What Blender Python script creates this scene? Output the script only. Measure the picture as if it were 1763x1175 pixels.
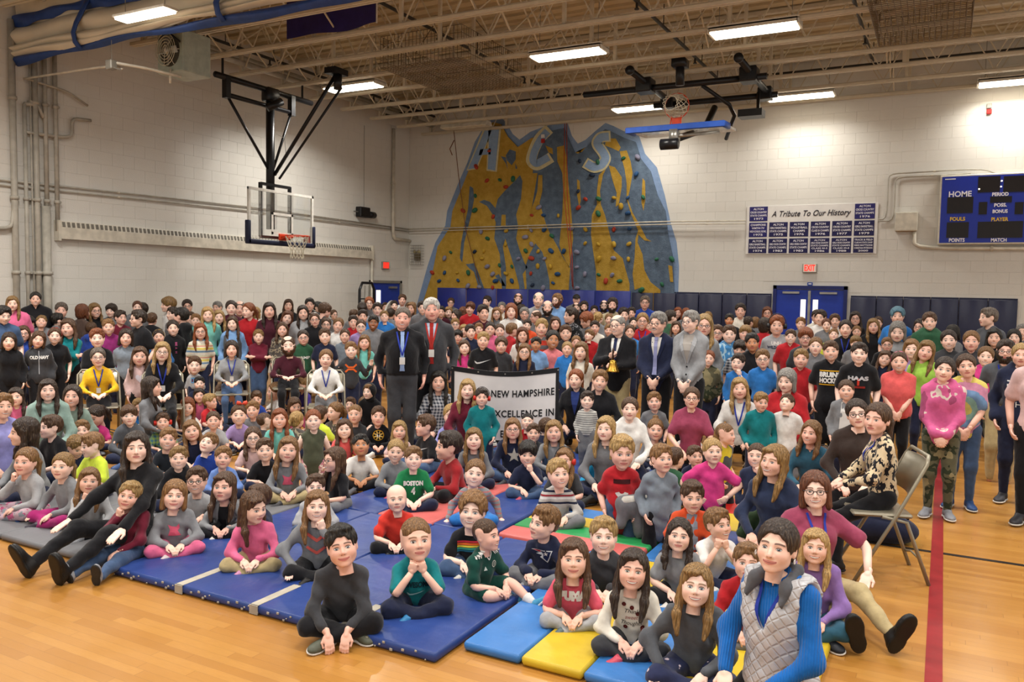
import bpy, bmesh, math, random, mathutils
import numpy as np
from mathutils.bvhtree import BVHTree
for _o in list(bpy.data.objects): bpy.data.objects.remove(_o)
SC = bpy.context.scene
COL = SC.collection
# ---------------------------------------------------------------- camera, world, lights, exposure
def _camera():
    F, PT, RO, YW, H = 1400.0, .0650, .0176, .487, 1.80
    cd = bpy.data.cameras.new('camera'); co = bpy.data.objects.new('camera', cd); COL.objects.link(co)
    cd.sensor_width = 36; cd.lens = F / 1763 * 36; cd.clip_end = 100; cd.clip_start = .05
    cy, sy = math.cos(YW), math.sin(YW); V = mathutils.Vector
    f0, r0, u0 = V((-sy, cy, 0)), V((cy, sy, 0)), V((0, 0, 1))
    f = f0 * math.cos(PT) - u0 * math.sin(PT); u = u0 * math.cos(PT) + f0 * math.sin(PT)
    r = r0 * math.cos(RO) + u * math.sin(RO); u2 = -r0 * math.sin(RO) + u * math.cos(RO)
    m = mathutils.Matrix((r, u2, -f)).transposed().to_4x4(); m.translation = (0, 0, H); co.matrix_world = m
    SC.camera = co
_camera()
SC.view_settings.view_transform = 'Standard'; SC.view_settings.look = 'None'
SC.view_settings.gamma = 1.0; SC.view_settings.use_curve_mapping = False
SC.view_settings.exposure = -0.05
SC.render.film_transparent = False
_w = bpy.data.worlds.new('ambient_fill'); SC.world = _w; _w.use_nodes = True
_w.node_tree.nodes['Background'].inputs[0].default_value = (1.0, .97, .92, 1)
_w.node_tree.nodes['Background'].inputs[1].default_value = .72  # even ambient fill added through the open sides, not a lamp of the hall
LIGHT_SPOTS = [(-5.37, 11.85), (-2.52, 11.85), (-9.85, 12.15), (-5.55, 15.9), (-2.55, 16.15), (.95, 16.5),
               (-8.7, 5.4), (-5.4, 7.6), (-2.5, 7.6), (.6, 7.6), (-8.9, 3.4), (-5.4, 3.4), (-2.5, 3.4), (.6, 3.4), (-5.4, -.8), (-2.5, -.8), (.6, -.8), (3.6, 3.4), (3.6, 7.6), (3.6, 11.85)]
LIGHT_Z = 5.75
for _i, (_x, _y) in enumerate(LIGHT_SPOTS):
    _l = bpy.data.lights.new('tube_light', 'AREA'); _l.shape = 'RECTANGLE'; _l.size = 1.15; _l.size_y = .26
    _l.energy = 40 if _i in (3, 4, 5) else (150 if _i in (2, 6, 10) else 88); _l.color = (1.0, .97, .915); _l.spread = math.radians(150)
    _lo = bpy.data.objects.new('tube_light', _l); COL.objects.link(_lo); _lo.location = (_x, _y, LIGHT_Z - .34)
# ---------------------------------------------------------------- materials
MATS = {}
def new_mat(name, rough=0.6, spec=0.3, metal=0.0):
    m = bpy.data.materials.new(name); m.use_nodes = True
    nt = m.node_tree; b = nt.nodes['Principled BSDF']
    b.inputs['Roughness'].default_value = rough
    b.inputs['Specular IOR Level'].default_value = spec
    b.inputs['Metallic'].default_value = metal
    return m, nt, b
class E_:
    """small arithmetic wrapper round shader math nodes"""
    def __init__(s, nt, v): s.nt = nt; s.v = v
    def _op(s, op, *o):
        n = s.nt.nodes.new('ShaderNodeMath'); n.operation = op
        for i, x in enumerate((s,) + o):
            x = x.v if isinstance(x, E_) else x
            if isinstance(x, (int, float)): n.inputs[i].default_value = x
            else: s.nt.links.new(x, n.inputs[i])
        return E_(s.nt, n.outputs[0])
    def __add__(s, o): return s._op('ADD', o)
    def __sub__(s, o): return s._op('SUBTRACT', o)
    def __rsub__(s, o): return E_(s.nt, float(o))._op('SUBTRACT', s)
    def __mul__(s, o): return s._op('MULTIPLY', o)
    __radd__ = __add__; __rmul__ = __mul__
    def __truediv__(s, o): return s._op('DIVIDE', o)
    def abs(s): return s._op('ABSOLUTE')
    def sqrt(s): return s._op('SQRT')
    def sin(s): return s._op('SINE')
    def frac(s): return s._op('FRACT')
    def lt(s, o): return s._op('LESS_THAN', o)
    def gt(s, o): return s._op('GREATER_THAN', o)
    def min(s, o): return s._op('MINIMUM', o)
    def max(s, o): return s._op('MAXIMUM', o)
    def ramp(s, a, b):
        n = s.nt.nodes.new('ShaderNodeMapRange'); n.interpolation_type = 'SMOOTHSTEP'
        s.nt.links.new(s.v, n.inputs['Value'])
        n.inputs['From Min'].default_value = a; n.inputs['From Max'].default_value = b
        return E_(s.nt, n.outputs[0])
def mixc(nt, f, a, b):
    n = nt.nodes.new('ShaderNodeMix'); n.data_type = 'RGBA'
    for s, x in ((n.inputs[0], f), (n.inputs[6], a), (n.inputs[7], b)):
        x = x.v if isinstance(x, E_) else x
        if isinstance(x, (int, float)): s.default_value = x
        elif isinstance(x, tuple): s.default_value = x if len(x) == 4 else (*x, 1)
        else: nt.links.new(x, s)
    return n.outputs[2]
def node(nt, kind, **kw):
    n = nt.nodes.new(kind)
    for k, v in kw.items(): setattr(n, k, v)
    return n
def noise(nt, scale, vec=None, detail=3.0, rough=0.5):
    n = node(nt, 'ShaderNodeTexNoise'); n.inputs['Scale'].default_value = scale
    n.inputs['Detail'].default_value = detail; n.inputs['Roughness'].default_value = rough
    if vec is not None: nt.links.new(vec, n.inputs['Vector'])
    return E_(nt, n.outputs[0])
def coords(nt, kind='Object', scale=None):
    t = node(nt, 'ShaderNodeTexCoord').outputs[kind]
    if scale is None: return t
    m = node(nt, 'ShaderNodeMapping'); nt.links.new(t, m.inputs[0]); m.inputs['Scale'].default_value = scale
    return m.outputs[0]
def bump(nt, b, h, strength=0.3, dist=0.01):
    n = node(nt, 'ShaderNodeBump'); n.inputs['Strength'].default_value = strength; n.inputs['Distance'].default_value = dist
    nt.links.new(h.v if isinstance(h, E_) else h, n.inputs['Height']); nt.links.new(n.outputs[0], b.inputs['Normal'])
def xyz(nt, vec):
    n = node(nt, 'ShaderNodeSeparateXYZ'); nt.links.new(vec, n.inputs[0])
    return [E_(nt, o) for o in n.outputs]
def srgb(h):
    h = h.lstrip('#'); c = [int(h[i:i+2], 16) / 255 for i in (0, 2, 4)]
    return tuple(x / 12.92 if x <= .04045 else ((x + .055) / 1.055) ** 2.4 for x in c)
def objcol(nt): return node(nt, 'ShaderNodeObjectInfo').outputs['Color']
def plain(name, col, rough=0.6, spec=0.3, metal=0.0, var=0.12, scale=8.0, bmp=0.0):
    if name in MATS: return MATS[name]
    m, nt, b = new_mat(name, rough, spec, metal)
    c = srgb(col) if isinstance(col, str) else col
    n = noise(nt, scale, coords(nt))
    dk = tuple(x * (1 - var) for x in c); lt = tuple(min(1, x * (1 + var)) for x in c)
    nt.links.new(mixc(nt, n.ramp(.3, .7), dk, lt), b.inputs['Base Color'])
    if bmp: bump(nt, b, noise(nt, scale * 6, coords(nt)), bmp, .01)
    MATS[name] = m; return m
def emit(name, col, strength):
    if name in MATS: return MATS[name]
    m, nt, b = new_mat(name)
    c = srgb(col) if isinstance(col, str) else col
    b.inputs['Base Color'].default_value = (*c, 1); b.inputs['Emission Color'].default_value = (*c, 1)
    b.inputs['Emission Strength'].default_value = strength
    MATS[name] = m; return m

def mat_skin():
    m, nt, b = new_mat('skin', .48, .35)
    at = node(nt, 'ShaderNodeAttribute', attribute_name='hc'); x, y, z = xyz(nt, at.outputs['Vector'])
    def prop(k):
        a = node(nt, 'ShaderNodeAttribute', attribute_type='OBJECT', attribute_name=k); return a
    smile = E_(nt, prop('smile').outputs['Fac']); teeth = E_(nt, prop('teeth').outputs['Fac'])
    hairc = prop('brow').outputs['Color']; eyec = prop('eye').outputs['Color']
    front = y.lt(-.05)
    ax = x.abs()
    base = objcol(nt)
    # warm cheeks, nose and ears
    d2 = ((ax - .20) * (ax - .20) + (z + .13) * (z + .13)).sqrt()
    blush = (1 - d2.ramp(.02, .16)) * .38
    nose = 1 - ((x * x + (z + .14) * (z + .14)).sqrt()).ramp(.01, .09)
    blush = blush.max(nose * .35) * front
    mt = mixc(nt, E_(nt, .5), base, (.66, .20, .15))
    col = mixc(nt, blush, base, mt)
    mott = noise(nt, 9, at.outputs['Vector'])
    col = mixc(nt, mott.ramp(.35, .75) * .10, col, mt)
    # eyes
    grown = E_(nt, prop('grown').outputs['Fac'])
    ex = (ax - .135) / (.066 - grown * .012); ez = (z + .03) / (.031 - smile * .008 - grown * .006)
    e2 = ex * ex + ez * ez
    lid = (ex * ex + ((z + .022) / (.044 - grown * .008)) * ((z + .022) / (.044 - grown * .008))).lt(1.15) * front
    col = mixc(nt, lid * .75, col, (.035, .018, .012))
    col = mixc(nt, e2.lt(1.0) * front, col, (.55, .53, .51))
    r = ((ax - .135) * (ax - .135) + (z + .028) * (z + .028)).sqrt()
    col = mixc(nt, e2.lt(1.0) * r.lt(.029) * front, col, eyec)
    col = mixc(nt, e2.lt(1.0) * r.lt(.016) * front, col, (.006, .006, .006))
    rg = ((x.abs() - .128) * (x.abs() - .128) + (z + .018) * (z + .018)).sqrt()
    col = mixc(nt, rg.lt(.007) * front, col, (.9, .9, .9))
    # brows
    bz = z - .078 + (ax - .12) * (ax - .12) * 2.2
    brow = (1 - (bz.abs() / .021).ramp(.5, 1.2)) * (1 - ((ax - .14).abs() / .10).ramp(.75, 1.05)) * front
    col = mixc(nt, brow * .8, col, hairc)
    # mouth
    mw = .098 + smile * .042
    mx = x / mw
    zc = z + .285 + smile * .012 - (mx * mx) * (smile * .034)
    prof = (1 - mx * mx).max(0.0)
    lipw = .018 + prof * .027
    lips = (1 - (zc.abs() / lipw).ramp(.75, 1.1)) * mx.abs().lt(1.0) * front
    lipc = mixc(nt, E_(nt, .68), base, (.46, .07, .08))
    col = mixc(nt, lips, col, lipc)
    op = .004 + teeth * prof * .019
    inm = zc.abs().lt(op) * mx.abs().lt(.98) * front
    col = mixc(nt, inm, col, (.10, .025, .022))
    tt = (zc - .002).abs().lt(op * .78) * mx.abs().lt(.86) * teeth.gt(.3) * front
    col = mixc(nt, tt, col, (.74, .70, .64))
    nos = (((ax - .036) * (ax - .036) * .5 + (z + .185) * (z + .185)).sqrt()).lt(.012) * y.lt(-.38)  # nostril shading painted in as two dark spots
    col = mixc(nt, nos * .6, col, (.12, .03, .02))
    nt.links.new(col, b.inputs['Base Color'])
    b.inputs['Subsurface Weight'].default_value = 0.0
    return m
def mat_hair():
    m, nt, b = new_mat('hair', .42, .4)
    base = objcol(nt)
    n = noise(nt, 26, coords(nt, 'Object', (1, 1, .12)), 4)
    n2 = noise(nt, 5, coords(nt, 'Object', (1, 1, .5)))
    dk = mixc(nt, E_(nt, .62), base, (.004, .003, .002)); lt = mixc(nt, E_(nt, .22), base, (.9, .75, .5))
    c = mixc(nt, n.ramp(.3, .7), dk, base); c = mixc(nt, (n.ramp(.5, .8) * n2.ramp(.35, .7)), c, lt)
    nt.links.new(c, b.inputs['Base Color']); bump(nt, b, n, .5, .04)
    return m
def mat_cloth(name, fn=None, rough=.85):
    if name in MATS: return MATS[name]
    m, nt, b = new_mat(name, rough, .15)
    base = objcol(nt)
    n = noise(nt, 14, coords(nt), 4, .6)
    f = noise(nt, 420, coords(nt), 1)
    if fn: base = fn(nt, base)
    dk = mixc(nt, E_(nt, .22), base, (0, 0, 0))
    c = mixc(nt, n.ramp(.3, .7), dk, base)
    nt.links.new(c, b.inputs['Base Color'])
    w = noise(nt, 18, coords(nt, 'Object', (1, 1, .6)), 2, .4)
    bump(nt, b, w * 1.0 + f * .05, .35, .03)
    try:
        b.inputs['Sheen Weight'].default_value = .15
    except Exception: pass
    MATS[name] = m; return m
def pat_stripes(period, duty, col, lo=-9, hi=9):
    def fn(nt, base):
        x, y, z = xyz(nt, coords(nt)); s = (z / period).frac().lt(duty) * z.gt(lo) * z.lt(hi)
        return mixc(nt, s, base, srgb(col))
    return fn
def pat_multi(period, cols):
    def fn(nt, base):
        x, y, z = xyz(nt, coords(nt)); f = (z / period).frac(); c = base
        for a, b_, col in cols: c = mixc(nt, f.gt(a) * f.lt(b_), c, srgb(col))
        return c
    return fn
def pat_blobs(scale, lo, hi, col, st=(1, 1, 1), col2=None):
    def fn(nt, base):
        v = coords(nt, 'Object', st); n = noise(nt, scale, v, 2, .55)
        c = mixc(nt, n.gt(lo) * n.lt(hi), base, srgb(col))
        if col2: c = mixc(nt, noise(nt, scale * .8, coords(nt, 'Object', (st[0], st[1] * 1.1, st[2] * .9)), 2).gt(.58), c, srgb(col2))
        return c
    return fn
def pat_dots(scale, r, col):
    def fn(nt, base):
        v = node(nt, 'ShaderNodeTexVoronoi'); v.inputs['Scale'].default_value = scale; nt.links.new(coords(nt), v.inputs['Vector'])
        return mixc(nt, E_(nt, v.outputs['Distance']).lt(r), base, srgb(col))
    return fn
def pat_plaid(p, col):
    def fn(nt, base):
        x, y, z = xyz(nt, coords(nt)); a = ((x + y * .7) / p).frac().lt(.5); b_ = (z / p).frac().lt(.5)
        return mixc(nt, (a + b_) * .5, base, srgb(col))
    return fn
def pat_tie(nt, base):
    x, y, z = xyz(nt, coords(nt)); cz = z - .86
    r = (x * x + cz * cz).sqrt() + noise(nt, 9, coords(nt)) * .10
    c = base
    for a, b_, col in ((.0, .10, '#c9c36e'), (.10, .15, '#86b3a9'), (.15, .21, '#6d8fb5'), (.21, .27, '#c98aa6'), (.27, .34, '#d8c86a'), (.34, .40, '#d99a8e'), (.40, .6, '#e0c860')):
        c = mixc(nt, r.gt(a) * r.lt(b_), c, srgb(col))
    return c
def pat_bands(bands):
    def fn(nt, base):
        x, y, z = xyz(nt, coords(nt)); c = base
        for a, b_, col in bands: c = mixc(nt, z.gt(a) * z.lt(b_), c, srgb(col))
        return c
    return fn
def pat_center(hw, col, also=None):
    def fn(nt, base):
        x, y, z = xyz(nt, coords(nt)); c = srgb(col)
        inner = also(nt, E_(nt, 0).v) if False else None
        body = mixc(nt, E_(nt, 0.0), c, c)
        if also: body = also(nt, body)
        return mixc(nt, x.abs().lt(hw), base, body)
    return fn

# ---------------------------------------------------------------- signed distance surfaces
f4 = np.float32
def smin(a, b, k):
    if k <= 0: return np.minimum(a, b)
    h = np.maximum(k - np.abs(a - b), 0) / k
    return np.minimum(a, b) - h * h * (k * .25)
def smax(a, b, k): return -smin(-a, -b, k)
def d_cone(X, Y, Z, a, b, ra, rb):
    a = np.asarray(a, float); b = np.asarray(b, float); ba = b - a; L = float(ba @ ba) + 1e-12
    px, py, pz = X - f4(a[0]), Y - f4(a[1]), Z - f4(a[2])
    t = np.clip((px * f4(ba[0]) + py * f4(ba[1]) + pz * f4(ba[2])) / f4(L), 0, 1)
    dx, dy, dz = px - t * f4(ba[0]), py - t * f4(ba[1]), pz - t * f4(ba[2])
    return np.sqrt(dx * dx + dy * dy + dz * dz) - (f4(ra) + t * f4(rb - ra))
def d_ell(X, Y, Z, c, r, R=None):
    px, py, pz = X - f4(c[0]), Y - f4(c[1]), Z - f4(c[2])
    if R is not None:
        px, py, pz = (px * f4(R[0][0]) + py * f4(R[1][0]) + pz * f4(R[2][0]), px * f4(R[0][1]) + py * f4(R[1][1]) + pz * f4(R[2][1]),
                      px * f4(R[0][2]) + py * f4(R[1][2]) + pz * f4(R[2][2]))
    ax, ay, az = px / f4(r[0]), py / f4(r[1]), pz / f4(r[2])
    k0 = np.sqrt(ax * ax + ay * ay + az * az)
    ax, ay, az = ax / f4(r[0]), ay / f4(r[1]), az / f4(r[2])
    k1 = np.sqrt(ax * ax + ay * ay + az * az) + f4(1e-6)
    return k0 * (k0 - 1) / k1
def axes_of(lo, hi, v):
    return [np.arange(lo[i], hi[i] + v, v, dtype=f4) for i in range(3)]
def nets(D, org, v):
    S = D < 0
    c = np.zeros(tuple(n - 1 for n in D.shape), np.int8)
    offs = [(i, j, k) for i in (0, 1) for j in (0, 1) for k in (0, 1)]
    nx, ny, nz = D.shape
    for i, j, k in offs: c += S[i:nx - 1 + i, j:ny - 1 + j, k:nz - 1 + k]
    ix, iy, iz = np.nonzero((c > 0) & (c < 8))
    if len(ix) == 0: return np.zeros((0, 3)), np.zeros((0, 4), int)
    idx = np.full(c.shape, -1, np.int32); idx[ix, iy, iz] = np.arange(len(ix))
    val = np.stack([D[ix + i, iy + j, iz + k] for i, j, k in offs], 1)
    acc = np.zeros((len(ix), 3)); cnt = np.zeros(len(ix))
    for a in range(8):
        for b in range(a + 1, 8):
            d = np.array(offs[b]) - np.array(offs[a])
            if np.abs(d).sum() != 1: continue
            va, vb = val[:, a], val[:, b]; cr = (va < 0) != (vb < 0)
            t = np.where(cr, va / np.where(cr, va - vb, 1), 0)
            acc += cr[:, None] * (np.array(offs[a]) + t[:, None] * d); cnt += cr
    P = (np.stack([ix, iy, iz], 1) + acc / cnt[:, None]) * v + np.asarray(org)
    F = []
    for ax in range(3):
        u, w = (ax + 1) % 3, (ax + 2) % 3
        sl0 = [slice(None)] * 3; sl1 = [slice(None)] * 3
        sl0[ax] = slice(0, -1); sl1[ax] = slice(1, None)
        for q in (u, w): sl0[q] = slice(1, -1); sl1[q] = slice(1, -1)
        s0, s1 = S[tuple(sl0)], S[tuple(sl1)]
        e = np.argwhere(s0 != s1)
        if len(e) == 0: continue
        flip = s0[tuple(e.T)]
        e[:, u] += 1; e[:, w] += 1
        q = []
        for du, dw in ((-1, -1), (0, -1), (0, 0), (-1, 0)):
            p = e.copy(); p[:, u] += du; p[:, w] += dw; q.append(idx[tuple(p.T)])
        q = np.stack(q, 1)
        q[~flip] = q[~flip][:, ::-1]
        F.append(q)
    return P, np.concatenate(F)
class Sdf:
    """prims blended on a grid, each evaluated only inside its own box"""
    def __init__(s, prims, v, k):
        lo = np.full(3, 1e9); hi = -lo; bx = []
        for p in prims:
            if p[0] == 'c': a, b = np.asarray(p[1]), np.asarray(p[2]); r = max(p[3], p[4]); l, h = np.minimum(a, b) - r, np.maximum(a, b) + r
            else: r = max(p[2]); r3 = np.asarray(p[2]) if len(p) < 4 else np.full(3, r); l, h = np.asarray(p[1]) - r3, np.asarray(p[1]) + r3
            bx.append((l, h)); lo = np.minimum(lo, l); hi = np.maximum(hi, h)
        pad = k * .6 + 2.5 * v
        lo = lo - pad; hi = hi + pad; s.v = v; s.org = lo
        s.ax = axes_of(lo, hi, v); n = [len(a) for a in s.ax]
        s.D = np.full(n, f4(max(.1, k * 2)), f4)
        for p, (l, h) in zip(prims, bx):
            i0 = np.maximum(((l - pad - lo) / v).astype(int), 0); i1 = np.minimum(((h + pad - lo) / v).astype(int) + 2, n)
            X = s.ax[0][i0[0]:i1[0], None, None]; Y = s.ax[1][None, i0[1]:i1[1], None]; Z = s.ax[2][None, None, i0[2]:i1[2]]
            d = d_cone(X, Y, Z, *p[1:5]) if p[0] == 'c' else d_ell(X, Y, Z, *p[1:4])
            sl = tuple(slice(a, b) for a, b in zip(i0, i1)); s.D[sl] = smin(s.D[sl], d, k)
    def xyz(s): return s.ax[0][:, None, None], s.ax[1][None, :, None], s.ax[2][None, None, :]
    def mesh(s): return nets(s.D, s.org, s.v)

# ---------------------------------------------------------------- meshes
def np_mesh(name, V, F, mat, smooth=True, attr=None, tris=None):
    """V (n,3), F (m,4) quads (a repeated last index makes a triangle)"""
    me = bpy.data.meshes.new(name)
    V = np.asarray(V, f4); F = np.asarray(F, np.int32)
    me.vertices.add(len(V)); me.vertices.foreach_set('co', V.ravel())
    k = F.shape[1] if len(F) else 4
    me.loops.add(F.size); me.loops.foreach_set('vertex_index', F.ravel())
    me.polygons.add(len(F)); me.polygons.foreach_set('loop_start', np.arange(0, F.size, k, dtype=np.int32))
    me.polygons.foreach_set('use_smooth', np.full(len(F), smooth))
    if attr is not None:
        a = me.attributes.new('hc', 'FLOAT_VECTOR', 'POINT'); a.data.foreach_set('vector', np.asarray(attr, f4).ravel())
    me.update(calc_edges=True)
    if mat: me.materials.append(mat)
    return me
def link(name, me, parent=None, loc=None, rot=None, color=None):
    o = bpy.data.objects.new(name, me); COL.objects.link(o)
    if parent is not None: o.parent = parent
    if loc is not None: o.location = loc
    if rot is not None: o.rotation_euler = rot
    if color is not None: o.color = (*color[:3], 1)
    return o
def loft(pts, rad, n=10, up=(0, 1, 0)):
    """tube along pts with radii (r or (ru, rv)), caps included; quads"""
    pts = [np.asarray(p, float) for p in pts]; V = []; F = []
    ref = np.asarray(up, float)
    for i, p in enumerate(pts):
        t = (pts[min(i + 1, len(pts) - 1)] - pts[max(i - 1, 0)]); t = t / (np.linalg.norm(t) + 1e-9)
        u = ref - t * (ref @ t)
        if np.linalg.norm(u) < .05: u = np.cross(t, (1, .3, .2))
        u /= np.linalg.norm(u); w = np.cross(t, u); ref = u
        r = rad[i]; ru, rv = (r, r) if np.isscalar(r) else r
        a = np.arange(n) * 2 * np.pi / n
        V.append(p + np.cos(a)[:, None] * u * ru + np.sin(a)[:, None] * w * rv)
    V = np.concatenate(V); m = len(pts)
    for i in range(m - 1):
        for j in range(n):
            F.append((i * n + j, i * n + (j + 1) % n, (i + 1) * n + (j + 1) % n, (i + 1) * n + j))
    V = np.concatenate([V, [pts[0]], [pts[-1]]]); a, b = m * n, m * n + 1
    for j in range(0, n, 2):
        F.append((a, (j + 2) % n, (j + 1) % n, j)); o = (m - 1) * n
        F.append((b, o + j, o + (j + 1) % n, o + (j + 2) % n))
    return V, np.array(F)
def joined(parts):
    V = []; F = []; k = 0
    for v, f in parts: V.append(v); F.append(np.asarray(f) + k); k += len(v)
    return np.concatenate(V), np.concatenate(F)
def bend(a, b, c, n=3, s=.18):
    """polyline a-b-c with the corner at b rounded"""
    a, b, c = (np.asarray(x, float) for x in (a, b, c)); p, q = b + (a - b) * s, b + (c - b) * s
    out = [a, a + (p - a) * .5, p]
    for i in range(1, n): t = i / n; out.append((1 - t) ** 2 * p + 2 * t * (1 - t) * b + t * t * q)
    return out + [q, q + (c - q) * .5, c]
def rotm(yaw=0, pitch=0, roll=0):
    """head turn: yaw about Z, pitch (up positive) about X, roll about Y"""
    cy, sy, cp, sp, cr, sr = math.cos(yaw), math.sin(yaw), math.cos(pitch), math.sin(pitch), math.cos(roll), math.sin(roll)
    Rz = np.array([[cy, -sy, 0], [sy, cy, 0], [0, 0, 1]]); Rx = np.array([[1, 0, 0], [0, cp, sp], [0, -sp, cp]])
    Ry = np.array([[cr, 0, sr], [0, 1, 0], [-sr, 0, cr]])
    return Rz @ Rx @ Ry
def basis(d, n):
    """columns: side, n, -d  (maps local -Z onto d and local +Y onto n)"""
    d = np.asarray(d, float); d = d / np.linalg.norm(d); n = np.asarray(n, float); n = n - d * (n @ d)
    if np.linalg.norm(n) < 1e-3: n = np.cross(d, (.3, .9, .1))
    n = n / np.linalg.norm(n); return np.stack([np.cross(n, -d), n, -d], 1)

# ---------------------------------------------------------------- heads, hair, hands, shoes (built once per kind and detail)
CACHE = {}
def grid(lo, hi, v):
    ax = axes_of(lo, hi, v)
    return ax[0][:, None, None], ax[1][None, :, None], ax[2][None, None, :]
def head_d(X, Y, Z, kind):
    child = kind == 'child'; man = kind == 'man'
    A = np.abs(X)
    d = d_ell(X, Y, Z, (0, .07, .12), (.372 if child else .342, .42, .385))
    d = smin(d, d_ell(X, Y, Z, (0, -.07, -.13), (.322 if child else .288, .33, .355)), .10)
    d = smin(d, d_cone(A, Y, Z, (.19 if not man else .215, -.03, -.27), (.045, -.255, -.40), .09, .085), .10)
    d = smin(d, d_ell(A, Y, Z, (.165, -.235, -.16), (.115, .11, .11)), .09)
    d = smin(d, d_cone(A, Y, Z, (.03, -.345, .055), (.18, -.285, .075), .030, .03), .06 if not man else .05)
    d = smax(d, -d_ell(A, Y, Z, (.135, -.44, -.025), (.10, .10, .052)), .06)
    d = smin(d, d_ell(A, Y, Z, (.135, -.272, -.03), (.075, .075, .062)), .018)
    nl = .0 if child else .025
    d = smin(d, d_cone(X, Y, Z, (0, -.36, .02), (0, -.425 - nl, -.135 - nl), .022, .045 if child else .05), .045)
    d = smin(d, d_ell(A, Y, Z, (.045, -.385, -.155 - nl), (.042, .05, .034)), .03)
    d = smin(d, d_ell(X, Y, Z, (0, -.315, -.285), (.14, .085, .075)), .05)
    d = smin(d, d_cone(X, Y, Z, (-.07, -.365, -.262), (.07, -.365, -.262), .02, .02), .03)
    d = smin(d, d_cone(X, Y, Z, (-.055, -.358, -.308), (.055, -.358, -.308), .024, .024), .03)
    d = smax(d, -d_cone(X, Y, Z, (-.09, -.405, -.285), (.09, -.405, -.285), .014, .014), .02)
    d = smin(d, d_ell(X, Y, Z, (0, -.30, -.42), (.085, .07, .06)), .06)
    e = d_ell(A, Y, Z, (.335, .045, -.055), (.045, .085, .13)); e = smax(e, -d_ell(A, Y, Z, (.39, .01, -.05), (.04, .05, .08)), .03)
    d = smin(d, e, .025)
    nr = .165 if child else (.20 if man else .165)
    d = smin(d, d_cone(X, Y, Z, (0, .075, -.22), (0, .13, -.80), nr, nr * 1.06), .07)
    return d
def head_mesh(kind, v):
    key = ('head', kind, v)
    if key not in CACHE:
        lo = (-.46, -.56, -.72); X, Y, Z = grid(lo, (.46, .58, .58), v)
        V, F = nets(np.broadcast_to(head_d(X, Y, Z, kind), (X.shape[0], Y.shape[1], Z.shape[2])), lo, v)
        CACHE[key] = (V, F)
    return CACHE[key]
def hair_mesh(style, v):
    key = ('hair', style, v)
    if key in CACHE: return CACHE[key]
    lo = (-.66, -.66, -1.75 if style in ('long', 'wavy') else -.85); X, Y, Z = grid(lo, (.66, .95 if style in ('pony', 'bun') else .72, .72), v)
    A = np.abs(X)
    th = {'short': .05, 'buzz': .016, 'mop': .075, 'curly': .10, 'long': .045, 'wavy': .055, 'bob': .06, 'pony': .040, 'bun': .034, 'bald': .012, 'thin': .016, 'cap': .05}[style]
    sk = d_ell(X, Y, Z, (0, .07, .12), (.358 + th * .75, .42 + th, .385 + th))
    if style in ('short', 'mop', 'curly'):
        sk = smin(sk, d_ell(X, Y, Z, (0, .18, -.05), (.30, .30, .28)), .08)
        if style == 'short': sk = smin(sk, d_ell(X, Y, Z, (.05, -.16, .40), (.24, .2, .10)), .08)
        if style == 'mop': sk = smin(sk, d_ell(X, Y, Z, (0, -.12, .27), (.36, .32, .19)), .06)
    cz = {'short': -.13, 'buzz': -.15, 'mop': -.20, 'curly': -.12, 'long': -.10, 'wavy': -.10, 'bob': -.10, 'pony': -.12, 'bun': -.12, 'bald': -.16, 'thin': -.15, 'cap': -.10}[style]
    rz = {'mop': .37, 'short': .40, 'long': .42, 'wavy': .42, 'bob': .38}.get(style, .41)
    fx = {'mop': .285, 'short': .31, 'buzz': .32, 'pony': .325, 'bun': .325}.get(style, .30)
    face = d_ell(X, Y, Z, (0, -.45, cz - .02), (fx, .43, rz))
    under = Z + f4(.30 + 0) - np.clip(Y, -.3, .5) * f4(-.35)   # keeps what is above the nape
    ear = d_ell(A, Y, Z, (.36, .0, -.12), (.12, .17, .20))
    d = smax(sk, -face, .03); d = smax(d, -(Z + f4(.27) + (Y - f4(.2)) * f4(.25) * (Y < .2)), .03)
    if style in ('short', 'buzz', 'bun', 'thin', 'bald', 'curly'): d = smax(d, -ear, .03)
    if style == 'pony': d = smin(smax(d, -d_ell(A, Y, Z, (.38, -.03, -.17), (.10, .12, .12)), .03), smax(d_ell(X, Y, Z, (0, .27, -.20), (.27, .20, .20)), -ear, .03), .06)
    if style == 'mop': d = smax(d, -d_ell(A, Y, Z, (.37, -.02, -.17), (.10, .15, .15)), .03)
    if style in ('bald', 'thin'):
        d = smax(d, -d_ell(X, Y, Z, (0, -.06, .52), (.30 if style == 'bald' else .20, .46 if style == 'bald' else .34, .36 if style == 'bald' else .26)), .05)
    if style in ('long', 'wavy', 'bob'):
        L = {'long': -1.18, 'wavy': -1.05, 'bob': -.44}[style]
        back = d_ell(X, Y, Z, (0, .20, -.12), (.37, .30, .42))
        if L < -.6:
            back = smin(back, d_cone(A, Y, Z, (.16, .30, -.25), (.20, .34, L * .9), .17, .13), .12)
            side = d_cone(A, Y, Z, (.325, -.03, .10), (.36, -.02, -.42), .085, .10)
            side = smin(side, d_cone(A, Y, Z, (.36, -.02, -.42), (.375, -.17, -.75), .10, .11), .08)
            side = smin(side, d_cone(A, Y, Z, (.375, -.17, -.75), (.33, -.27, L), .11, .06), .08)
        else:
            side = d_cone(A, Y, Z, (.33, -.05, .10), (.345, -.06, L), .085, .10)
        lk = smin(back, side, .08)
        lk = smax(lk, -d_ell(X, Y, Z, (0, -.42, cz), (.285, .42, .42)), .03)
        d = smin(d, lk, .05)
    if style == 'long': d = smin(d, smax(d_ell(X, Y, Z, (-.08, -.25, .30), (.24, .15, .11)), -d_ell(X, Y, Z, (.16, -.5, .16), (.24, .3, .2)), .03), .04)
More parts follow.
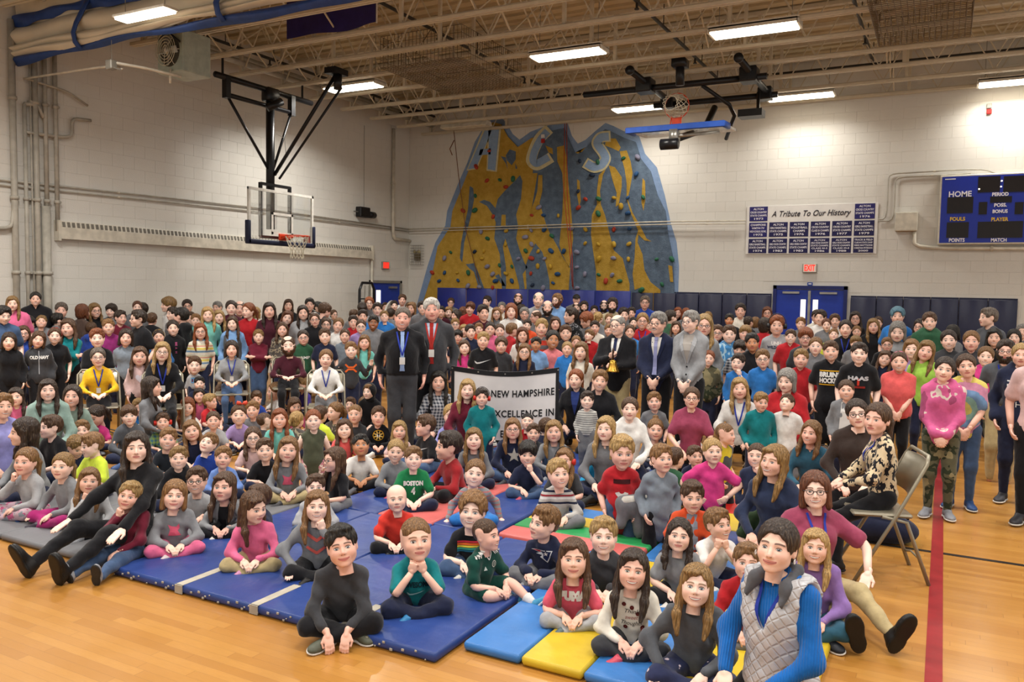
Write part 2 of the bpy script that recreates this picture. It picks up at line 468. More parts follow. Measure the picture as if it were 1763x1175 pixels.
    if style in ('pony', 'bun'):
        d = smin(d, d_ell(X, Y, Z, (0, .50, .22), (.11, .12, .11) if style == 'pony' else (.16, .15, .15)), .03)
        if style == 'pony':
            d = smin(d, d_cone(X, Y, Z, (.02, .54, .20), (.13, .66, -.12), .09, .12), .05); d = smin(d, d_cone(X, Y, Z, (.13, .66, -.12), (.22, .56, -.62), .12, .05), .06)
    if style == 'bun': d = smin(d, d_ell(X, Y, Z, (0, .18, .56), (.15, .15, .13)), .03)
    ang = np.arctan2(X, Y - f4(.16))
    if style == 'cap':
        d = smin(smax(sk, -(Z - f4(.10)), .02), d_ell(X, Y, Z, (0, -.48, .13), (.28, .24, .035)), .03)
    elif style in ('curly', 'wavy'):
        am = .032 if style == 'curly' else .022
        d = d + f4(am) * np.sin(X * 27 + 2 * np.sin(Y * 13)) * np.sin(Y * 25 + 2 * np.sin(Z * 11)) * np.sin(Z * (23 if style == 'curly' else 14) + 1)
    elif style not in ('bald', 'buzz', 'thin'):
        low = np.clip((Z + f4(.15)) * 6, 0, 1)
        g = np.sin(ang * 23 + 3 * np.sin(Z * 3 + X * 5)) * low + np.sin((X + Y * .6) * 42 + 2 * np.sin(Z * 2.2)) * (1 - low)
        d = d + f4(.010 if style in ('pony', 'bun') else .015) * g
        if style in ('short', 'mop'): d = d + f4(.012) * np.sin(X * 21 + Z * 8) * np.sin(Y * 17 + Z * 12)
    V, F = nets(d, lo, v)
    CACHE[key] = np_mesh('hair_' + style, V, F, MAT_HAIR)
    return CACHE[key]
def beard_mesh(style, v):
    key = ('beard', style, v)
    if key in CACHE: return CACHE[key]
    lo = (-.45, -.62, -.75); X, Y, Z = grid(lo, (.45, .2, .1), v); A = np.abs(X)
    if style == 'mus':
        d = d_cone(A, Y, Z, (.0, -.405, -.225), (.12, -.345, -.25), .036, .022)
    else:
        d = head_d(X, Y, Z, 'man') - f4(.032); d = smax(d, Z + f4(.12) + (A * f4(-.35)), .03); d = smax(d, Y - f4(.04), .03)
        d = smax(d, -(Z + f4(.60)), .03)
        d = smax(d, -d_ell(X, Y, Z, (0, -.47, -.285), (.115, .14, .045)), .015); d = smax(d, -d_ell(A, Y, Z, (.13, -.42, -.12), (.14, .2, .115)), .03)
        d = smax(d, -d_ell(X, Y, Z, (0, -.5, -.10), (.10, .2, .12)), .02)
        d = d + f4(.008) * np.sin(X * 60) * np.sin(Z * 50 + Y * 20)
    V, F = nets(np.ascontiguousarray(d), lo, v); CACHE[key] = np_mesh('beard', V, F, MAT_HAIR); return CACHE[key]
def hand_mesh(kind, v):
    """unit hand, wrist at the origin, fingers along -Z, palm towards -Y, thumb on the +X side"""
    key = ('hand', kind, v)
    if key in CACHE: return CACHE[key]
    curl = {'relax': .38, 'flat': .10, 'fist': 1.25}[kind]
    pr = [('e', (0, 0, -.26), (.215, .085, .29)), ('c', (0, 0, .14), (0, 0, -.12), .125, .13)]
    for i, (x, L) in enumerate(((.155, .40), (.055, .46), (-.05, .43), (-.15, .34))):
        p = np.array([x, -.01, -.46]); a = .12 * curl; sx = (x * .25)
        for s, q in enumerate((.44, .31, .25)):
            a += curl * (1.0 if s else .75)
            e = p + L * q * np.array([sx * .6, -math.sin(a), -math.cos(a)]); pr.append(('c', p, e, .052 - .004 * s, .049 - .004 * s)); p = e
    a = curl * .6
    pr += [('c', (.13, -.02, -.12), (.26, -.06 - .06 * a, -.30), .075, .058), ('c', (.26, -.06 - .06 * a, -.30), (.27 - .12 * a, -.10 - .10 * a, -.50), .056, .045)]
    s = Sdf(pr, v, .035); CACHE[key] = s.mesh(); return CACHE[key]
def shoe_meshes(v):
    """unit shoe, heel at y=.3, toe at y=-.7, sole on z=0"""
    key = ('shoe', v)
    if key in CACHE: return CACHE[key]
    s = Sdf([('e', (0, -.42, .10), (.19, .29, .13)), ('e', (0, .10, .14), (.155, .24, .17)), ('c', (0, .06, .20), (0, .10, .33), .15, .145), ('c', (0, -.35, .12), (0, .0, .26), .14, .13)], v, .10)
    X, Y, Z = s.xyz(); s.D = smax(s.D, -(Z - f4(.055)) + X * 0 + Y * 0, .02); s.D = smax(s.D, Z - f4(.40) + X * 0 + Y * 0, .02)
    a = np_mesh('shoe', *s.mesh(), MAT_SHOE)
    s = Sdf([('e', (0, -.40, .045), (.215, .33, .09)), ('e', (0, .10, .045), (.18, .26, .09)), ('c', (0, -.3, .04), (0, .05, .04), .17, .16)], v, .08)
    X, Y, Z = s.xyz(); s.D = smax(s.D, -Z + X * 0 + Y * 0, .02); s.D = smax(s.D, Z - f4(.085) + X * 0 + Y * 0, .015)
    b = np_mesh('sole', *s.mesh(), MAT_SHOE)
    CACHE[key] = (a, b); return CACHE[key]
def torus(R, r, n=20, k=6, c=(0, 0, 0), ax=1):
    V = []; F = []
    for i in range(n):
        a = 2 * math.pi * i / n
        for j in range(k):
            b = 2 * math.pi * j / k; q = R + r * math.cos(b); p = [q * math.cos(a), q * math.sin(a), r * math.sin(b)]
            if ax == 1: p = [p[0], p[2], p[1]]
            if ax == 0: p = [p[2], p[0], p[1]]
            V.append([p[0] + c[0], p[1] + c[1], p[2] + c[2]])
            F.append((i * k + j, ((i + 1) % n) * k + j, ((i + 1) % n) * k + (j + 1) % k, i * k + (j + 1) % k))
    return np.array(V), np.array(F)
def glasses_mesh():
    if 'glasses' not in CACHE:
        ps = []
        for sx in (-1, 1):
            v, f = torus(.088, .011, 18, 5, (0, 0, 0)); v = v * (1.0, 1, .82) + (sx * .135, -.41, -.035); ps.append((v, f))
            ps.append(loft([(sx * .222, -.405, -.01), (sx * .30, -.36, -.01), (sx * .37, .05, -.01)], [.010, .010, .010], 5))
        ps.append(loft([(-.05, -.415, -.02), (0, -.43, -.012), (.05, -.415, -.02)], [.010] * 3, 5))
        CACHE['glasses'] = np_mesh('glasses', *joined(ps), MAT_FRAME)
    return CACHE['glasses']
def ear_meshes():
    if 'ear' not in CACHE:
        cup = []
        for sx in (-1, 1):
            cup.append(loft([(sx * x, .03, -.06) for x in (.33, .36, .45, .49, .495)], [(.15, .12), (.19, .15), (.19, .15), (.15, .12), (.02, .02)], 14))
        band = [(.455 * math.cos(a), .03, .02 + .575 * math.sin(a)) for a in np.linspace(0, math.pi, 15)]
        CACHE['ear'] = ([np_mesh('ear_cup', *q, MAT_PLASTIC) for q in cup], np_mesh('headband', *loft(band, [(.04, .018)] * 15, 8), MAT_PLASTIC))
    return CACHE['ear']
def hairband_mesh():
    if 'hb' not in CACHE:
        b = [(.385 * math.cos(a), .02 - .10 * math.sin(a), .05 + .455 * math.sin(a)) for a in np.linspace(-.15, math.pi + .15, 17)]
        CACHE['hb'] = np_mesh('hairband', *loft(b, [(.05, .016)] * 17, 8), MAT_PLASTIC)
    return CACHE['hb']
def bow_mesh():
    if 'bow' not in CACHE:
        ps = [loft([(0, 0, 0), (s * .10, -.02, .05), (s * .2, -.02, .06), (s * .26, 0, .02)], [.02, (.05, .09), (.05, .12), .03], 8) for s in (-1, 1)]
        CACHE['bow'] = np_mesh('hair_bow', *joined([(v + (.16, -.12, .52), f) for v, f in ps]), MAT_PLASTIC)
    return CACHE['bow']

# ---------------------------------------------------------------- people
HAIRC = {'bl': '#b8945c', 'db': '#94703f', 'lb': '#8a6238', 'br': '#573a24', 'rb': '#6b3a20', 'rd': '#8f4a22', 'dk': '#33231a', 'bk': '#191412', 'gy': '#8f8b86', 'wh': '#cfcac2', 'gb': '#6e6055', 'bu': '#5f8ea3'}
CLOTH = dict(red='#b3222a', pink='#d9688f', hotpink='#d43f86', black='#17171b', navy='#20263f', grey='#77787c', lightgrey='#aaabae', dove='#8f9194', slate='#55585e', charcoal='#3c3d41', denim='#42587a',
    brown='#54423a', royal='#2b48a0', teal='#12787e', blue='#2f78c4', sky='#7fa7d8', mint='#78c0b4', aqua='#74c4bb', seafoam='#8aa39a', sage='#7f9186', lilac='#9a9ad8', lavender='#a78fc4', violet='#41308f',
    purple='#8a2a6c', orchid='#8f6fb0', wine='#6e2033', maroon='#4a1c2a', rose='#9c4560', rosepink='#d9586c', coral='#e0605f', salmon='#e8868a', palepink='#d9b9b7', cream='#e6e0d3', white='#e8e6e2', yellow='#e6b422',
    neon='#d8ec4a', lime='#9ecb52', green='#2f5a40', kelly='#1c7a48', forest='#34492f', bottle='#0f4138', olive='#4f5240', camo='#5c5a45', azure='#2b9ccc', cobalt='#1666b8', bluegrey='#7d8792', cornflower='#6f8fd0',
    heather='#84868a', wined='#6e2033', crimson='#9a2328', orange='#d9532c', redshirt='#d2382c', navyblue='#2b3550', tealdark='#2f5a70', khaki='#b3a177', beige='#c0b394', umber='#3a2f2b', print='#5b5550', plaid='#3a4150',
    floral='#c2a5b0', magenta='#a3206a', starry='#2a3050', pinkcamo='#cf5f92', tiedye='#dcc46a', leopard='#d8c3a0', stripe='#d8d2b4', stripegrey='#c9c8c2', stripewhite='#e0dcd2', stripegrey2='#b4b2ae', raglan='#8b8c90',
    charcoalyellow='#4a4b4e', plaidblue='#3f6f8a', bluecamo='#4a8cc4', blackprint='#222427', blackblue='#22262e', redgrey='#c24030', silver='#c2c2c6', pinkprint='#c98a95', cover='#888888')
SKIN = {'fair': ('#efc6b2', '#e9bba6', '#f2cdbb', '#e6b7a4'), 'tan': ('#bd8560',), 'brown': ('#8a5a3c',), 'ruddy': ('#e4ab99',)}
HIP = {'k': .495, 'c': .50, 't': .52, 'm': .53, 'w': .525}
def ik(a, t, l1, l2, pole):
    a, t, pole = (np.asarray(x, float) for x in (a, t, pole)); d = t - a; L = np.linalg.norm(d)
    M = (l1 + l2) * .995
    if L > M: t = a + d * (M / L); d = t - a; L = M
    u = d / (L + 1e-9); x = (l1 * l1 - l2 * l2 + L * L) / (2 * L + 1e-9); hgt = math.sqrt(max(l1 * l1 - x * x, 0))
    p = pole - u * (pole @ u); p = p / (np.linalg.norm(p) + 1e-9)
    return a + u * x + p * hgt, t
def skeleton(P):
    """joint positions in the person's own frame: facing -Y, +X is the person's left"""
    h, hh, zt, pose, age = P['h'], P['hh'], P['zt'], P['pose'], P['age']
    S = {}; leg = pose[0]; rest = pose[1:]
    hip = HIP[age] * h
    hp = {'S': hip, 'X': .075 * h, 'K': .15 * h, 'T': .272 * h, 'C': .50 if age in 'mw' else .42, 'E': .08 * h, 'U': .08 * h}[leg]
    sz = zt - hh * (1.16 if age in 'kc' else 1.2)
    lean = {'S': 0, 'X': -.055, 'K': -.02, 'T': 0, 'C': -.02, 'E': .02, 'U': -.03}[leg] * h
    if 'low' in P['opt']: lean = -.10 * h
    W = P['W']
    sw = {'m': .100, 'w': .084, 't': .087, 'c': .086, 'k': .086}[age] * h * (1 + .5 * (W - 1))
    S['P'] = np.array([0, 0, hp]); S['N'] = np.array([0, lean, sz + .012 * h]); S['top'] = lean
    S['C'] = S['P'] * .34 + S['N'] * .66
    S['H'] = np.array([0, lean - .022 * h, zt - hh * .5])
    S['sh'] = {s: np.array([s * sw, lean + .005 * h, sz - .030 * h]) for s in (1, -1)}
    # legs
    th, sk = (.245 * h, .235 * h) if age not in 'kc' or leg in 'ST' else (.222 * h, .212 * h)
    if leg == 'S': th = sk = (hip - (.045 * h if P['feet'] else .005)) * .507
    S['hip'] = {s: np.array([s * .052 * h, 0, hp]) for s in (1, -1)}; S['kn'] = {}; S['an'] = {}; S['toe'] = {}; S['tup'] = {}
    for s in (1, -1):
        up = (0, 0, 1)
        if leg == 'S': an, pole, toe = (s * .055 * h, .01 * h, .045 * h if P['feet'] else .005), (0, -1, 0), (s * .25, -1, 0)
        elif leg == 'X':
            if rest == 'M': an, pole, toe, up = ((.10 * h, -.40 * h, .045 * h), (.5, -.2, 1), (.25, -.55, .6), (.1, .6, .8)) if s > 0 else ((.10 * h, -.20 * h, .045 * h), (-1, -.3, .3), (.6, -.8, 0), (0, 0, 1))
            else: an, pole, toe, up = (-s * .055 * h, (-.235 if s > 0 else -.185) * h, .05 * h), (s * 1.0, -.35, .22), (-s * .75, -.65, -.05), (s * .25, -.25, .95)
        elif leg == 'K': an, pole, toe, up = (s * .06 * h, .10 * h, .035 * h), (s * .25, -1, -.1), (s * .1, 1, .05), (0, 0, -1)
        elif leg == 'T': an, pole, toe, up = (s * .06 * h, .215 * h, .04 * h), (s * .1, -1, -.4), (0, .9, -.5), (0, -.5, -.9)
        elif leg == 'C': an, pole, toe = (s * .06 * h, -.22 * h, .05 * h), (s * .1, -1, .8), (s * .15, -1, 0)
        elif leg == 'E': an, pole, toe, up = (s * .10 * h - .02 * h, -.44 * h, .05 * h), (s * .3, -.2, 1), (s * .25, -.35, 1), (0, 1, .4)
        elif leg == 'U': an, pole, toe = (s * .07 * h, -.20 * h, .045 * h), (s * .15, -.3, 1), (s * .1, -1, 0)
        if rest == 'L': an, pole, toe, up = (s * .07 * h + .05 * h, -.455 * h, .06 * h), (s * .1, -.1, 1), (s * .35, -.25, 1), (0, 1, .3)
        S['kn'][s], S['an'][s] = ik(S['hip'][s], an, th, sk, pole); S['toe'][s] = np.array(toe, float); S['tup'][s] = np.array(up, float)
        if leg in 'X' and S['kn'][s][2] < .055 * h: S['kn'][s][2] = .055 * h
        if leg in 'KT': S['kn'][s][2] = max(S['kn'][s][2], .045 * h)
    # arms
    l1, l2 = .165 * h, .143 * h
    S['el'] = {}; S['wr'] = {}; S['hd'] = {}; S['pn'] = {}; S['hk'] = {}
    arms = rest
    if leg == 'S' and not rest: arms = ''
    for s in (1, -1):
        sh = S['sh'][s]; kind = 'relax'; hd = None; pn = (-s, 0, 0)
        pole = np.array([s * .5, 1, -.1])
        if leg == 'S': t = (s * (sw + .035 * h), lean - .03 * h, sz - .30 * h)
        elif leg == 'C': t = (s * .05 * h, -.19 * h, hp + .07 * h); pole = np.array([s * 1, .5, -.3]); pn = (0, .3, -1)
        elif leg in 'K': t = (s * .07 * h, -.16 * h, hp + .06 * h); pole = np.array([s * 1, .6, -.2]); pn = (0, .3, -1)
        elif leg == 'T': t = (s * .12 * h, -.05 * h, sz - .27 * h)
        else: t = (s * .05 * h, -.19 * h + lean * .3, .135 * h); pole = np.array([s * 1, .6, -.2]); pn = (0, .3, -1); hd = (-s * .6, -.6, -.4)
        if 'low' in P['opt']: t = (s * .045 * h - .02 * h, -.27 * h, .085 * h); hd = (-s * .2, -.5, -.8)
        if arms == 'F' and leg == 'S' or 'clasp' in P['opt']: t = (s * .03 * h, -.125 * h, hip + .015 * h); pole = np.array([s * 1, .7, -.2]); hd = (-s * .6, -.25, -.8); pn = (0, 1, .1)
        if arms == 'X': t = (-s * .06 * h, -.115 * h - (.02 * h if s > 0 else 0), sz - .15 * h + (.012 * h if s > 0 else 0)); pole = np.array([s * 1, -.1, -.7]); hd = (-s, -.1, .12); pn = (0, 1, 0); kind = 'flat'
        if arms == 'W': t = (s * .22 * h, -.06 * h, sz - .06 * h + (.05 * h if s < 0 else 0)); pole = np.array([s * .3, .3, -1]); hd = (s * .3, -.2, 1); pn = (0, -1, .2)
        if arms == 'H': t = (s * .115 * h, -.06 * h, hp + .075 * h); pole = np.array([s * 1, .35, 0]); hd = (-s * .8, -.3, -.5); pn = (-s * .3, 1, 0)
        if arms == 'B' : t, hd, pn, kind = ((s * .02 * h, -.15 * h, sz - .12 * h + (0 if s < 0 else -.07 * h)), (-s * .5, -.5, .5 if s < 0 else .1), (0, 1, 0), 'fist'); pole = np.array([s * 1, .4, -.6])
        chin = 'chin' in P['opt'] or arms in ('C', 'C2')
        if chin and (arms == 'C2' or s == P.get('side', 1)):
            z0 = S['H'][2] - hh * .60
            t = (s * .035 * h, S['H'][1] - hh * .40, z0 - .02 * h); pole = np.array([s * .7, -.35, -1]); hd = (-s * .25, -.1, 1); pn = (-s * .2, 1, 0); kind = 'fist'
        if arms in ('S',) and leg in 'XE' and s == -1: t = (-.14 * h, -.17 * h, .125 * h); pn = (0, .1, -1); hd = (-.2, -.8, -.4); kind = 'flat'
        if arms == 'F' and leg == 'X': t = (s * .21 * h, -.02 * h - (.05 * h if s < 0 else 0), .06 * h); pole = np.array([s * .2, 1, .2]); hd = (s * .4, -.7, -.3); pn = (0, 0, -1); kind = 'flat'
        if leg == 'E' and not chin: t = (s * .17 * h, -.26 * h, .15 * h); pn = (0, 0, -1); hd = (s * .15, -1, -.35); kind = 'flat'; pole = np.array([s * 1, .5, .2])
        if arms == 'L': t = ((.16 * h, -.16 * h, .19 * h) if s > 0 else (-.10 * h, -.16 * h, .13 * h)); pole = np.array([s * 1, .3, -.1]); hd = (-s * .5, -.6, -.5); pn = (0, .2, -1)
        if P['lean_hand'] == s: t = (s * .20 * h, .02 * h, .05 * h); kind = 'flat'
        S['el'][s], S['wr'][s] = ik(sh, t, l1, l2, pole)
        fd = S['wr'][s] - S['el'][s]; fd = fd / np.linalg.norm(fd)
        S['hd'][s] = fd if hd is None else np.array(hd, float); S['pn'][s] = np.array(pn, float); S['hk'][s] = kind
    return S
PRINT_JOBS = []
def part(name, me, root, col=None): return link(name, me, root, color=col)
def build_person(row, i):
    (x, y, zt, hh, bodyr, headr, pitch, roll, age, sex, pose, hair, top, bottom, opt, skin, label) = row
    rnd = random.Random(i * 7 + 3)
    O = opt.split()
    od = {o.split('-')[0]: o.split('-')[1] for o in O if '-' in o and not o[0] in 'T'}
    W = 1.0
    for o in O:
        if o[0] == 'W' and o[1:].isdigit(): W = 1 + int(o[1:]) / 50
    dist = math.hypot(x, y)
    lod = 0 if dist < 6.0 else (1 if dist < 8.6 else 2)
    hv = (.026, .042, .056)[lod]; cv = (.0135, .021, .032)[lod]; av = (.030, .05, .085)[lod]
    leg = pose[0]
    f = {'S': (1.0, 0), 'X': (.55, 0), 'K': (.64, 0), 'T': (.77, 0), 'C': (.475, .50 if age in 'mw' else .42), 'E': (.555, 0), 'U': (.55, 0)}[leg]
    h = (zt - f[1]) / f[0]
    P = dict(h=h, hh=hh, zt=zt, pose=pose, age=age, opt=O, W=W, side=-1 if i % 2 else 1, lean_hand=0, feet=lod < 2)
    if 'lean' in O: P['lean_hand'] = -1
    S = skeleton(P)
    hk = 'child' if age in 'kc' else ('man' if sex == 'b' and age in 'mt' and (age == 'm' or i % 2) else 'woman')
    HR = rotm(headr - bodyr, pitch, roll)
    hx, hy = S['H'][0], S['H'][1]; x -= math.cos(bodyr) * hx - math.sin(bodyr) * hy; y -= math.sin(bodyr) * hx + math.cos(bodyr) * hy
    # ---- the body, one mesh
    hV, hF = head_mesh(hk, hv)
    g = {'m': .88, 'w': .84, 't': .92, 'c': 1.0, 'k': 1.04}[age] * (1 + .4 * (W - 1))
    parts = [(hV @ HR.T * hh + S['H'], hF)]; hc = [hV]
    nseg = (12, 8, 6)[lod]; slim = 1.0 if top[0] in 'tn' else .80; lslim = 1.0 if pose == 'XM' else .80
    C, N, Pp = S['C'], S['N'], S['P']
    parts.append(loft([Pp - (0, 0, .03 * h), Pp + (0, 0, .03 * h), Pp * .5 + C * .5, C, N * .8 + C * .2, N + (0, 0, .015 * h)],
        [(.05 * h, .065 * h), (.052 * h, .07 * h), (.048 * h, .062 * h), (.05 * h, .072 * h), (.035 * h, .055 * h), (.03 * h, .03 * h)], nseg, up=(0, -1, 0)))
    for s in (1, -1):
        a = bend(S['sh'][s], S['el'][s], S['wr'][s])
        r = np.interp(np.linspace(0, 1, len(a)), [0, .45, .55, .72, 1], [.030, .0245, .0235, .023, .0165 / slim ** .6]) * h * g * slim
        parts.append(loft(a, list(r), nseg))
        l = bend(S['hip'][s], S['kn'][s], S['an'][s] + np.array([0, 0, 0]))
        r = np.interp(np.linspace(0, 1, len(l)), [0, .42, .5, .68, 1], [.052, .038, .035, .034, .021 / lslim ** .6]) * h * g * lslim
        parts.append(loft(l, list(r), nseg))
        v, fc = hand_mesh(S['hk'][s], av); hl = (.105 if age not in 'kc' else .112) * h
        v = v * (1 if s < 0 else -1, 1, 1) if False else v * np.array([-s, 1, 1]); fc = fc if -s > 0 else fc[:, ::-1]
        B = basis(S['hd'][s], -S['pn'][s]); parts.append((v @ B.T * hl + S['wr'][s] - S['hd'][s] / np.linalg.norm(S['hd'][s]) * 0, fc))
    hc += [np.tile((0, 5, 0), (len(v), 1)) for v, _ in parts[1:]]
    V, F = joined(parts)
    me = np_mesh('person', V, F, MAT_SKIN, attr=np.concatenate(hc))
    sk = SKIN[skin]; sk = srgb(sk[i % len(sk)])
    root = link('person', me, None, (x, y, 0), (0, 0, bodyr), sk)
    sm = rnd.choice((.2, .5, .8, 1.0, 1.0)); root['smile'] = sm; root['grown'] = {'k': 0.0, 'c': .2, 't': .6}.get(age, 1.0); root['teeth'] = 1.0 if sm > .75 and rnd.random() < .8 else 0.0
    hcx = HAIRC[hair.split('-')[1]]; hcol = srgb(hcx); root['brow'] = [max(c * .55, .01) for c in hcol]; root['eye'] = list(srgb(rnd.choice(('#3d2a1c', '#4a3626', '#41576b', '#4a5a4a'))))
    root['label'] = label; root['category'] = 'person'; root['group'] = 'people posing in the gym'
    hm = mathutils.Matrix.LocRotScale(S['H'], mathutils.Matrix(HR.tolist()), (hh, hh, hh))
    def on_head(name, m, col, parent=root):
        o = link(name, m, parent, color=col); o.matrix_local = hm; return o
    st = hair.split('-')[0]
    vr = rnd.uniform(.85, 1.18)
    if st != 'none': on_head('hair' if st != 'cap' else 'cap', hair_mesh(st, (.03, .045, .06)[lod]), tuple(c * vr for c in hcol))
    if 'beard' in od: on_head('beard', beard_mesh('beard', (.028, .04, .05)[lod]), srgb(HAIRC[od['beard']]))
    if 'mus' in od: on_head('moustache', beard_mesh('mus', .02), srgb(HAIRC[od['mus']]))
    if 'g' in O: on_head('glasses', glasses_mesh(), (.02, .02, .025))
    if 'ear' in od:
        c = srgb({'red': '#c8281c', 'black': '#141416'}[od['ear']]); e = on_head('ear_defenders', ear_meshes()[1], (.02, .02, .02)); [link('ear_cup', q, e, color=c) for q in ear_meshes()[0]]
    if 'hb' in od: on_head('hairband', hairband_mesh(), srgb(CLOTH.get(od['hb'], '#b8902c')))
    if 'earring' in O:
        for s_ in (-1, 1): on_head('earring', np_mesh('earring', *torus(.045, .010, 16, 6, (s_ * .375, -.02, -.215), 0), MAT_FRAME), (.7, .7, .7))
    if 'bow' in O: on_head('hair_bow', bow_mesh(), srgb('#e0503a'))
    # ---- clothes
    tk, tc = top.split('-')
    gg = {'m': .92, 'w': .90, 't': .95, 'c': 1.0, 'k': 1.03}[age]
    def torso(e=0, low=True, w=W):
        q = [('e', C + (0, .0, .0), ((.088 * gg * w + e) * h, (.066 * gg * w + e) * h, .115 * h)),
             ('e', Pp * .55 + N * .45, ((.087 * gg * w + e) * h, (.070 * gg * w + e) * h, .12 * h)),
             ('e', Pp + (0, 0, .025 * h), ((.094 * gg * w + e) * h, (.077 * gg * w + e) * h, (.075 + e) * h))]
        if W > 1.1: q.append(('e', Pp * .55 + N * .45 + (0, -.03 * h, 0), (.082 * h * W, .068 * h * W, .14 * h)))
        if sex == 'g' and age in 'wt':
            for s in (1, -1): q.append(('e', C + (s * .042 * h, -.042 * h, .005 * h), (.042 * h, .036 * h, .042 * h)))
        for s in (1, -1): q.append(('c', N + (s * .022 * h, .004 * h, .008 * h), S['sh'][s], (.027 + e) * h, (.033 * gg + e) * h))
        if leg == 'S' or leg == 'T': q.append(('e', Pp - (0, 0, .02 * h), ((.090 * gg * w + e) * h, (.073 * gg * w + e) * h, .20 * h)))
        return q
    pr = torso()
    for s in (1, -1):
        if tk == 'n': continue
        sh, el, wr = S['sh'][s], S['el'][s], S['wr'][s]
        if tk == 't': pr.append(('c', sh, sh + (el - sh) * .72, .037 * h * gg, .042 * h * gg))
        else:
            m = .72 if 'roll' in O or 'low' in O else .97
            pr += [('c', sh, el, .035 * h * gg, .030 * h * gg), ('c', el, el + (wr - el) * m, .030 * h * gg, .024 * h * gg)]
            if tk == 'h': pr.append(('c', el + (wr - el) * .88, el + (wr - el) * .97, .027 * h * gg, .027 * h * gg))
    if tk == 'h':
        pr += [('c', N + (s * .04 * h, .035 * h, .004 * h), N + (0, .055 * h, -.012 * h), .022 * h, .034 * h) for s in (1, -1)]
        pr += [('c', N + (s * .045 * h, .03 * h, .006 * h), N + (s * .02 * h, -.05 * h, -.025 * h), .018 * h, .013 * h) for s in (1, -1)]
    if tk == 'j': pr += [('c', N + (s * .042 * h, .02 * h, .012 * h), N + (s * .03 * h, -.05 * h, -.05 * h), .016 * h, .012 * h) for s in (1, -1)]
    sd = Sdf(pr, cv * (h ** .25), .035 * h)
    X, Y, Z = sd.xyz()
    am = .0008 if any(o.startswith('v-') for o in O) else (.0055, .0028, .0)[lod]
    sd.D += f4(am) * np.sin(X * 23 + 3 * np.sin(Z * 15 + i)) * np.sin(Z * 33 + X * 14 + 2.5 * np.sin(Y * 17 + X * 11 + i)) + f4(am * .5 * (lod == 0)) * np.sin(X * 51 + Z * 37 + 2 * np.sin(Z * 29))
    if leg == 'S': sd.D = smax(sd.D, -(Z - f4(Pp[2] - ((-.015 if age == 'm' else .06) if tk != 'j' else .09) * h)) + X * 0 + Y * 0, .01)
    if lod < 2:   # open the neckline
        nk = d_ell(X, Y, Z, N + np.array([0, -.035 * h, .035 * h]), (.05 * h, .05 * h, .035 * h)); sd.D = smax(sd.D, -nk, .01)
    V, F = sd.mesh()
    col = srgb(CLOTH[tc])
    shirt = link({'j': 'jacket', 'h': 'hoodie', 'n': 'sleeveless_top'}.get(tk, 'shirt'), np_mesh('shirt', V, F, TOPMAT.get(tc, MAT_CLOTH)), root, color=col)
    P.update(S=S, shirtVF=(V, F), shirt=shirt, root=root, O=O, od=od, tk=tk, tc=tc)
    if 'hood' in O:
        X2, Y2, Z2 = grid((-.62, -.5, -.9), (.62, .75, .75), .05)
        CACHE.setdefault('hood', None)
        if CACHE['hood'] is None:
            d = smin(d_ell(X2, Y2, Z2, (0, .08, .08), (.45, .50, .52)), d_ell(X2, Y2, Z2, (0, .12, -.5), (.36, .34, .3)), .1); d = smax(d, -d_ell(X2, Y2, Z2, (0, -.5, -.1), (.33, .45, .45)), .04)
            CACHE['hood'] = np_mesh('hood', *nets(d, (-.62, -.5, -.9), .05), MAT_CLOTH)
        on_head('hood', CACHE['hood'], col)
    vest = [o for o in O if o.startswith('v-')]
    if vest:
        vc = vest[0][2:]
        pv = torso(.026 if vc == 'silver' else .012); sd2 = Sdf(pv, (.010 if vc == 'silver' else cv) * (h ** .25), .035 * h); X, Y, Z = sd2.xyz()
        if vc == 'silver':
            sd2.D += f4(.004) - f4(.008) * np.sqrt(np.abs(np.sin((X + Z + .4 * Y) * 34) * np.sin((X - Z - .4 * Y) * 34)))
            zz = Z - f4(C[2] - .03 * h); op = np.maximum(np.abs(X - f4(N[0])) - f4(.004 * h) - np.maximum(zz, 0) * f4(.36), Y - f4(C[1])); op = np.maximum(op, -zz)
        else: op = np.maximum(np.abs(X - f4(N[0])) - f4(.042 * h), Y - f4(C[1])) + Z * 0
        sd2.D = smax(sd2.D, -op, .008)
        for s in (1, -1):
            sd2.D = smax(sd2.D, -d_cone(X, Y, Z, S['sh'][s] + np.array([s * .045 * h, 0, .0]), S['el'][s] + np.array([s * .03 * h, 0, 0]), .060 * h, .05 * h), .012)
        sd2.D = np.maximum(sd2.D, Z - f4(N[2] + .012 * h) + X * 0 + Y * 0)
        V2, F2 = sd2.mesh(); vo = link('vest', np_mesh('vest', V2, F2, MAT_QUILT if vc == 'silver' else MAT_CLOTH), root, color=srgb(CLOTH[vc]))
        if vc == 'silver':
            pc = [('c', N + (s * .040 * h, .02 * h, .022 * h), N + (s * .052 * h, -.045 * h, -.012 * h), .013 * h, .017 * h) for s in (1, -1)] + [('c', N + (.04 * h, .028 * h, .022 * h), N + (-.04 * h, .028 * h, .022 * h), .014 * h, .014 * h)]
            pc += [('c', N + (s * .052 * h, -.045 * h, -.012 * h), N + (s * .058 * h, -.078 * h, -.055 * h), .018 * h, .008 * h) for s in (1, -1)]
            link('collar', np_mesh('collar', *Sdf(pc, cv, .02 * h).mesh(), MAT_CLOTH), vo, color=srgb('#5a5b60'))
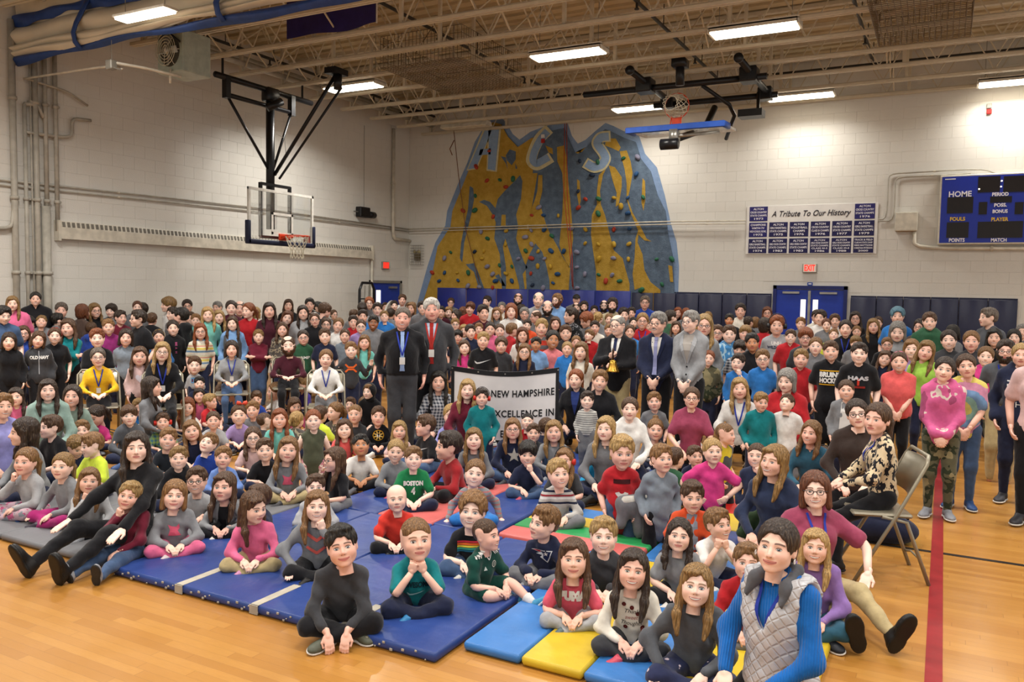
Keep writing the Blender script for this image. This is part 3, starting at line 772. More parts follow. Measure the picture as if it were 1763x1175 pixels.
    # trousers
    if True:
        shorts = pose == 'XM'
        pr = [('e', Pp + (0, 0, .005 * h), (.086 * gg * W * h, .072 * gg * W * h, .075 * h))]
        for s in (1, -1):
            hp_, kn, an = S['hip'][s], S['kn'][s], S['an'][s]
            e = .92 if age == 'w' or sex == 'g' else 1.06
            if shorts: pr.append(('c', hp_, hp_ + (kn - hp_) * .72, .062 * h, .058 * h)); continue
            pr += [('c', hp_, kn, .060 * h * gg, .044 * h * gg * e), ('c', kn, kn + (an - kn) * .94, .043 * h * gg * e, .030 * h * gg * e)]
        sd = Sdf(pr, cv * (h ** .25), .025 * h); X, Y, Z = sd.xyz()
        sd.D += f4((.0045, .003, .0)[lod]) * np.sin(X * 33 + 3 * np.sin(Z * 21 + i)) * np.sin(Z * 41 + Y * 29) + f4((.002, 0, 0)[lod]) * np.sin(X * 71 + Y * 55)
        sd.D = np.maximum(sd.D, -(Z - f4(.004)) + X * 0 + Y * 0)
        V, F = sd.mesh()
        tr = link('trousers' if not shorts else 'shorts', np_mesh('trousers', V, F, TOPMAT.get(bottom, MAT_CLOTH)), root, color=srgb(CLOTH[bottom]))
        if lod == 2 and leg == 'S': PRINT_JOBS.append(P); return root
        # shoes
        sc = rnd.choice(('#20242c', '#8d8f95', '#2d4a7a', '#c04a5c', '#d8d6d0', '#3b3b40', '#6d6f76')); so = od.get('shoe')
        if so: sc = so
        sl = rnd.choice(('#e4e2dc', '#d8d5cc', '#2a2a2a')) if not so else '#e4e2dc'
        if age in 'mw': sc, sl = '#1b1a1a', '#171615'
        L = .158 * h
        for s in (1, -1):
            t = S['toe'][s] / np.linalg.norm(S['toe'][s]); u = S['tup'][s] - t * (S['tup'][s] @ t); u /= np.linalg.norm(u)
            R = np.stack([np.cross(-t, u), -t, u], 1); an = S['an'][s]
            A, B = shoe_meshes(.05 if lod else .035)
            low = u * (.245 * L) if True else 0
            o = link('shoe', A, root, color=srgb(sc)); M = mathutils.Matrix.LocRotScale(an - low - R[:, 1] * .05 * L, mathutils.Matrix(R.tolist()), (L, L, L)); o.matrix_local = M
            link('sole', B, o, color=srgb(sl))
            if lod == 0 and (shorts or 'sock' in O):
                link('sock', np_mesh('sock', *loft([an, an + (S['kn'][s] - an) * .12, an + (S['kn'][s] - an) * .34], [.026 * h, .030 * h, .036 * h], 12), MAT_CLOTH), root, color=(.8, .8, .8))
    PRINT_JOBS.append(P)
    return root
# ---------------------------------------------------------------- shared people materials
MAT_SKIN = mat_skin(); MAT_HAIR = mat_hair()
MAT_CLOTH = mat_cloth('cloth')
def obj_tint(name, rough, spec):
    m, nt, b = new_mat(name, rough, spec); n = noise(nt, 6, coords(nt))
    c = objcol(nt); nt.links.new(mixc(nt, n.ramp(.3, .7) * .18, c, (0, 0, 0)), b.inputs['Base Color']); return m
MAT_SHOE = obj_tint('shoe_leather', .5, .3); MAT_FRAME = obj_tint('spectacle_frame', .3, .5); MAT_PLASTIC = obj_tint('coloured_plastic', .4, .4)
MAT_QUILT = obj_tint('quilted_nylon', .38, .5)
_nt = MAT_QUILT.node_tree; _x, _y, _z = xyz(_nt, coords(_nt)); _q = ((_x + _z + _y * .5) * 62.0).sin().abs().min(((_x - _z - _y * .5) * 62.0).sin().abs())
bump(_nt, _nt.nodes['Principled BSDF'], _q.ramp(0, .5), .45, .02)
_rib = mat_cloth('ribbed_knit'); _nt = _rib.node_tree; _x, _y, _z = xyz(_nt, coords(_nt)); bump(_nt, _nt.nodes['Principled BSDF'], ((_x + _y * .6) * 520.0).sin(), .5, .004)
TOPMAT = {
    'cobalt': _rib,
    'leopard': mat_cloth('leopard_knit', pat_blobs(36, .525, .9, '#1c1b22', (1, 1, .65))),
    'camo': mat_cloth('camouflage', pat_blobs(9, .52, .62, '#2e3524', (1, 1, 1), '#8d8463')),
    'pinkcamo': mat_cloth('pink_camouflage', pat_blobs(8, .58, .64, '#d8c7bd', (1, 1, .6), '#a0496f')),
    'bluecamo': mat_cloth('blue_camouflage', pat_blobs(9, .55, .63, '#a9cbe0', (1, 1, .6), '#2f6fa8')),
    'print': mat_cloth('dark_print', pat_blobs(16, .52, .6, '#b7a98f')),
    'floral': mat_cloth('floral_print', pat_blobs(22, .56, .8, '#b34f78', (1, 1, 1), '#8a8f98')),
    'starry': mat_cloth('starry_leggings', pat_dots(16, .16, '#c9b9c0')),
    'pinkprint': mat_cloth('pink_print', pat_blobs(14, .52, .6, '#f0e4dc')),
    'blackprint': mat_cloth('black_print', pat_blobs(13, .55, .6, '#9a9aa0')),
    'stripe': mat_cloth('rainbow_stripe', pat_multi(.16, ((0, .25, '#e8e4d6'), (.25, .4, '#6f8fae'), (.5, .65, '#d8c25a'), (.75, .85, '#c98a7a')))),
    'stripegrey': mat_cloth('grey_pinstripe', pat_stripes(.022, .3, '#6f6f70')),
    'stripewhite': mat_cloth('red_navy_stripe', pat_multi(.085, ((.0, .14, '#a82f33'), (.5, .62, '#2a2c3c')))),
    'stripegrey2': mat_cloth('navy_chest_stripe', pat_bands(((.20, .216, '#20243a'), (.235, .25, '#d8d8d8'), (.255, .268, '#8a2430'), (.285, .30, '#20243a'), (.315, .325, '#e0e0e0')))),
    'raglan': mat_cloth('striped_front', pat_center(.075, '#8b8c90') if False else pat_stripes(.03, .28, '#b86a68', -9, 9)),
    'redgrey': mat_cloth('red_grey_stripe', pat_stripes(.12, .45, '#6a6a6e')),
    'plaid': mat_cloth('plaid', pat_plaid(.035, '#c9cbd0')),
    'plaidblue': mat_cloth('blue_plaid', pat_plaid(.04, '#8fae5a')),
    'tiedye': mat_cloth('tie_dye', pat_tie),
    'charcoalyellow': mat_cloth('yellow_print', pat_blobs(7, .5, .75, '#c9b52a')),
}
MURAL = {'outer': [(-12.004,0.654),(-11.739,1.314),(-11.423,2.308),(-11.196,2.894),(-10.912,3.302),(-10.86,3.662),(-10.53,4.367),(-10.312,4.782),(-10.1,5.285),(-9.78,5.726),(-9.673,5.764),(-9.353,5.761),(-9.246,5.661),(-9.083,5.398),(-8.898,5.249),(-8.618,5.41),(-8.216,5.514),(-7.919,5.558),(-7.673,5.525),(-7.569,5.245),(-7.419,5.06),(-7.23,5.134),(-6.997,5.313),(-6.767,5.468),(-6.58,5.389),(-6.348,5.265),(-5.983,5.133),(-5.838,4.744),(-5.564,4.435),(-5.372,3.84),(-5.223,3.25),(-5.081,2.829),(-5.013,2.327),(-5.013,1.781),(-4.987,0.938)],'inner': [(-11.731,0.665),(-11.501,1.468),(-11.245,2.162),(-11.107,2.796),(-10.74,3.275),(-10.688,3.657),(-10.442,4.173),(-10.254,4.59),(-10.067,5.002),(-9.831,5.522),(-9.592,5.702),(-9.377,5.64),(-9.187,5.337),(-8.92,5.078),(-8.564,5.262),(-8.163,5.385),(-7.744,5.425),(-7.64,5.184),(-7.462,4.835),(-7.295,4.868),(-7.086,5.072),(-6.764,5.33),(-6.623,5.272),(-6.298,5.104),(-6.047,5.002),(-5.924,4.644),(-5.694,4.358),(-5.525,3.846),(-5.34,3.504),(-5.268,2.999),(-5.159,2.579),(-5.091,1.78),(-5.065,0.935)],'C': [(-8.222,5.441),(-8.245,5.419),(-8.276,5.39),(-8.311,5.356),(-8.347,5.321),(-8.384,5.283),(-8.418,5.239),(-8.449,5.193),(-8.477,5.146),(-8.503,5.099),(-8.529,5.052),(-8.552,5.005),(-8.57,4.96),(-8.583,4.918),(-8.593,4.88),(-8.602,4.842),(-8.608,4.8),(-8.606,4.751),(-8.587,4.703),(-8.559,4.668),(-8.534,4.644),(-8.506,4.621),(-8.458,4.596),(-8.396,4.589),(-8.345,4.599),(-8.307,4.614),(-8.274,4.629),(-8.243,4.643),(-8.214,4.656),(-8.186,4.669),(-8.159,4.682),(-8.132,4.694),(-8.106,4.706),(-8.083,4.716),(-8.066,4.724),(-8.157,4.869),(-8.175,4.861),(-8.198,4.851),(-8.225,4.839),(-8.251,4.827),(-8.278,4.815),(-8.307,4.802),(-8.337,4.788),(-8.367,4.775),(-8.396,4.761),(-8.418,4.753),(-8.422,4.751),(-8.409,4.749),(-8.402,4.747),(-8.411,4.755),(-8.422,4.765),(-8.426,4.768),(-8.425,4.766),(-8.425,4.776),(-8.421,4.801),(-8.413,4.833),(-8.405,4.866),(-8.395,4.899),(-8.381,4.934),(-8.362,4.973),(-8.338,5.017),(-8.313,5.061),(-8.288,5.104),(-8.263,5.143),(-8.236,5.177),(-8.206,5.209),(-8.173,5.24),(-8.139,5.273),(-8.108,5.302),(-8.085,5.324)],'C2': [(-8.206,5.529),(-8.239,5.504),(-8.283,5.47),(-8.333,5.432),(-8.385,5.391),(-8.437,5.344),(-8.485,5.292),(-8.523,5.236),(-8.552,5.182),(-8.577,5.131),(-8.602,5.082),(-8.624,5.033),(-8.643,4.985),(-8.659,4.94),(-8.672,4.898),(-8.685,4.854),(-8.695,4.801),(-8.692,4.731),(-8.659,4.661),(-8.617,4.615),(-8.581,4.585),(-8.542,4.556),(-8.48,4.524),(-8.396,4.51),(-8.325,4.521),(-8.276,4.539),(-8.237,4.556),(-8.201,4.572),(-8.165,4.589),(-8.129,4.606),(-8.093,4.623),(-8.059,4.64),(-8.025,4.657),(-7.995,4.672),(-7.972,4.684),(-8.118,4.897),(-8.141,4.886),(-8.171,4.871),(-8.205,4.854),(-8.239,4.838),(-8.272,4.822),(-8.305,4.806),(-8.339,4.791),(-8.373,4.776),(-8.405,4.762),(-8.425,4.754),(-8.42,4.754),(-8.397,4.75),(-8.391,4.748),(-8.406,4.76),(-8.423,4.774),(-8.427,4.777),(-8.422,4.763),(-8.42,4.761),(-8.415,4.782),(-8.405,4.816),(-8.393,4.853),(-8.381,4.89),(-8.366,4.929),(-8.346,4.971),(-8.324,5.017),(-8.301,5.063),(-8.279,5.105),(-8.256,5.14),(-8.226,5.173),(-8.188,5.207),(-8.143,5.243),(-8.094,5.28),(-8.051,5.314),(-8.018,5.34)],'S': [(-6.668,5.244),(-6.693,5.245),(-6.727,5.245),(-6.766,5.246),(-6.809,5.245),(-6.859,5.237),(-6.909,5.218),(-6.947,5.188),(-6.973,5.159),(-6.996,5.129),(-7.018,5.088),(-7.025,5.028),(-7.005,4.968),(-6.976,4.923),(-6.945,4.886),(-6.918,4.854),(-6.894,4.824),(-6.875,4.798),(-6.858,4.772),(-6.843,4.746),(-6.829,4.722),(-6.821,4.706),(-6.819,4.702),(-6.82,4.702),(-6.826,4.691),(-6.84,4.671),(-6.855,4.649),(-6.869,4.633),(-6.879,4.625),(-6.893,4.619),(-6.917,4.612),(-6.945,4.606),(-6.969,4.602),(-6.984,4.601),(-6.995,4.604),(-7.015,4.612),(-7.043,4.628),(-7.076,4.648),(-7.107,4.667),(-7.13,4.68),(-7.225,4.536),(-7.201,4.522),(-7.17,4.504),(-7.134,4.482),(-7.094,4.46),(-7.044,4.439),(-6.987,4.428),(-6.934,4.429),(-6.891,4.436),(-6.853,4.445),(-6.812,4.457),(-6.768,4.477),(-6.73,4.507),(-6.702,4.538),(-6.68,4.568),(-6.659,4.6),(-6.64,4.641),(-6.633,4.695),(-6.644,4.746),(-6.662,4.785),(-6.68,4.817),(-6.698,4.848),(-6.72,4.881),(-6.745,4.916),(-6.773,4.95),(-6.801,4.983),(-6.824,5.012),(-6.837,5.03),(-6.838,5.029),(-6.838,5.021),(-6.832,5.029),(-6.819,5.047),(-6.806,5.062),(-6.8,5.068),(-6.793,5.07),(-6.775,5.072),(-6.746,5.073),(-6.71,5.073),(-6.676,5.072),(-6.651,5.072)],'S2': [(-6.63,5.281),(-6.66,5.282),(-6.699,5.283),(-6.746,5.285),(-6.799,5.286),(-6.86,5.279),(-6.925,5.258),(-6.975,5.223),(-7.007,5.188),(-7.033,5.155),(-7.06,5.107),(-7.072,5.033),(-7.049,4.958),(-7.016,4.906),(-6.984,4.867),(-6.957,4.835),(-6.933,4.806),(-6.914,4.78),(-6.898,4.756),(-6.882,4.73),(-6.868,4.707),(-6.861,4.694),(-6.861,4.699),(-6.861,4.707),(-6.864,4.7),(-6.876,4.681),(-6.889,4.659),(-6.898,4.647),(-6.9,4.645),(-6.906,4.642),(-6.926,4.637),(-6.952,4.632),(-6.971,4.628),(-6.978,4.628),(-6.986,4.63),(-7.009,4.641),(-7.043,4.661),(-7.084,4.686),(-7.122,4.709),(-7.15,4.726),(-7.285,4.525),(-7.256,4.508),(-7.218,4.485),(-7.174,4.458),(-7.125,4.43),(-7.065,4.404),(-6.996,4.386),(-6.93,4.385),(-6.88,4.393),(-6.837,4.402),(-6.791,4.416),(-6.739,4.441),(-6.695,4.478),(-6.665,4.516),(-6.644,4.55),(-6.624,4.586),(-6.606,4.634),(-6.601,4.698),(-6.616,4.758),(-6.637,4.801),(-6.656,4.834),(-6.676,4.865),(-6.699,4.9),(-6.725,4.935),(-6.753,4.97),(-6.781,5.003),(-6.803,5.03),(-6.812,5.042),(-6.809,5.027),(-6.81,5.007),(-6.807,5.012),(-6.794,5.028),(-6.783,5.04),(-6.782,5.042),(-6.78,5.043),(-6.762,5.044),(-6.726,5.044),(-6.683,5.042),(-6.643,5.041),(-6.614,5.04)],'yel': [[(-11.731,0.665),(-11.501,1.468),(-11.245,2.162),(-11.107,2.796),(-10.74,3.275),(-10.688,3.657),(-10.442,4.173),(-10.254,4.59),(-10.067,5.002),(-9.831,5.522),(-9.592,5.702),(-9.377,5.64),(-9.187,5.337),(-8.92,5.078),(-8.564,5.262),(-8.286,5.296),(-8.479,4.86),(-8.521,4.457),(-8.394,4.45),(-8.461,4.047),(-8.529,3.641),(-8.328,3.771),(-8.166,3.314),(-8.061,3.087),(-7.854,2.769),(-7.699,2.499),(-7.521,2.275),(-7.546,1.871),(-7.521,0.835)],[(-7.916,5.013),(-7.735,5.037),(-7.663,4.723),(-7.618,4.235),(-7.528,3.567),(-7.464,2.944),(-7.546,2.275),(-7.726,2.588),(-7.805,2.813),(-7.747,3.484),(-7.735,4.018),(-7.769,4.419),(-7.899,4.692)],[(-6.878,4.331),(-6.695,4.495),(-6.784,4.327),(-6.845,3.983),(-6.813,3.677),(-6.714,3.457),(-6.56,2.932),(-6.483,2.671),(-6.271,2.496),(-6.22,2.323),(-6.095,1.935),(-6.088,0.893),(-6.834,0.863),(-6.893,2.233),(-6.976,2.674),(-7.033,3.026),(-7.02,3.465),(-6.908,3.68),(-6.916,3.985)],[(-6.65,4.536),(-6.509,4.485),(-6.343,4.263),(-6.337,4.048),(-6.395,3.664),(-6.463,3.623),(-6.448,3.924),(-6.547,4.186)],[(-6.404,4.822),(-6.245,4.833),(-6.148,4.593),(-6.095,4.336),(-6.152,3.955),(-6.193,3.786),(-6.071,3.483),(-5.882,3.179),(-5.74,2.922),(-5.627,2.857),(-5.784,2.88),(-5.922,3.009),(-5.939,2.839),(-5.82,2.581),(-5.765,2.239),(-5.623,1.984),(-5.397,1.817),(-5.37,0.923),(-5.861,0.903),(-5.866,1.852),(-5.977,1.807),(-6.033,2.152),(-5.997,2.496),(-5.987,2.925),(-5.933,3.095),(-6.116,3.484),(-6.215,3.786),(-6.225,4.129),(-6.279,4.43)],[(-5.867,4.219),(-5.808,4.153),(-5.788,3.771),(-5.825,3.518),(-5.874,3.69)],[(-5.239,2.347),(-5.151,2.327),(-5.119,1.99),(-5.184,1.989)],[(-7.4,4.269),(-7.341,4.222),(-7.301,3.781),(-7.336,3.65),(-7.391,3.916)],[(-6.712,5.12),(-6.504,5.106),(-6.383,4.906),(-6.427,4.823),(-6.567,4.896),(-6.754,4.972)],[(-7.463,4.865),(-7.39,4.83),(-7.225,4.96),(-7.295,4.868)],[(-8.206,5.067),(-8.029,4.989),(-8.011,4.855),(-8.127,4.906)]],'blu': [[(-10.203,4.234),(-10.109,4.183),(-10.077,3.923),(-10.153,3.547),(-10.232,3.265),(-10.338,2.885),(-10.386,2.407),(-10.455,2.503),(-10.422,2.886),(-10.344,3.267),(-10.239,3.692)],[(-9.938,3.847),(-9.802,3.89),(-9.638,3.837),(-9.484,3.679),(-9.424,3.9),(-9.268,4.056),(-8.957,4.318),(-8.845,4.427),(-8.78,4.287),(-8.808,3.878),(-8.93,3.515),(-8.872,3.238),(-8.919,2.962),(-8.819,2.685),(-8.683,2.385),(-8.603,2.293),(-8.73,2.131),(-8.671,1.809),(-8.65,0.79),(-8.78,0.784),(-8.813,1.853),(-8.942,2.269),(-9.081,2.64),(-9.204,2.966),(-9.27,2.781),(-9.181,2.315),(-9.161,1.848),(-9.278,1.846),(-9.346,2.595),(-9.504,2.97),(-9.467,3.343),(-9.552,3.531),(-9.718,3.746)],[(-10.284,2.359),(-10.05,2.383),(-9.936,2.17),(-9.765,1.792),(-9.746,0.745),(-9.845,0.741),(-9.93,1.837),(-10.047,2.169),(-10.188,2.264)],[(-8.656,2.316),(-8.558,2.592),(-8.41,2.842),(-8.227,2.636),(-8.119,2.318),(-8.036,2.0),(-7.959,0.818),(-8.624,0.791),(-8.62,1.856)],[(-9.471,2.079),(-9.364,2.127),(-9.172,1.848),(-9.151,0.769),(-9.204,0.767),(-9.279,1.893)],[(-9.231,4.905),(-9.128,5.036),(-8.97,4.981),(-8.967,4.798),(-9.069,4.667),(-9.202,4.789)],[(-9.363,4.89),(-9.23,4.859),(-9.172,4.581),(-9.228,4.722)],[(-8.975,4.708),(-8.921,4.591),(-8.962,4.57)]],'slv': [[(-9.31,3.525),(-9.204,3.522),(-9.199,3.244),(-9.332,3.247)],[(-8.368,4.404),(-8.266,4.399),(-8.258,4.039),(-8.337,3.726),(-8.529,3.641),(-8.456,3.82),(-8.385,4.044)]],'A': [[(-9.778,5.578),(-9.589,5.564),(-10.034,4.649),(-10.255,4.637)],[(-9.713,5.573),(-9.413,5.56),(-9.501,4.561),(-9.706,4.609),(-9.684,5.164)],[(-9.921,5.086),(-9.634,5.091),(-9.632,4.952),(-9.962,4.949)]],'A2': [[(-9.822,5.618),(-9.552,5.598),(-10.006,4.624),(-10.298,4.602)],[(-9.746,5.613),(-9.361,5.592),(-9.463,4.531),(-9.743,4.573),(-9.726,5.121)]],'holds': [(-9.671,5.034,'r'),(-10.023,4.681,'r'),(-9.723,4.34,'r'),(-9.369,4.337,'g'),(-9.02,4.344,'g'),(-9.206,4.169,'r'),(-10.034,3.992,'g'),(-10.044,3.648,'g'),(-10.372,3.648,'r'),(-9.535,3.484,'r'),(-8.516,3.491,'r'),(-9.865,3.14,'l'),(-9.176,3.142,'y'),(-8.519,3.14,'l'),(-8.183,3.157,'b'),(-9.682,2.972,'g'),(-9.191,2.827,'y'),(-8.67,2.991,'l'),(-8.501,2.82,'l'),(-10.033,2.659,'d'),(-10.713,2.648,'g'),(-10.889,2.504,'l'),(-9.832,2.502,'y'),(-9.341,2.337,'g'),(-9.675,2.304,'l'),(-8.653,2.67,'g'),(-8.329,2.659,'y'),(-8.5,2.5,'r'),(-8.332,2.317,'y'),(-8.842,2.491,'l'),(-9.011,2.306,'g'),(-9.526,2.125,'l'),(-9.167,2.142,'y'),(-8.508,2.147,'r'),(-7.824,2.138,'b'),(-8.018,2.309,'y'),(-8.168,2.49,'l'),(-8.001,2.666,'b'),(-7.683,2.656,'b'),(-8.211,3.483,'b'),(-7.84,3.464,'y'),(-7.509,3.167,'l'),(-7.16,3.138,'y'),(-7.162,2.829,'y'),(-7.359,2.632,'l'),(-7.154,2.143,'l'),(-7.351,2.298,'l'),(-6.865,3.482,'g'),(-7.345,3.628,'r'),(-7.177,3.812,'r'),(-7.359,3.994,'d'),(-7.029,4.339,'d'),(-6.904,4.615,'g'),(-6.308,4.666,'g'),(-5.983,4.669,'l'),(-6.004,4.31,'b'),(-6.5,3.818,'y'),(-6.334,3.627,'y'),(-6.17,3.472,'b'),(-5.833,3.803,'g'),(-6.184,3.807,'b'),(-6.864,3.809,'g'),(-6.486,3.126,'r'),(-6.129,3.133,'b'),(-6.477,2.801,'y'),(-6.128,2.806,'y'),(-6.847,2.804,'y'),(-6.829,2.475,'y'),(-6.478,2.497,'l'),(-6.133,2.475,'y'),(-5.492,2.474,'g'),(-5.156,2.474,'g'),(-6.501,2.126,'l'),(-6.82,2.132,'g'),(-6.646,1.994,'r'),(-6.321,1.997,'g'),(-5.357,1.936,'g'),(-5.815,1.81,'g'),(-11.244,2.152,'r'),(-10.884,2.149,'b'),(-10.523,2.152,'y'),(-10.202,2.154,'g'),(-11.037,1.943,'b'),(-10.492,1.964,'b'),(-10.208,1.833,'l'),(-9.886,1.814,'l'),(-9.52,1.805,'r'),(-9.442,1.962,'b'),(-9.004,1.967,'b'),(-8.461,1.881,'d'),(-7.934,1.933,'b'),(-8.183,1.816,'l'),(-7.33,1.829,'l'),(-7.337,4.661,'d'),(-8.336,3.667,'l'),(-7.989,3.009,'g'),(-9.78,2.667,'y')]}
# ---------------------------------------------------------------- hard-surface helper
class MB:
    def __init__(s): s.V = []; s.F = []
    def add(s, v, f):
        k = len(s.V); s.V += [tuple(map(float, p)) for p in v]; s.F += [tuple(int(i) + k for i in q if True) for q in f]; return s
    def box(s, lo, hi, rz=0, c=None, bev=0):
        (x0, y0, z0), (x1, y1, z1) = lo, hi
        if bev:
            b = bev; v = []; ring = lambda z, i: [(x0 + i, y0 + b), (x0 + b, y0 + i), (x1 - b, y0 + i), (x1 - i, y0 + b), (x1 - i, y1 - b), (x1 - b, y1 - i), (x0 + b, y1 - i), (x0 + i, y1 - b)]
            for z, i in ((z0, b * .7), (z0 + b, 0), (z1 - b, 0), (z1, b * .7)): v += [(p[0], p[1], z) for p in ring(z, i)]
            f = [(7, 6, 5, 4, 3, 2, 1, 0), tuple(range(24, 32))]
            for k in range(3):
                for j in range(8): f.append((k * 8 + j, k * 8 + (j + 1) % 8, k * 8 + 8 + (j + 1) % 8, k * 8 + 8 + j))
        else:
            v = [(x0, y0, z0), (x1, y0, z0), (x1, y1, z0), (x0, y1, z0), (x0, y0, z1), (x1, y0, z1), (x1, y1, z1), (x0, y1, z1)]
            f = [(3, 2, 1, 0), (4, 5, 6, 7), (0, 1, 5, 4), (1, 2, 6, 5), (2, 3, 7, 6), (3, 0, 4, 7)]
        if rz:
            cx, cy = c if c else ((x0 + x1) / 2, (y0 + y1) / 2); C, S = math.cos(rz), math.sin(rz)
            v = [(cx + (x - cx) * C - (y - cy) * S, cy + (x - cx) * S + (y - cy) * C, z) for x, y, z in v]
        return s.add(v, f)
    def tube(s, pts, r, n=8, ra=None):
        v, f = loft(pts, [r] * len(pts) if np.isscalar(r) else r, n, up=(.13, .17, .98) if abs(pts[-1][2] - pts[0][2]) < .7 * math.dist(pts[0], pts[-1]) else (.1, 1, .1)); return s.add(v, f)
    def bar(s, a, b, w, h):
        """rectangular bar a-b, w across, h up"""
        a, b = np.array(a, float), np.array(b, float); t = (b - a) / np.linalg.norm(b - a); u = np.array((0, 0, 1.)) if abs(t[2]) < .9 else np.array((0, 1., 0))
        q = np.cross(t, u); q /= np.linalg.norm(q); u = np.cross(q, t)
        v = [p + q * w * i + u * h * j for p in (a, b) for i, j in ((-.5, -.5), (.5, -.5), (.5, .5), (-.5, .5))]
        return s.add(v, [(0, 1, 2, 3), (7, 6, 5, 4), (1, 0, 4, 5), (2, 1, 5, 6), (3, 2, 6, 7), (0, 3, 7, 4)])
    def poly(s, pts, axis, d0, d1):
        """flat polygon pushed through from d0 to d1: axis y takes (x,z) points, x takes (y,z), z takes (x,y)"""
        P = lambda p, d: (p[0], d, p[1]) if axis == 'y' else ((d, p[0], p[1]) if axis == 'x' else (p[0], p[1], d))
        n = len(pts); v = [P(p, d0) for p in pts] + [P(p, d1) for p in pts]
        return s.add(v, [tuple(range(n)), tuple(range(2 * n - 1, n - 1, -1))] + [(i, i + n, (i + 1) % n + n, (i + 1) % n) for i in range(n)])
    def build(s, name, mat, parent=None, smooth=False, color=None):
        me = bpy.data.meshes.new(name); me.from_pydata(s.V, [], s.F); me.update()
        bm = bmesh.new(); bm.from_mesh(me); bmesh.ops.recalc_face_normals(bm, faces=bm.faces); bm.to_mesh(me); bm.free()
        if smooth: me.polygons.foreach_set('use_smooth', [len(p.vertices) < 5 for p in me.polygons])
        if mat: me.materials.append(mat)
        return link(name, me, parent, color=color)
def thing(name, label, cat, loc=(0, 0, 0), rz=0, group=None):
    o = bpy.data.objects.new(name, None); COL.objects.link(o); o.location = loc; o.rotation_euler = (0, 0, rz)
    return tag(o, label, cat, group)
def tag(o, label, cat, group=None):
    o['label'] = label; o['category'] = cat
    if group: o['group'] = group
    return o
def struct(o): o['kind'] = 'structure'; return o
def stuff(o): o['kind'] = 'stuff'; return o
def text_mesh(txt, size, name='lettering', sx=1.0, shear=0.0, ext=.002, bold=0.0, align='CENTER', space=1.0):
    cu = bpy.data.curves.new(name, 'FONT'); cu.body = txt; cu.size = size; cu.align_x = align; cu.align_y = 'CENTER'; cu.extrude = ext; cu.offset = bold;  cu.space_character = space; cu.resolution_u = 3
    o = bpy.data.objects.new(name, cu); me = bpy.data.meshes.new_from_object(o); bpy.data.objects.remove(o); bpy.data.curves.remove(cu)
    if sx != 1.0: me.transform(mathutils.Matrix.Diagonal((sx, 1, 1, 1)))
    if shear: me.transform(mathutils.Matrix(((1, shear, 0, 0), (0, 1, 0, 0), (0, 0, 1, 0), (0, 0, 0, 1))))
    me.name = name; return me
def wall_text(txt, x, z, hgt, mat, parent, y, sx=1.0, width=None, **kw):
    me = text_mesh(txt, hgt * 1.38, sx=1, **kw)
    if width:
        xs = [v.co.x for v in me.vertices]; w = max(xs) - min(xs); me.transform(mathutils.Matrix.Diagonal((width / w, 1, 1, 1)))
    me.materials.clear(); me.materials.append(mat)
    o = link('lettering', me, parent); o.matrix_local = mathutils.Matrix.Translation((x, y, z)) @ mathutils.Matrix.Rotation(math.pi / 2, 4, 'X'); return o

# ---------------------------------------------------------------- the hall
XL, YB, ZC = -12.0, 17.0, 6.35
JB = 5.5
def mat_paint(name, col):
    m, nt, b = new_mat(name, .42, .35); c = srgb(col)
    n = noise(nt, 1.3, coords(nt), 3); n2 = noise(nt, 60, coords(nt), 3)
    k = mixc(nt, n.ramp(.3, .7), tuple(v * .94 for v in c), c)
    nt.links.new(k, b.inputs['Base Color']); bump(nt, b, n2, .25, .01); return m
M_WALL = mat_paint('painted_block', '#dbd8d0')
def mat_floor():
    m, nt, b = new_mat('maple_floor', .24, .45)
    x, y, z = xyz(nt, coords(nt))
    row = (y / .057)._op('FLOOR'); fx = x / .85 + (row * 12.9898).sin() * 43.7
    cell = fx._op('FLOOR'); rnd_ = ((row * 78.233 + cell * 37.719).sin() * 43758.5).frac()
    gap = ((y / .057).frac().lt(.035)).max(fx.frac().lt(.004))
    g = noise(nt, 5, coords(nt, 'Object', (2.5, 60, 1)), 4, .6); big = noise(nt, .35, coords(nt), 2)
    c = mixc(nt, rnd_, srgb('#a06c2a'), srgb('#b5823c')); c = mixc(nt, g.ramp(.35, .7) * .35, c, srgb('#946024'))
    c = mixc(nt, big.ramp(.35, .65) * .25, c, srgb('#bf8c46'))
    c = mixc(nt, gap * .4, c, srgb('#6b431c'))
    nt.links.new(c, b.inputs['Base Color']); bump(nt, b, gap * -1.0, .15, .002)
    nt.links.new((noise(nt, 3, coords(nt), 3).ramp(.2, .8) * .12 + .30).v, b.inputs['Roughness'])
    b.inputs['Coat Weight'].default_value = .25; b.inputs['Coat Roughness'].default_value = .12
    return m
M_FLOOR = mat_floor()
struct(MB().box((XL - .3, -4, -.1), (6, YB + .3, 0)).build('floor', M_FLOOR))
M_RED = plain('red_line', '#8c2629', .35); M_BLK = plain('black_line', '#26221f', .35)
struct(MB().box((.0, 2.0, .0), (.075, 16.8, .003)).build('trim_1', M_RED)); struct(MB().box((-1.0, 6.33, .0), (5, 6.375, .002)).build('trim_2', M_BLK))
wl = struct(MB().box((XL - .25, -1, 0), (XL - .004, YB, ZC + .3)).build('wall_left', M_WALL))
wb = struct(MB().box((XL - .25, YB + .004, 0), (6, YB + .25, ZC + .3)).build('wall_back', M_WALL))
M_DECK = plain('roof_deck', '#c4b493', .7, .2, 0, .1, 1.5)
dk = MB()
for i in range(70):
    y = -3.6 + i * .3; dk.box((XL, y, ZC), (6, y + .17, ZC + .05))
dk.box((XL - .3, -4, ZC + .045), (6, YB + .3, ZC + .2)); struct(dk.build('ceiling', M_DECK))
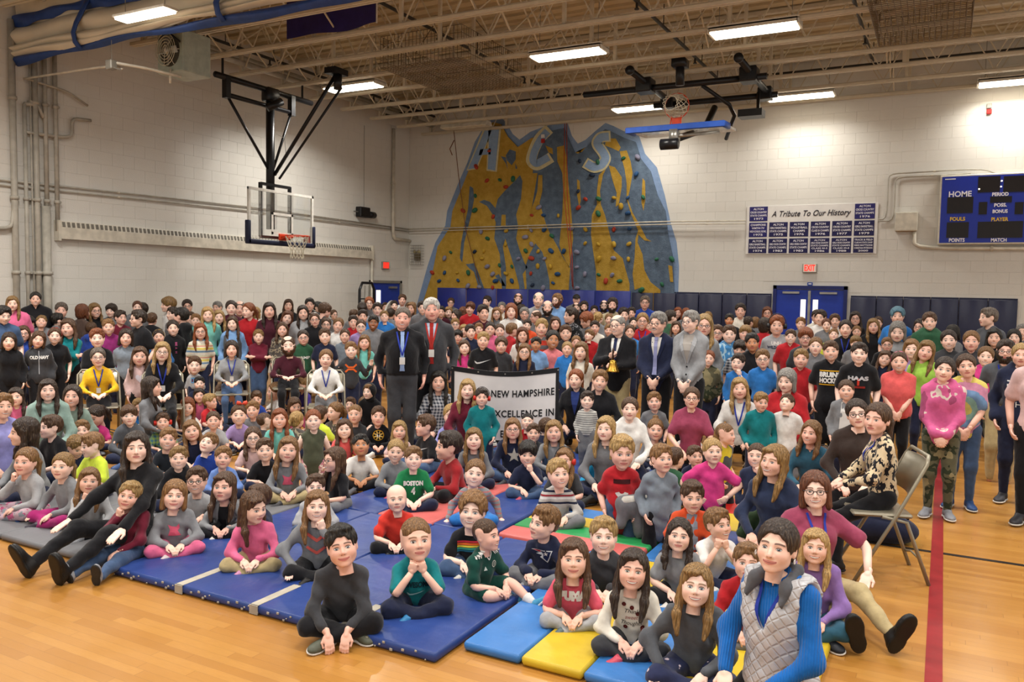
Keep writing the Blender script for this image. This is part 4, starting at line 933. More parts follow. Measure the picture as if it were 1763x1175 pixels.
# painted concrete blocks: the nearest courses piece by piece, the far rest as one mesh
BW, BH, BD = .4064, .2032, .006
def block_mesh(w, name, axis):
    g = .0022; m = MB()
    if axis == 'y': a = [(g, 0, g), (w - g, 0, g), (w - g, 0, BH - g), (g, 0, BH - g)]; e = [(0, BD, 0), (w, BD, 0), (w, BD, BH), (0, BD, BH)]; c = [(g * .4, .0012, g * .4), (w - g * .4, .0012, g * .4), (w - g * .4, .0012, BH - g * .4), (g * .4, .0012, BH - g * .4)]
    else: a = [(0, w - g, g), (0, g, g), (0, g, BH - g), (0, w - g, BH - g)]; e = [(-BD, w, 0), (-BD, 0, 0), (-BD, 0, BH), (-BD, w, BH)]; c = [(-.0012, w - g * .4, g * .4), (-.0012, g * .4, g * .4), (-.0012, g * .4, BH - g * .4), (-.0012, w - g * .4, BH - g * .4)]
    q = [(0, 1, 2, 3)]
    for k in (0, 4):
        for j in range(4): q.append((k + j, k + 4 + j, k + 4 + (j + 1) % 4, k + (j + 1) % 4))
    return a + c + e, q
def lay_blocks(wall, axis, u0, u1, skip, near):
    V, F = block_mesh(BW, 'block', axis); me = bpy.data.meshes.new('block'); me.from_pydata(V, [], F); me.materials.append(M_WALL)
    V2, F2 = block_mesh(BW / 2, 'block', axis)
    spots = []; rest = MB()
    for r in range(int(ZC / BH) + 1):
        u = u0 - (BW / 2 if r % 2 else 0)
        while u < u1:
            if u >= u0 - .001 and u + BW <= u1 + .01:
                if not skip(u + BW / 2, r * BH + BH / 2): spots.append((u, r * BH))
            elif not skip(u + BW / 2, r * BH + BH / 2):
                uu = max(u, u0); rest.add([(p[0] + (uu if axis == 'y' else XL), p[1] + (YB if axis == 'y' else uu), p[2] + r * BH) for p in V2] if axis == 'y' else [(XL + p[0], p[1] + uu, p[2] + r * BH) for p in V2], F2)
            u += BW
    spots.sort(key=lambda s: near(s[0], s[1]))
    for u, z in spots[:295]:
        o = link('block', me, wall, (u, YB, z) if axis == 'y' else (XL, u, z))
    for u, z in spots[295:]:
        rest.add([(p[0] + u, YB + p[1], p[2] + z) for p in V] if axis == 'y' else [(XL + p[0], p[1] + u, p[2] + z) for p in V], F)
    stuff(rest.build('block_courses', M_WALL, wall))
lay_blocks(wb, 'y', XL, 4.26, lambda u, z: (-3.1 < u < -1.6 and z < 1.95), lambda u, z: abs(u + .3) + (0 if 1.8 < z < 5.6 else 20) + (9 if u < -5 or u > 1.9 else 0))
lay_blocks(wl, 'x', 1.0, YB, lambda u, z: (15.4 < u < 16.66 and z < 1.93), lambda u, z: u + (0 if 1.2 < z < 5.4 and u > 6.4 else 30))

# wall pads along the back wall
def mat_vinyl(name, col, rough=.38):
    m, nt, b = new_mat(name, rough, .4); c = srgb(col); n = noise(nt, 3, coords(nt), 3); w = noise(nt, 9, coords(nt, 'Object', (1, 1, .5)), 2); f = noise(nt, 260, coords(nt), 1)
    s = noise(nt, 2.2, coords(nt), 6, .75)
    k = mixc(nt, n.ramp(.3, .7), tuple(v * .85 for v in c), c); k = mixc(nt, s.ramp(.66, .74) * .35, k, tuple(min(1, v * 1.6 + .05) for v in c))
    nt.links.new(k, b.inputs['Base Color']); bump(nt, b, w + f * .1, .25, .02); return m
M_NAVY = mat_vinyl('navy_vinyl', '#20233f'); M_ROYAL = mat_vinyl('royal_vinyl', '#232f86')
def pad(x0, x1, z0, z1, mat, label, grp):
    o = thing('wall_pad', label, 'wall pad', ((x0 + x1) / 2, YB - .0, 0), 0, grp)
    w = x1 - x0
    MB().box((-w / 2 + .004, -.055, z0), (w / 2 - .004, -.004, z1), bev=.014).build('cover', mat, o, True)
    MB().box((-w / 2 + .004, -.012, z1 - .002), (w / 2 - .004, -.001, z1 + .03)).build('nailing_strip', mat, o)
NTH = ['first', 'second', 'third', 'fourth', 'fifth', 'sixth']
for i in range(6):
    x0 = -11.1 + i * .84; pad(x0, x0 + .84, .06, 1.78, M_ROYAL, NTH[i] + ' royal blue wall pad under the climbing wall, counted from its left edge', 'royal pads under the climbing wall')
for i in range(6):
    x0 = -6.04 + i * .494; pad(x0, x0 + .494, .06, 1.75, M_NAVY, NTH[5 - i] + ' navy wall pad left of the blue double door, counted from the door', 'navy pads left of the double door')
for i in range(6):
    x0 = -1.6 + i * .46; pad(x0, x0 + .46, .06, 1.74, M_NAVY, NTH[i] + ' navy wall pad right of the blue double door, counted from the door', 'navy pads right of the double door')
# double door in the back wall
M_BLUE = plain('blue_door_paint', '#1f3aa0', .4, .4, 0, .06); M_DKBL = plain('dark_blue_frame', '#1a2460', .4, .4); M_STEEL = plain('satin_steel', '#a8a59d', .35, .5, .8)
M_LIT = emit('corridor_glow', '#f2ead8', 1.3)  # panes emit light themselves, standing in for a lit corridor behind
d = struct(bpy.data.objects.new('door_1', None)); COL.objects.link(d); d.location = (-2.355, YB, 0)
fr = MB(); fr.box((-.695, -.05, 0), (-.63, .06, 1.95)); fr.box((.63, -.05, 0), (.695, .06, 1.95)); fr.box((-.695, -.05, 1.88), (.695, .06, 1.95)); fr.build('door_frame', M_DKBL, d)
for s in (-1, 1):
    lf = MB(); x0, x1 = (s * .632, s * .008); a, b_ = min(x0, x1), max(x0, x1); wx = s * .115
    lf.box((a, -.02, .01), (wx - .05, .02, 1.87)); lf.box((wx + .05, -.02, .01), (b_, .02, 1.87)); lf.box((wx - .05, -.02, 1.68), (wx + .05, .02, 1.87)); lf.box((wx - .05, -.02, .01), (wx + .05, .02, .85))
    leaf = lf.build('door_leaf', M_BLUE, d)
    MB().box((wx - .048, -.004, .855), (wx + .048, .004, 1.675)).build('window_pane', M_LIT, leaf)
    MB().box((s * .35 - .16, -.055, 1.79), (s * .35 + .16, -.015, 1.83)).build('door_closer', M_STEEL, leaf)
    MB().box((s * .012 - .012, -.045, .2), (s * .012 + .012, -.02, 1.85)).build('astragal', M_STEEL, leaf)
    MB().tube([(s * .55, -.07, .95), (s * .06, -.07, .95)], .018).build('push_bar', M_STEEL, leaf)
o = thing('door_sign', 'small blue room sign above the double door', 'sign', (-2.355, YB - .01, 1.985)); MB().box((-.05, -.012, -.03), (.05, .0, .03)).build('plate', plain('sign_blue', '#24479c'), o)
MB().box((-.03, -.014, -.008), (.03, -.011, .012)).build('white_mark', plain('sign_white', '#e8e6e0'), o)
# exit signs
M_EXR = emit('exit_red', '#ff2a20', 1.6); M_EXP = emit('exit_panel', '#b9a99a', .55); M_GREY = plain('grey_metal', '#8e8b82', .5, .4, .3)
def exit_sign(loc, rz, label, face):
    o = thing('exit_sign', label, 'exit sign', loc, rz)
    MB().box((-.135, -.05, -.09), (.135, 0, .09), bev=.01).build('housing', M_GREY, o); MB().box((-.12, -.053, -.075), (.12, -.049, .075)).build('face_panel', face, o)
    wall_text('EXIT', 0, 0, .12, M_EXR, o, -.055, width=.20, bold=.004)
exit_sign((-2.37, YB, 2.295), 0, 'red lit EXIT sign above the blue double door', M_EXP)
exit_sign((XL, 16.0, 2.295), math.pi / 2, 'red glowing EXIT sign on the left wall above the corner door', emit('exit_glow', '#c8402e', .8))
# left corner door
d = struct(bpy.data.objects.new('door_2', None)); COL.objects.link(d); d.location = (XL, 16.03, 0); d.rotation_euler = (0, 0, math.pi / 2)
fr = MB(); fr.box((-.63, -.05, 0), (-.56, .05, 1.93)); fr.box((.56, -.05, 0), (.63, .05, 1.93)); fr.box((-.63, -.05, 1.87), (.63, .05, 1.93)); fr.build('door_frame', M_GREY, d)
lf = MB(); lf.box((-.56, -.02, 0), (-.38, .02, 1.86)); lf.box((-.18, -.02, 0), (.56, .02, 1.86)); lf.box((-.38, -.02, 1.70), (-.18, .02, 1.86)); lf.box((-.38, -.02, 0), (-.18, .02, 1.0)); leaf = lf.build('door_leaf', M_BLUE, d)
MB().box((-.378, -.004, 1.005), (-.182, .004, 1.695)).build('window_pane', M_LIT, leaf); MB().box((.1, -.06, 1.74), (.42, -.015, 1.79)).build('door_closer', M_STEEL, leaf)
# tribute banner
M_CLOTHW = plain('white_banner', '#dedbd6', .6, .2, 0, .04, 4); M_PURP = plain('navy_panel', '#2a2766', .6); M_PUR2 = plain('dark_navy_panel', '#211f4e', .6); M_WTX = plain('white_print', '#e6e3ea', .6, .2, 0, .02); M_BTX = plain('ink_print', '#2c2a33', .6)
tb = thing('tribute_banner', 'long white wall banner with rows of navy championship panels', 'banner', (-2.405, YB - .012, 0))
MB().box((-1.225, -.012, 2.575), (1.225, 0, 3.545), bev=.004).build('banner_sheet', M_CLOTHW, tb)
wall_text('A Tribute To Our History', .01, 3.37, .115, M_BTX, tb, -.016, width=1.48, shear=.35, space=1.05, bold=.002)
ROWS = {(0, 0): ('ALTON', 'CROSS COUNTRY', 'STATE CHAMPS', '1973'), (0, 5): ('ALTON', 'CROSS COUNTRY', 'STATE CHAMPS', '1976'),
    (1, 0): ('CHAMPIONS', 'WMTW-TV', 'HIGH SCHOOL BOWL', '1975'), (1, 1): ('ALTON', 'GIRLS BASKETBALL', 'STATE CHAMPS', '1975'), (1, 2): ('ALTON', 'VOLLEYBALL', 'CHAMPS', '1976'), (1, 3): ('ALTON', 'CROSS COUNTRY', 'CLASS B CHAMPS', '1976'), (1, 4): ('ALTON', 'CROSS COUNTRY', 'STATE CHAMPS', '1977'), (1, 5): ('ALTON', 'GIRLS BASKETBALL', 'STATE CHAMPS', '1979'),
    (2, 0): ('ALTON', 'GIRLS BASKETBALL', 'STATE CHAMPS', '1974'), (2, 1): ('ALTON', 'GIRLS CROSS COUNTRY', 'STATE CHAMPS', '1983'), (2, 2): ('ALTON', 'GIRLS CROSS COUNTRY', 'STATE CHAMPS', '1983'), (2, 3): ('ALTON', 'GIRLS CROSS COUNTRY', 'STATE CHAMPS', 'CLASS M-S', '1986'), (2, 4): ('ALTON', 'GIRLS CROSS COUNTRY', 'STATE CHAMPS', 'CLASS M-S', '1988'), (2, 5): ('TRACK & FIELD', 'CLASS M-S STATE CHAMP', 'MIKE MATTSONS', 'CHRISTIAN PETERSON', '2000')}
for (r, c), lines in ROWS.items():
    x = -.99 + c * .396; z = (3.385, 3.065, 2.74)[r]
    p = MB().box((x - .178, -.017, z - .145), (x + .178, -.012, z + .145)).build('champion_panel', M_PURP if r < 1 or c == 0 and r == 1 else M_PUR2, tb)
    n = len(lines); hh_ = .262 / n
    for k, t in enumerate(lines): wall_text(t, x, z + .125 - hh_ * (k + .45), min(.040, hh_ * .62), M_WTX, p, -.019, width=min(.32, .024 * len(t) + .08), bold=.001)
# scoreboard
M_SCB = plain('scoreboard_blue', '#1c2f96', .3, .4, 0, .03); M_SCD = plain('unlit_display', '#17100f', .3, .4); M_YTX = plain('gold_lettering', '#d9b23a'); M_ALU = plain('pale_aluminium', '#cfcabb', .45, .4, .2)
sb = thing('scoreboard', 'blue electronic scoreboard with HOME and PERIOD lettering', 'scoreboard', (.90, YB - .015, 0))
MB().box((-1.06, -.14, 2.73), (1.06, 0, 3.98), bev=.01).build('cabinet', M_ALU, sb); MB().box((-1.03, -.146, 2.76), (1.03, -.139, 3.95)).build('face_panel', M_SCB, sb)
for x0, x1, z0, z1 in ((-.93, -.52, 3.29, 3.58), (-.92, -.57, 2.85, 3.13), (-.26, .07, 3.46, 3.57), (-.43, .26, 2.84, 3.13), (-.46, -.12, 3.65, 3.93), (-.07, .26, 3.64, 3.92), (-.43, -.30, 3.26, 3.48), (.12, .25, 3.25, 3.46), (.52, .93, 3.29, 3.58), (.57, .92, 2.85, 3.13)):
    MB().box((x0, -.15, z0), (x1, -.145, z1)).build('display', M_SCD, sb)
for t, x, z, hgt, w, m in (('HOME', -.735, 3.63, .10, .36, M_WTX), ('FOULS', -.755, 3.185, .065, .24, M_YTX), ('POINTS', -.75, 2.805, .065, .25, M_WTX), ('PERIOD', -.11, 3.605, .06, .25, M_WTX), ('POSS.', -.10, 3.415, .06, .19, M_WTX), ('BONUS', -.10, 3.305, .06, .23, M_WTX), ('PLAYER', -.10, 3.165, .065, .26, M_YTX), ('MATCH', -.095, 2.80, .06, .24, M_WTX)):
    wall_text(t, x, z, hgt, m, sb, -.149, width=w, bold=.003)
MB().box((-.985, -.149, 3.90), (-.815, -.145, 3.915)).build('maker_mark', M_WTX, sb)
M_DOT = emit('lit_dots', '#fff2d0', 3)
for x, z in ((-.44, 3.71), (-.10, 3.84), (-.105, 3.74)): MB().box((x - .012, -.153, z - .012), (x + .012, -.149, z + .012), bev=.003).build('lit_dot', M_DOT, sb)
# conduits, junction box, strobe on the back wall
M_PIPE = plain('painted_pipe', '#c9c2b2', .45, .35); M_PIPED = plain('grey_painted_pipe', '#a9a498', .45, .35)
def pipe(pts, r, label, cat='pipe', mat=None, name='wall_pipe', n=8, straps=True):
    out = [pts[0]]
    for a, b_, c in zip(pts, pts[1:], pts[2:]): out += bend(a, b_, c, 3, .0 + min(.45, .09 / max(.02, min(math.dist(a, b_), math.dist(b_, c)))))[2:-2]
    out.append(pts[-1]); o = MB().tube(out, r, n).build(name, mat or M_PIPE, None, True); tag(o, label, cat)
    if straps:
        for a, b_ in zip(pts, pts[1:]):
            if math.dist(a, b_) > 1.2: m = [(p + q) / 2 for p, q in zip(a, b_)]; t = [(q - p) / math.dist(a, b_) * .02 for p, q in zip(a, b_)]; MB().tube([[u - v for u, v in zip(m, t)], [u + v for u, v in zip(m, t)]], r * 1.5, 8).build('strap', M_PIPE, o)
    return o
y = YB - .04
pipe([(-12 + .04, y - .06, 3.23), (-5.2, y - .06, 3.27), (-3.63, y - .06, 3.25)], .014, 'thin painted conduit crossing the climbing wall, upper of two', 'conduit', None, 'conduit')
pipe([(-12 + .04, y - .075, 3.17), (-5.2, y - .075, 3.21), (-3.63, y - .075, 3.19)], .012, 'thin painted conduit crossing the climbing wall, lower of two', 'conduit', None, 'conduit')
pipe([(-1.18, y, 3.22), (-1.02, y, 3.22), (-1.03, y, 4.07), (.5, y, 4.09), (.7, y, 3.99)], .013, 'outer conduit looping from the tribute banner to the scoreboard top', 'conduit', M_PIPED, 'conduit')
pipe([(-1.18, y, 3.19), (-.90, y, 3.19), (-.91, y, 4.00), (.32, y, 4.01)], .013, 'inner conduit looping from the tribute banner to the scoreboard top', 'conduit', M_PIPED, 'conduit')
o = thing('junction_box', 'cream metal junction box left of the scoreboard', 'box', (-.69, YB, 3.16)); MB().box((-.19, -.13, -.17), (.19, 0, .18), bev=.01).build('box_body', M_ALU, o); MB().box((-.17, -.134, -.15), (.17, -.129, .16)).build('cover_plate', M_PIPE, o); MB().box((-.17, -.12, -.178), (.17, -.02, -.168)).build('base_strip', plain('brown_strip', '#8a7048'), o)
pipe([(-.55, y - .02, 2.99), (-.53, y - .02, 2.67), (1.95, y - .02, 2.65)], .035, 'thick cream pipe running under the scoreboard from the junction box')
o = thing('fire_strobe', 'small red fire alarm strobe high on the back wall', 'alarm', (.555, YB, 5.14)); MB().box((-.04, -.05, -.09), (.04, 0, -.01), bev=.006).build('red_horn', plain('alarm_red', '#a8221e'), o); MB().box((-.045, -.05, .01), (.035, 0, .09), bev=.006).build('grey_lamp', M_GREY, o)
o = thing('fire_strobe', 'red fire alarm strobe on the climbing wall beside its letter C', 'alarm', (-8.25, YB - .06, 5.22)); MB().box((-.04, -.05, -.10), (.04, 0, -.01), bev=.006).build('red_horn', plain('alarm_red', '#a8221e'), o); MB().box((-.04, -.05, .01), (.04, 0, .09), bev=.006).build('white_lamp', M_CLOTHW, o)
# climbing wall
def mat_mural(name, col, dark):
    m, nt, b = new_mat(name, .75, .2); n = noise(nt, 7, coords(nt), 6, .7); n2 = noise(nt, 40, coords(nt), 3)
    nt.links.new(mixc(nt, n.ramp(.3, .75), srgb(dark), srgb(col)), b.inputs['Base Color']); bump(nt, b, n + n2 * .4, .6, .03); return m
cw = thing('climbing_wall', 'climbing wall painted as blue and yellow mountains with letters A C S', 'climbing wall', (-8.3, YB, 0))
def flat(pts, d0, d1, name, mat):
    return MB().poly([(p[0] + 8.3, p[1]) for p in pts], 'y', d0, d1).build(name, mat, cw)
M_SKYB = mat_mural('pale_blue_border', '#889fc0', '#7b93b4'); M_SLATE = mat_mural('slate_blue_rock', '#66788b', '#505f71'); M_GOLD = mat_mural('gold_rock', '#bd9a45', '#a6842f'); M_LETB = mat_mural('pale_blue_letter', '#93aac6', '#86a0c0'); M_CRM = mat_mural('cream_outline', '#d3cba6', '#c2b98f')
flat(MURAL['outer'], -.006, 0, 'painted_border', M_SKYB); flat(MURAL['inner'], -.035, -.004, 'rock_panel', M_SLATE)
for q in MURAL['yel']: flat(q, -.041, -.034, 'gold_rock', M_GOLD)
for q in MURAL['blu']: flat(q, -.045, -.040, 'slate_rock', M_SLATE)
for q in MURAL['slv']: flat(q, -.049, -.044, 'gold_rock', M_GOLD)
for q in MURAL['A2']: flat(q, -.050, -.046, 'letter_outline', M_CRM)
for q in MURAL['A']: flat(q, -.055, -.049, 'letter_a', M_LETB)
def ribbon(pts, d0, d1, name, mat):
    n = len(pts) // 2; m = MB(); P = [(p[0] + 8.3, p[1]) for p in pts]
    v = [(x, d0, z) for x, z in P] + [(x, d1, z) for x, z in P]; N = 2 * n; f = []
    for i in range(n - 1): a, b_, c, e = i, i + 1, N - 2 - i, N - 1 - i; f += [(a, b_, c, e), (a + N, e + N, c + N, b_ + N), (a, a + N, b_ + N, b_), (e, c, c + N, e + N)]
    f += [(0, N - 1, 2 * N - 1, N), (n - 1, n, n + N, n - 1 + N)]; return m.add(v, f).build(name, mat, cw)
for k in 'CS': ribbon(MURAL[k + '2'], -.050, -.046, 'letter_outline', M_CRM); ribbon(MURAL[k], -.055, -.049, 'letter_' + k.lower(), M_LETB)
HC = dict(r='#b3402a', y='#bf9a30', g='#2c6a4c', b='#27507e', l='#8b8aa0', d='#22324a')
sd_ = Sdf([('e', (0, 0, 0), (.058, .045, .04)), ('e', (.02, -.02, .012), (.04, .035, .03)), ('e', (-.025, -.01, -.012), (.035, .03, .03))], .018, .03); hold_me = np_mesh('hold', *sd_.mesh(), obj_tint('hold_resin', .6, .3))
for i, (x, z, c) in enumerate(MURAL['holds']):
    o = link('hold', hold_me, cw, (x + 8.3, -.055, z), (0, i * 1.3, 0), srgb(HC[c])); s = .75 + .5 * ((i * 37) % 10) / 10; o.scale = (s, s, s)
M_ROPE = plain('red_rope', '#a8402e', .8); M_ROPE2 = plain('brown_rope', '#7a5138', .8)
o = MB().tube([(-7.64, 16.86, 5.50), (-7.60, 16.87, 4.0), (-7.45, 16.88, 2.6), (-7.40, 16.88, 1.80)], .009, 5).tube([(-7.69, 16.86, 5.50), (-7.68, 16.87, 4.0), (-7.5, 16.88, 2.6), (-7.42, 16.88, 1.85)], .009, 5).build('climbing_rope', M_ROPE, None, True); tag(o, 'doubled red top rope hanging down the middle of the climbing wall', 'rope')
o = MB().tube([(-10.45, 16.6, 5.5), (-10.43, 16.8, 4.5), (-10.25, 16.87, 3.2), (-9.85, 16.88, 1.9)], .009, 5).tube([(-10.5, 16.7, 5.3), (-10.62, 16.7, 5.1), (-10.55, 16.7, 4.95)], .012, 5).build('climbing_rope', M_ROPE2, None, True); tag(o, 'thin brown rope with a knot at the left side of the climbing wall', 'rope')

# ---------------------------------------------------------------- left wall fittings
ht = thing('wall_heater', 'long painted convector heater with a slotted top on the left wall', 'heater', (XL, 7.74, 0))
MB().poly([(.0, 2.43), (.11, 2.43), (.11, 2.60), (.06, 2.70), (0, 2.70)], 'y', 0, 7.68).build('casing', M_PIPE, ht)
M_SLOT = plain('dark_slot', '#6b665d', .7); sl = MB()
for i in range(96):
    yy = .05 + i * .079; sl.add([(.1095, yy, 2.611), (.1095, yy + .045, 2.611), (.072, yy + .060, 2.687), (.072, yy + .015, 2.687), (.1125, yy, 2.613), (.1125, yy + .045, 2.613), (.075, yy + .060, 2.689), (.075, yy + .015, 2.689)], [(0, 1, 2, 3), (7, 6, 5, 4), (0, 4, 5, 1), (1, 5, 6, 2), (2, 6, 7, 3), (3, 7, 4, 0)])
stuff(sl.build('grille_slot', M_SLOT, ht)); MB().box((0, 7.66, 2.40), (.12, 7.70, 2.74)).build('end_cap', M_PIPE, ht); MB().box((0, -.02, 2.40), (.12, .02, 2.71)).build('end_cap', M_PIPE, ht)
x = XL + .06
for i, (yy, r, z0, z1) in enumerate(((7.10, .045, .0, 5.5), (7.27, .028, .0, 4.35), (7.36, .014, 0, 5.5), (7.43, .04, 0, 5.5), (7.56, .062, 0, 2.9), (7.58, .032, 2.8, 5.5), (7.74, .032, 2.55, 5.5))):
    o = MB().tube([(x, yy, z0), (x, yy, z1)], r, 10).build('wall_pipe', M_PIPED, None, True)
    tag(o, ('thick vertical pipe at the far left of the pipe run', 'vertical pipe with a side elbow, second of the pipe run', 'thin vertical conduit between two pipes of the pipe run', 'vertical pipe in the middle of the pipe run', 'fat lagged lower pipe beside the heater end', 'vertical pipe above the fat lagged pipe', 'vertical pipe dropping into the left end of the wall heater')[i], 'pipe')
    for zz in (1.9, 2.98, 4.4):
        if z0 < zz < z1: MB().tube([(x, yy, zz - .025), (x, yy, zz + .025)], r * 1.35, 10).build('coupling', M_PIPED, o, True); MB().box((XL, yy - .015, zz - .015), (x + .02, yy + .06, zz + .015)).build('bracket', M_PIPED, o)
pipe([(x, 7.27, 4.35), (x, 7.47, 4.38), (x, 7.55, 4.2)], .028, 'pipe offset joining two vertical pipes near the ceiling', mat=M_PIPED)
pipe([(x, 7.27, 3.95), (x, 7.45, 3.95), (x, 8.0, 3.98), (x, 8.0, 4.28), (x + .02, 8.3, 4.30)], .026, 'stepped pipe branching right from the pipe run', mat=M_PIPED)
pipe([(x, 7.3, 4.72), (x + .05, 7.9, 4.66), (x + .02, 8.25, 4.52)], .018, 'upper branch pipe sloping right from the pipe run', mat=M_PIPED)
pipe([(x, 6.0, 2.52), (x, 7.05, 2.52), (x, 7.10, 2.95)], .028, 'short horizontal pipe with an elbow at the left edge', mat=M_PIPED)
y0 = 6.0
pipe([(XL + .03, 6.0, 3.20), (XL + .03, 11.6, 3.285), (XL + .03, 16.96, 3.23)], .013, 'thin conduit along the left wall, upper of two', 'conduit', M_PIPED, 'conduit')
pipe([(XL + .03, 6.0, 3.13), (XL + .03, 11.6, 3.21), (XL + .03, 16.96, 3.17)], .013, 'thin conduit along the left wall, lower of two', 'conduit', M_PIPED, 'conduit')
pipe([(XL + .06, 16.25, 5.6), (XL + .06, 16.25, 2.96), (XL + .06, 16.96, 2.94)], .04, 'white drain pipe with an elbow near the corner')
pipe([(XL + .06, 15.43, 2.45), (XL + .06, 15.43, 0)], .03, 'vertical pipe dropping from the right end of the wall heater')
M_BLACK = plain('black_metal', '#17171a', .35, .45, .2)
o = thing('winch_motor', 'black electric winch motor mounted on the left wall', 'motor', (XL, 15.15, 3.48)); MB().box((0, -.27, -.11), (.16, .10, .12), bev=.02).build('gear_case', M_BLACK, o); MB().tube([(.08, .10, -.03), (.08, .33, -.03)], .075, 12).build('motor_drum', M_BLACK, o, True); MB().tube([(.08, .33, -.03), (.08, .36, -.03)], .06, 12).build('end_cap', M_GREY, o, True); MB().tube([(.08, -.27, .0), (.08, -.42, .0)], .012).build('shaft', M_STEEL, o)
MB().tube([(.02, .02, .1), (.02, .02, 2.0)], .005, 5).build('pull_cable', M_GREY, o)
o = thing('emergency_light', 'twin-head emergency light inside a wire guard by the corner', 'light', (-11.69, YB, 2.58))
MB().box((-.09, -.09, -.13), (.07, 0, .05), bev=.012).build('battery_box', plain('brown_box', '#5c4c2c'), o)
for s in (-1, 1): MB().tube([(s * .06, -.05, .08), (s * .06, -.10, .09)], [.03, .045], 12).build('lamp_head', plain('lamp_cream', '#b8a878'), o, True)
g = MB()
for i in range(7): xx = -.16 + i * .0533; g.tube([(xx, 0, -.24), (xx, -.16, -.24), (xx, -.16, .24), (xx, 0, .24)], .005, 5)
for i in range(8): zz = -.24 + i * .0686; g.tube([(-.16, 0, zz), (-.16, -.16, zz), (.16, -.16, zz), (.16, 0, zz)], .005, 5)
stuff(g.build('wire_guard', M_GREY, o))
# folded table frame trolley by the corner door
o = thing('table_trolley', 'tall black tubular frame of a folded table by the corner door', 'frame', (-11.55, 14.75, 0))
P = [(0, -.28, 0), (0, -.26, 1.7), (0, -.17, 1.86), (0, .17, 1.86), (0, .26, 1.72), (0, .27, 0)]; MB().tube(P, .032, 8).build('tube_frame', M_BLACK, o, True)
for z in (.4, 1.0, 1.5): MB().tube([(0, -.26, z), (0, .26, z)], .015, 6).build('cross_bar', M_BLACK, o)
for s in (-.12, .02): MB().tube([(.0, s, .1), (.0, s + .05, 1.8)], .012, 6).build('inner_rod', M_GREY, o)
o = thing('round_folding_table', 'folded round table top with pale underside by the corner door', 'table', (-11.3, 15.35, 0)); MB().tube([(0, 0, .95), (.04, 0.01, .95)], .52, 28).build('table_top', plain('table_underside', '#c9c5bb'), o); MB().tube([(.05, -.2, .5), (.05, .25, 1.35)], .02, 6).tube([(.05, .25, .6), (.05, -.2, 1.35)], .02, 6).build('folded_leg', M_BLACK, o); MB().box((-.02, -.3, 0), (.06, .3, .44)).build('dolly', M_BLACK, o)

# ---------------------------------------------------------------- ceiling: joists, pipes, lights
M_JST = plain('cream_steel', '#c8bea8', .5, .3, 0, .05)
for k in range(16):
    y = 16.82 - 1.01 * k
    o = thing('bar_joist', 'cream open-web steel roof joist spanning the hall', 'joist', (0, y, 0), 0, 'roof joists'); o['kind'] = 'structure'
    x0, x1 = XL + .5, 6
    m = MB(); m.box((x0, -.05, JB), (x1, -.012, JB + .05)); m.box((x0, .012, JB), (x1, .05, JB + .05)); m.box((x0, -.05, JB + .045), (x1, .05, JB + .055)); m.build('bottom_chord', M_JST, o)
    m = MB(); m.box((XL, -.05, ZC - .06), (x1, .05, ZC - .003)); m.build('top_chord', M_JST, o)
    m = MB(); x = x0 + .3; up = False; pts = []
    while x < x1: pts.append((x, 0, ZC - .05 if up else JB + .05)); x += .42; up = not up
    for a, b_ in zip(pts, pts[1:]): m.bar(a, b_, .018, .018)
    for i in range(8): xx = x0 + .25 + i * 2.1; m.bar((xx, 0, JB + .04), (xx, 0, ZC - .02), .05, .05)
    stuff(m.build('web_rod', M_JST, o))
for k, xx in enumerate((-10.6, -8.2, -5.8, -3.4, -1.0, 1.4, 3.8)):
    m = MB()
    for i in range(15):
        y = 16.82 - 1.01 * i; m.bar((xx, y, JB + .05), (xx, y - 1.01, ZC - .05), .02, .02); m.bar((xx, y, ZC - .05), (xx, y - 1.01, JB + .05), .02, .02)
    o = stuff(m.build('joist_bridging', M_JST)); o['label'] = 'diagonal cream bridging bars between the roof joists'; o['category'] = 'bridging'; o['group'] = 'bridging rows'
M_SPR = plain('dark_sprinkler_pipe', '#3a3833', .5, .3, .2)
for i, (xx, y0, y1) in enumerate(((-11.2, 4, 16.9), (-7.5, 4, 16.0), (-4.1, 4, 16.0), (-1.32, 4, 16.0), (1.9, 4, 16))):
    o = MB().tube([(xx, y0, 5.95), (xx, y1, 5.95)], .028, 8).build('sprinkler_pipe', M_SPR, None, True); tag(o, ('dark sprinkler branch pipe close to the left wall', 'dark sprinkler branch pipe over the left hoop bay', 'dark sprinkler branch pipe above the folded hoop', 'dark sprinkler branch pipe beside the right fan', 'dark sprinkler branch pipe near the right edge')[i], 'pipe')
    for j in range(11): yy = y0 + .6 + j * 1.15; MB().tube([(xx, yy, 5.95), (xx, yy, 6.30)], .008, 5).build('hanger', M_SPR, o); 
    for j in range(4): yy = y0 + 1.2 + j * 3.1; MB().tube([(xx, yy, 5.95), (xx, yy, 5.84)], .018, 6).tube([(xx, yy, 5.85), (xx, yy, 5.835)], .035, 8).build('sprinkler_head', M_SPR, o)
o = MB().tube([(XL + .1, 15.9, 5.85), (6, 15.9, 5.85)], .04, 8).build('sprinkler_main', M_SPR, None, True); tag(o, 'dark sprinkler main running along the back joists', 'pipe')
o = MB()
for z, yy in ((5.95, 0), (5.8, .2), (5.7, .45)): o.tube([(XL + .35 + yy, 5, z), (XL + .35 + yy, 16.8, z)], .05, 8)
tag(o.build('duct_bundle', M_PIPED, None, True), 'bundle of pipes under the roof along the left wall', 'pipe')
M_DIF = emit('lit_diffuser', '#fff3dc', 9.0); M_FIX = plain('white_fixture', '#cfc9ba', .5)
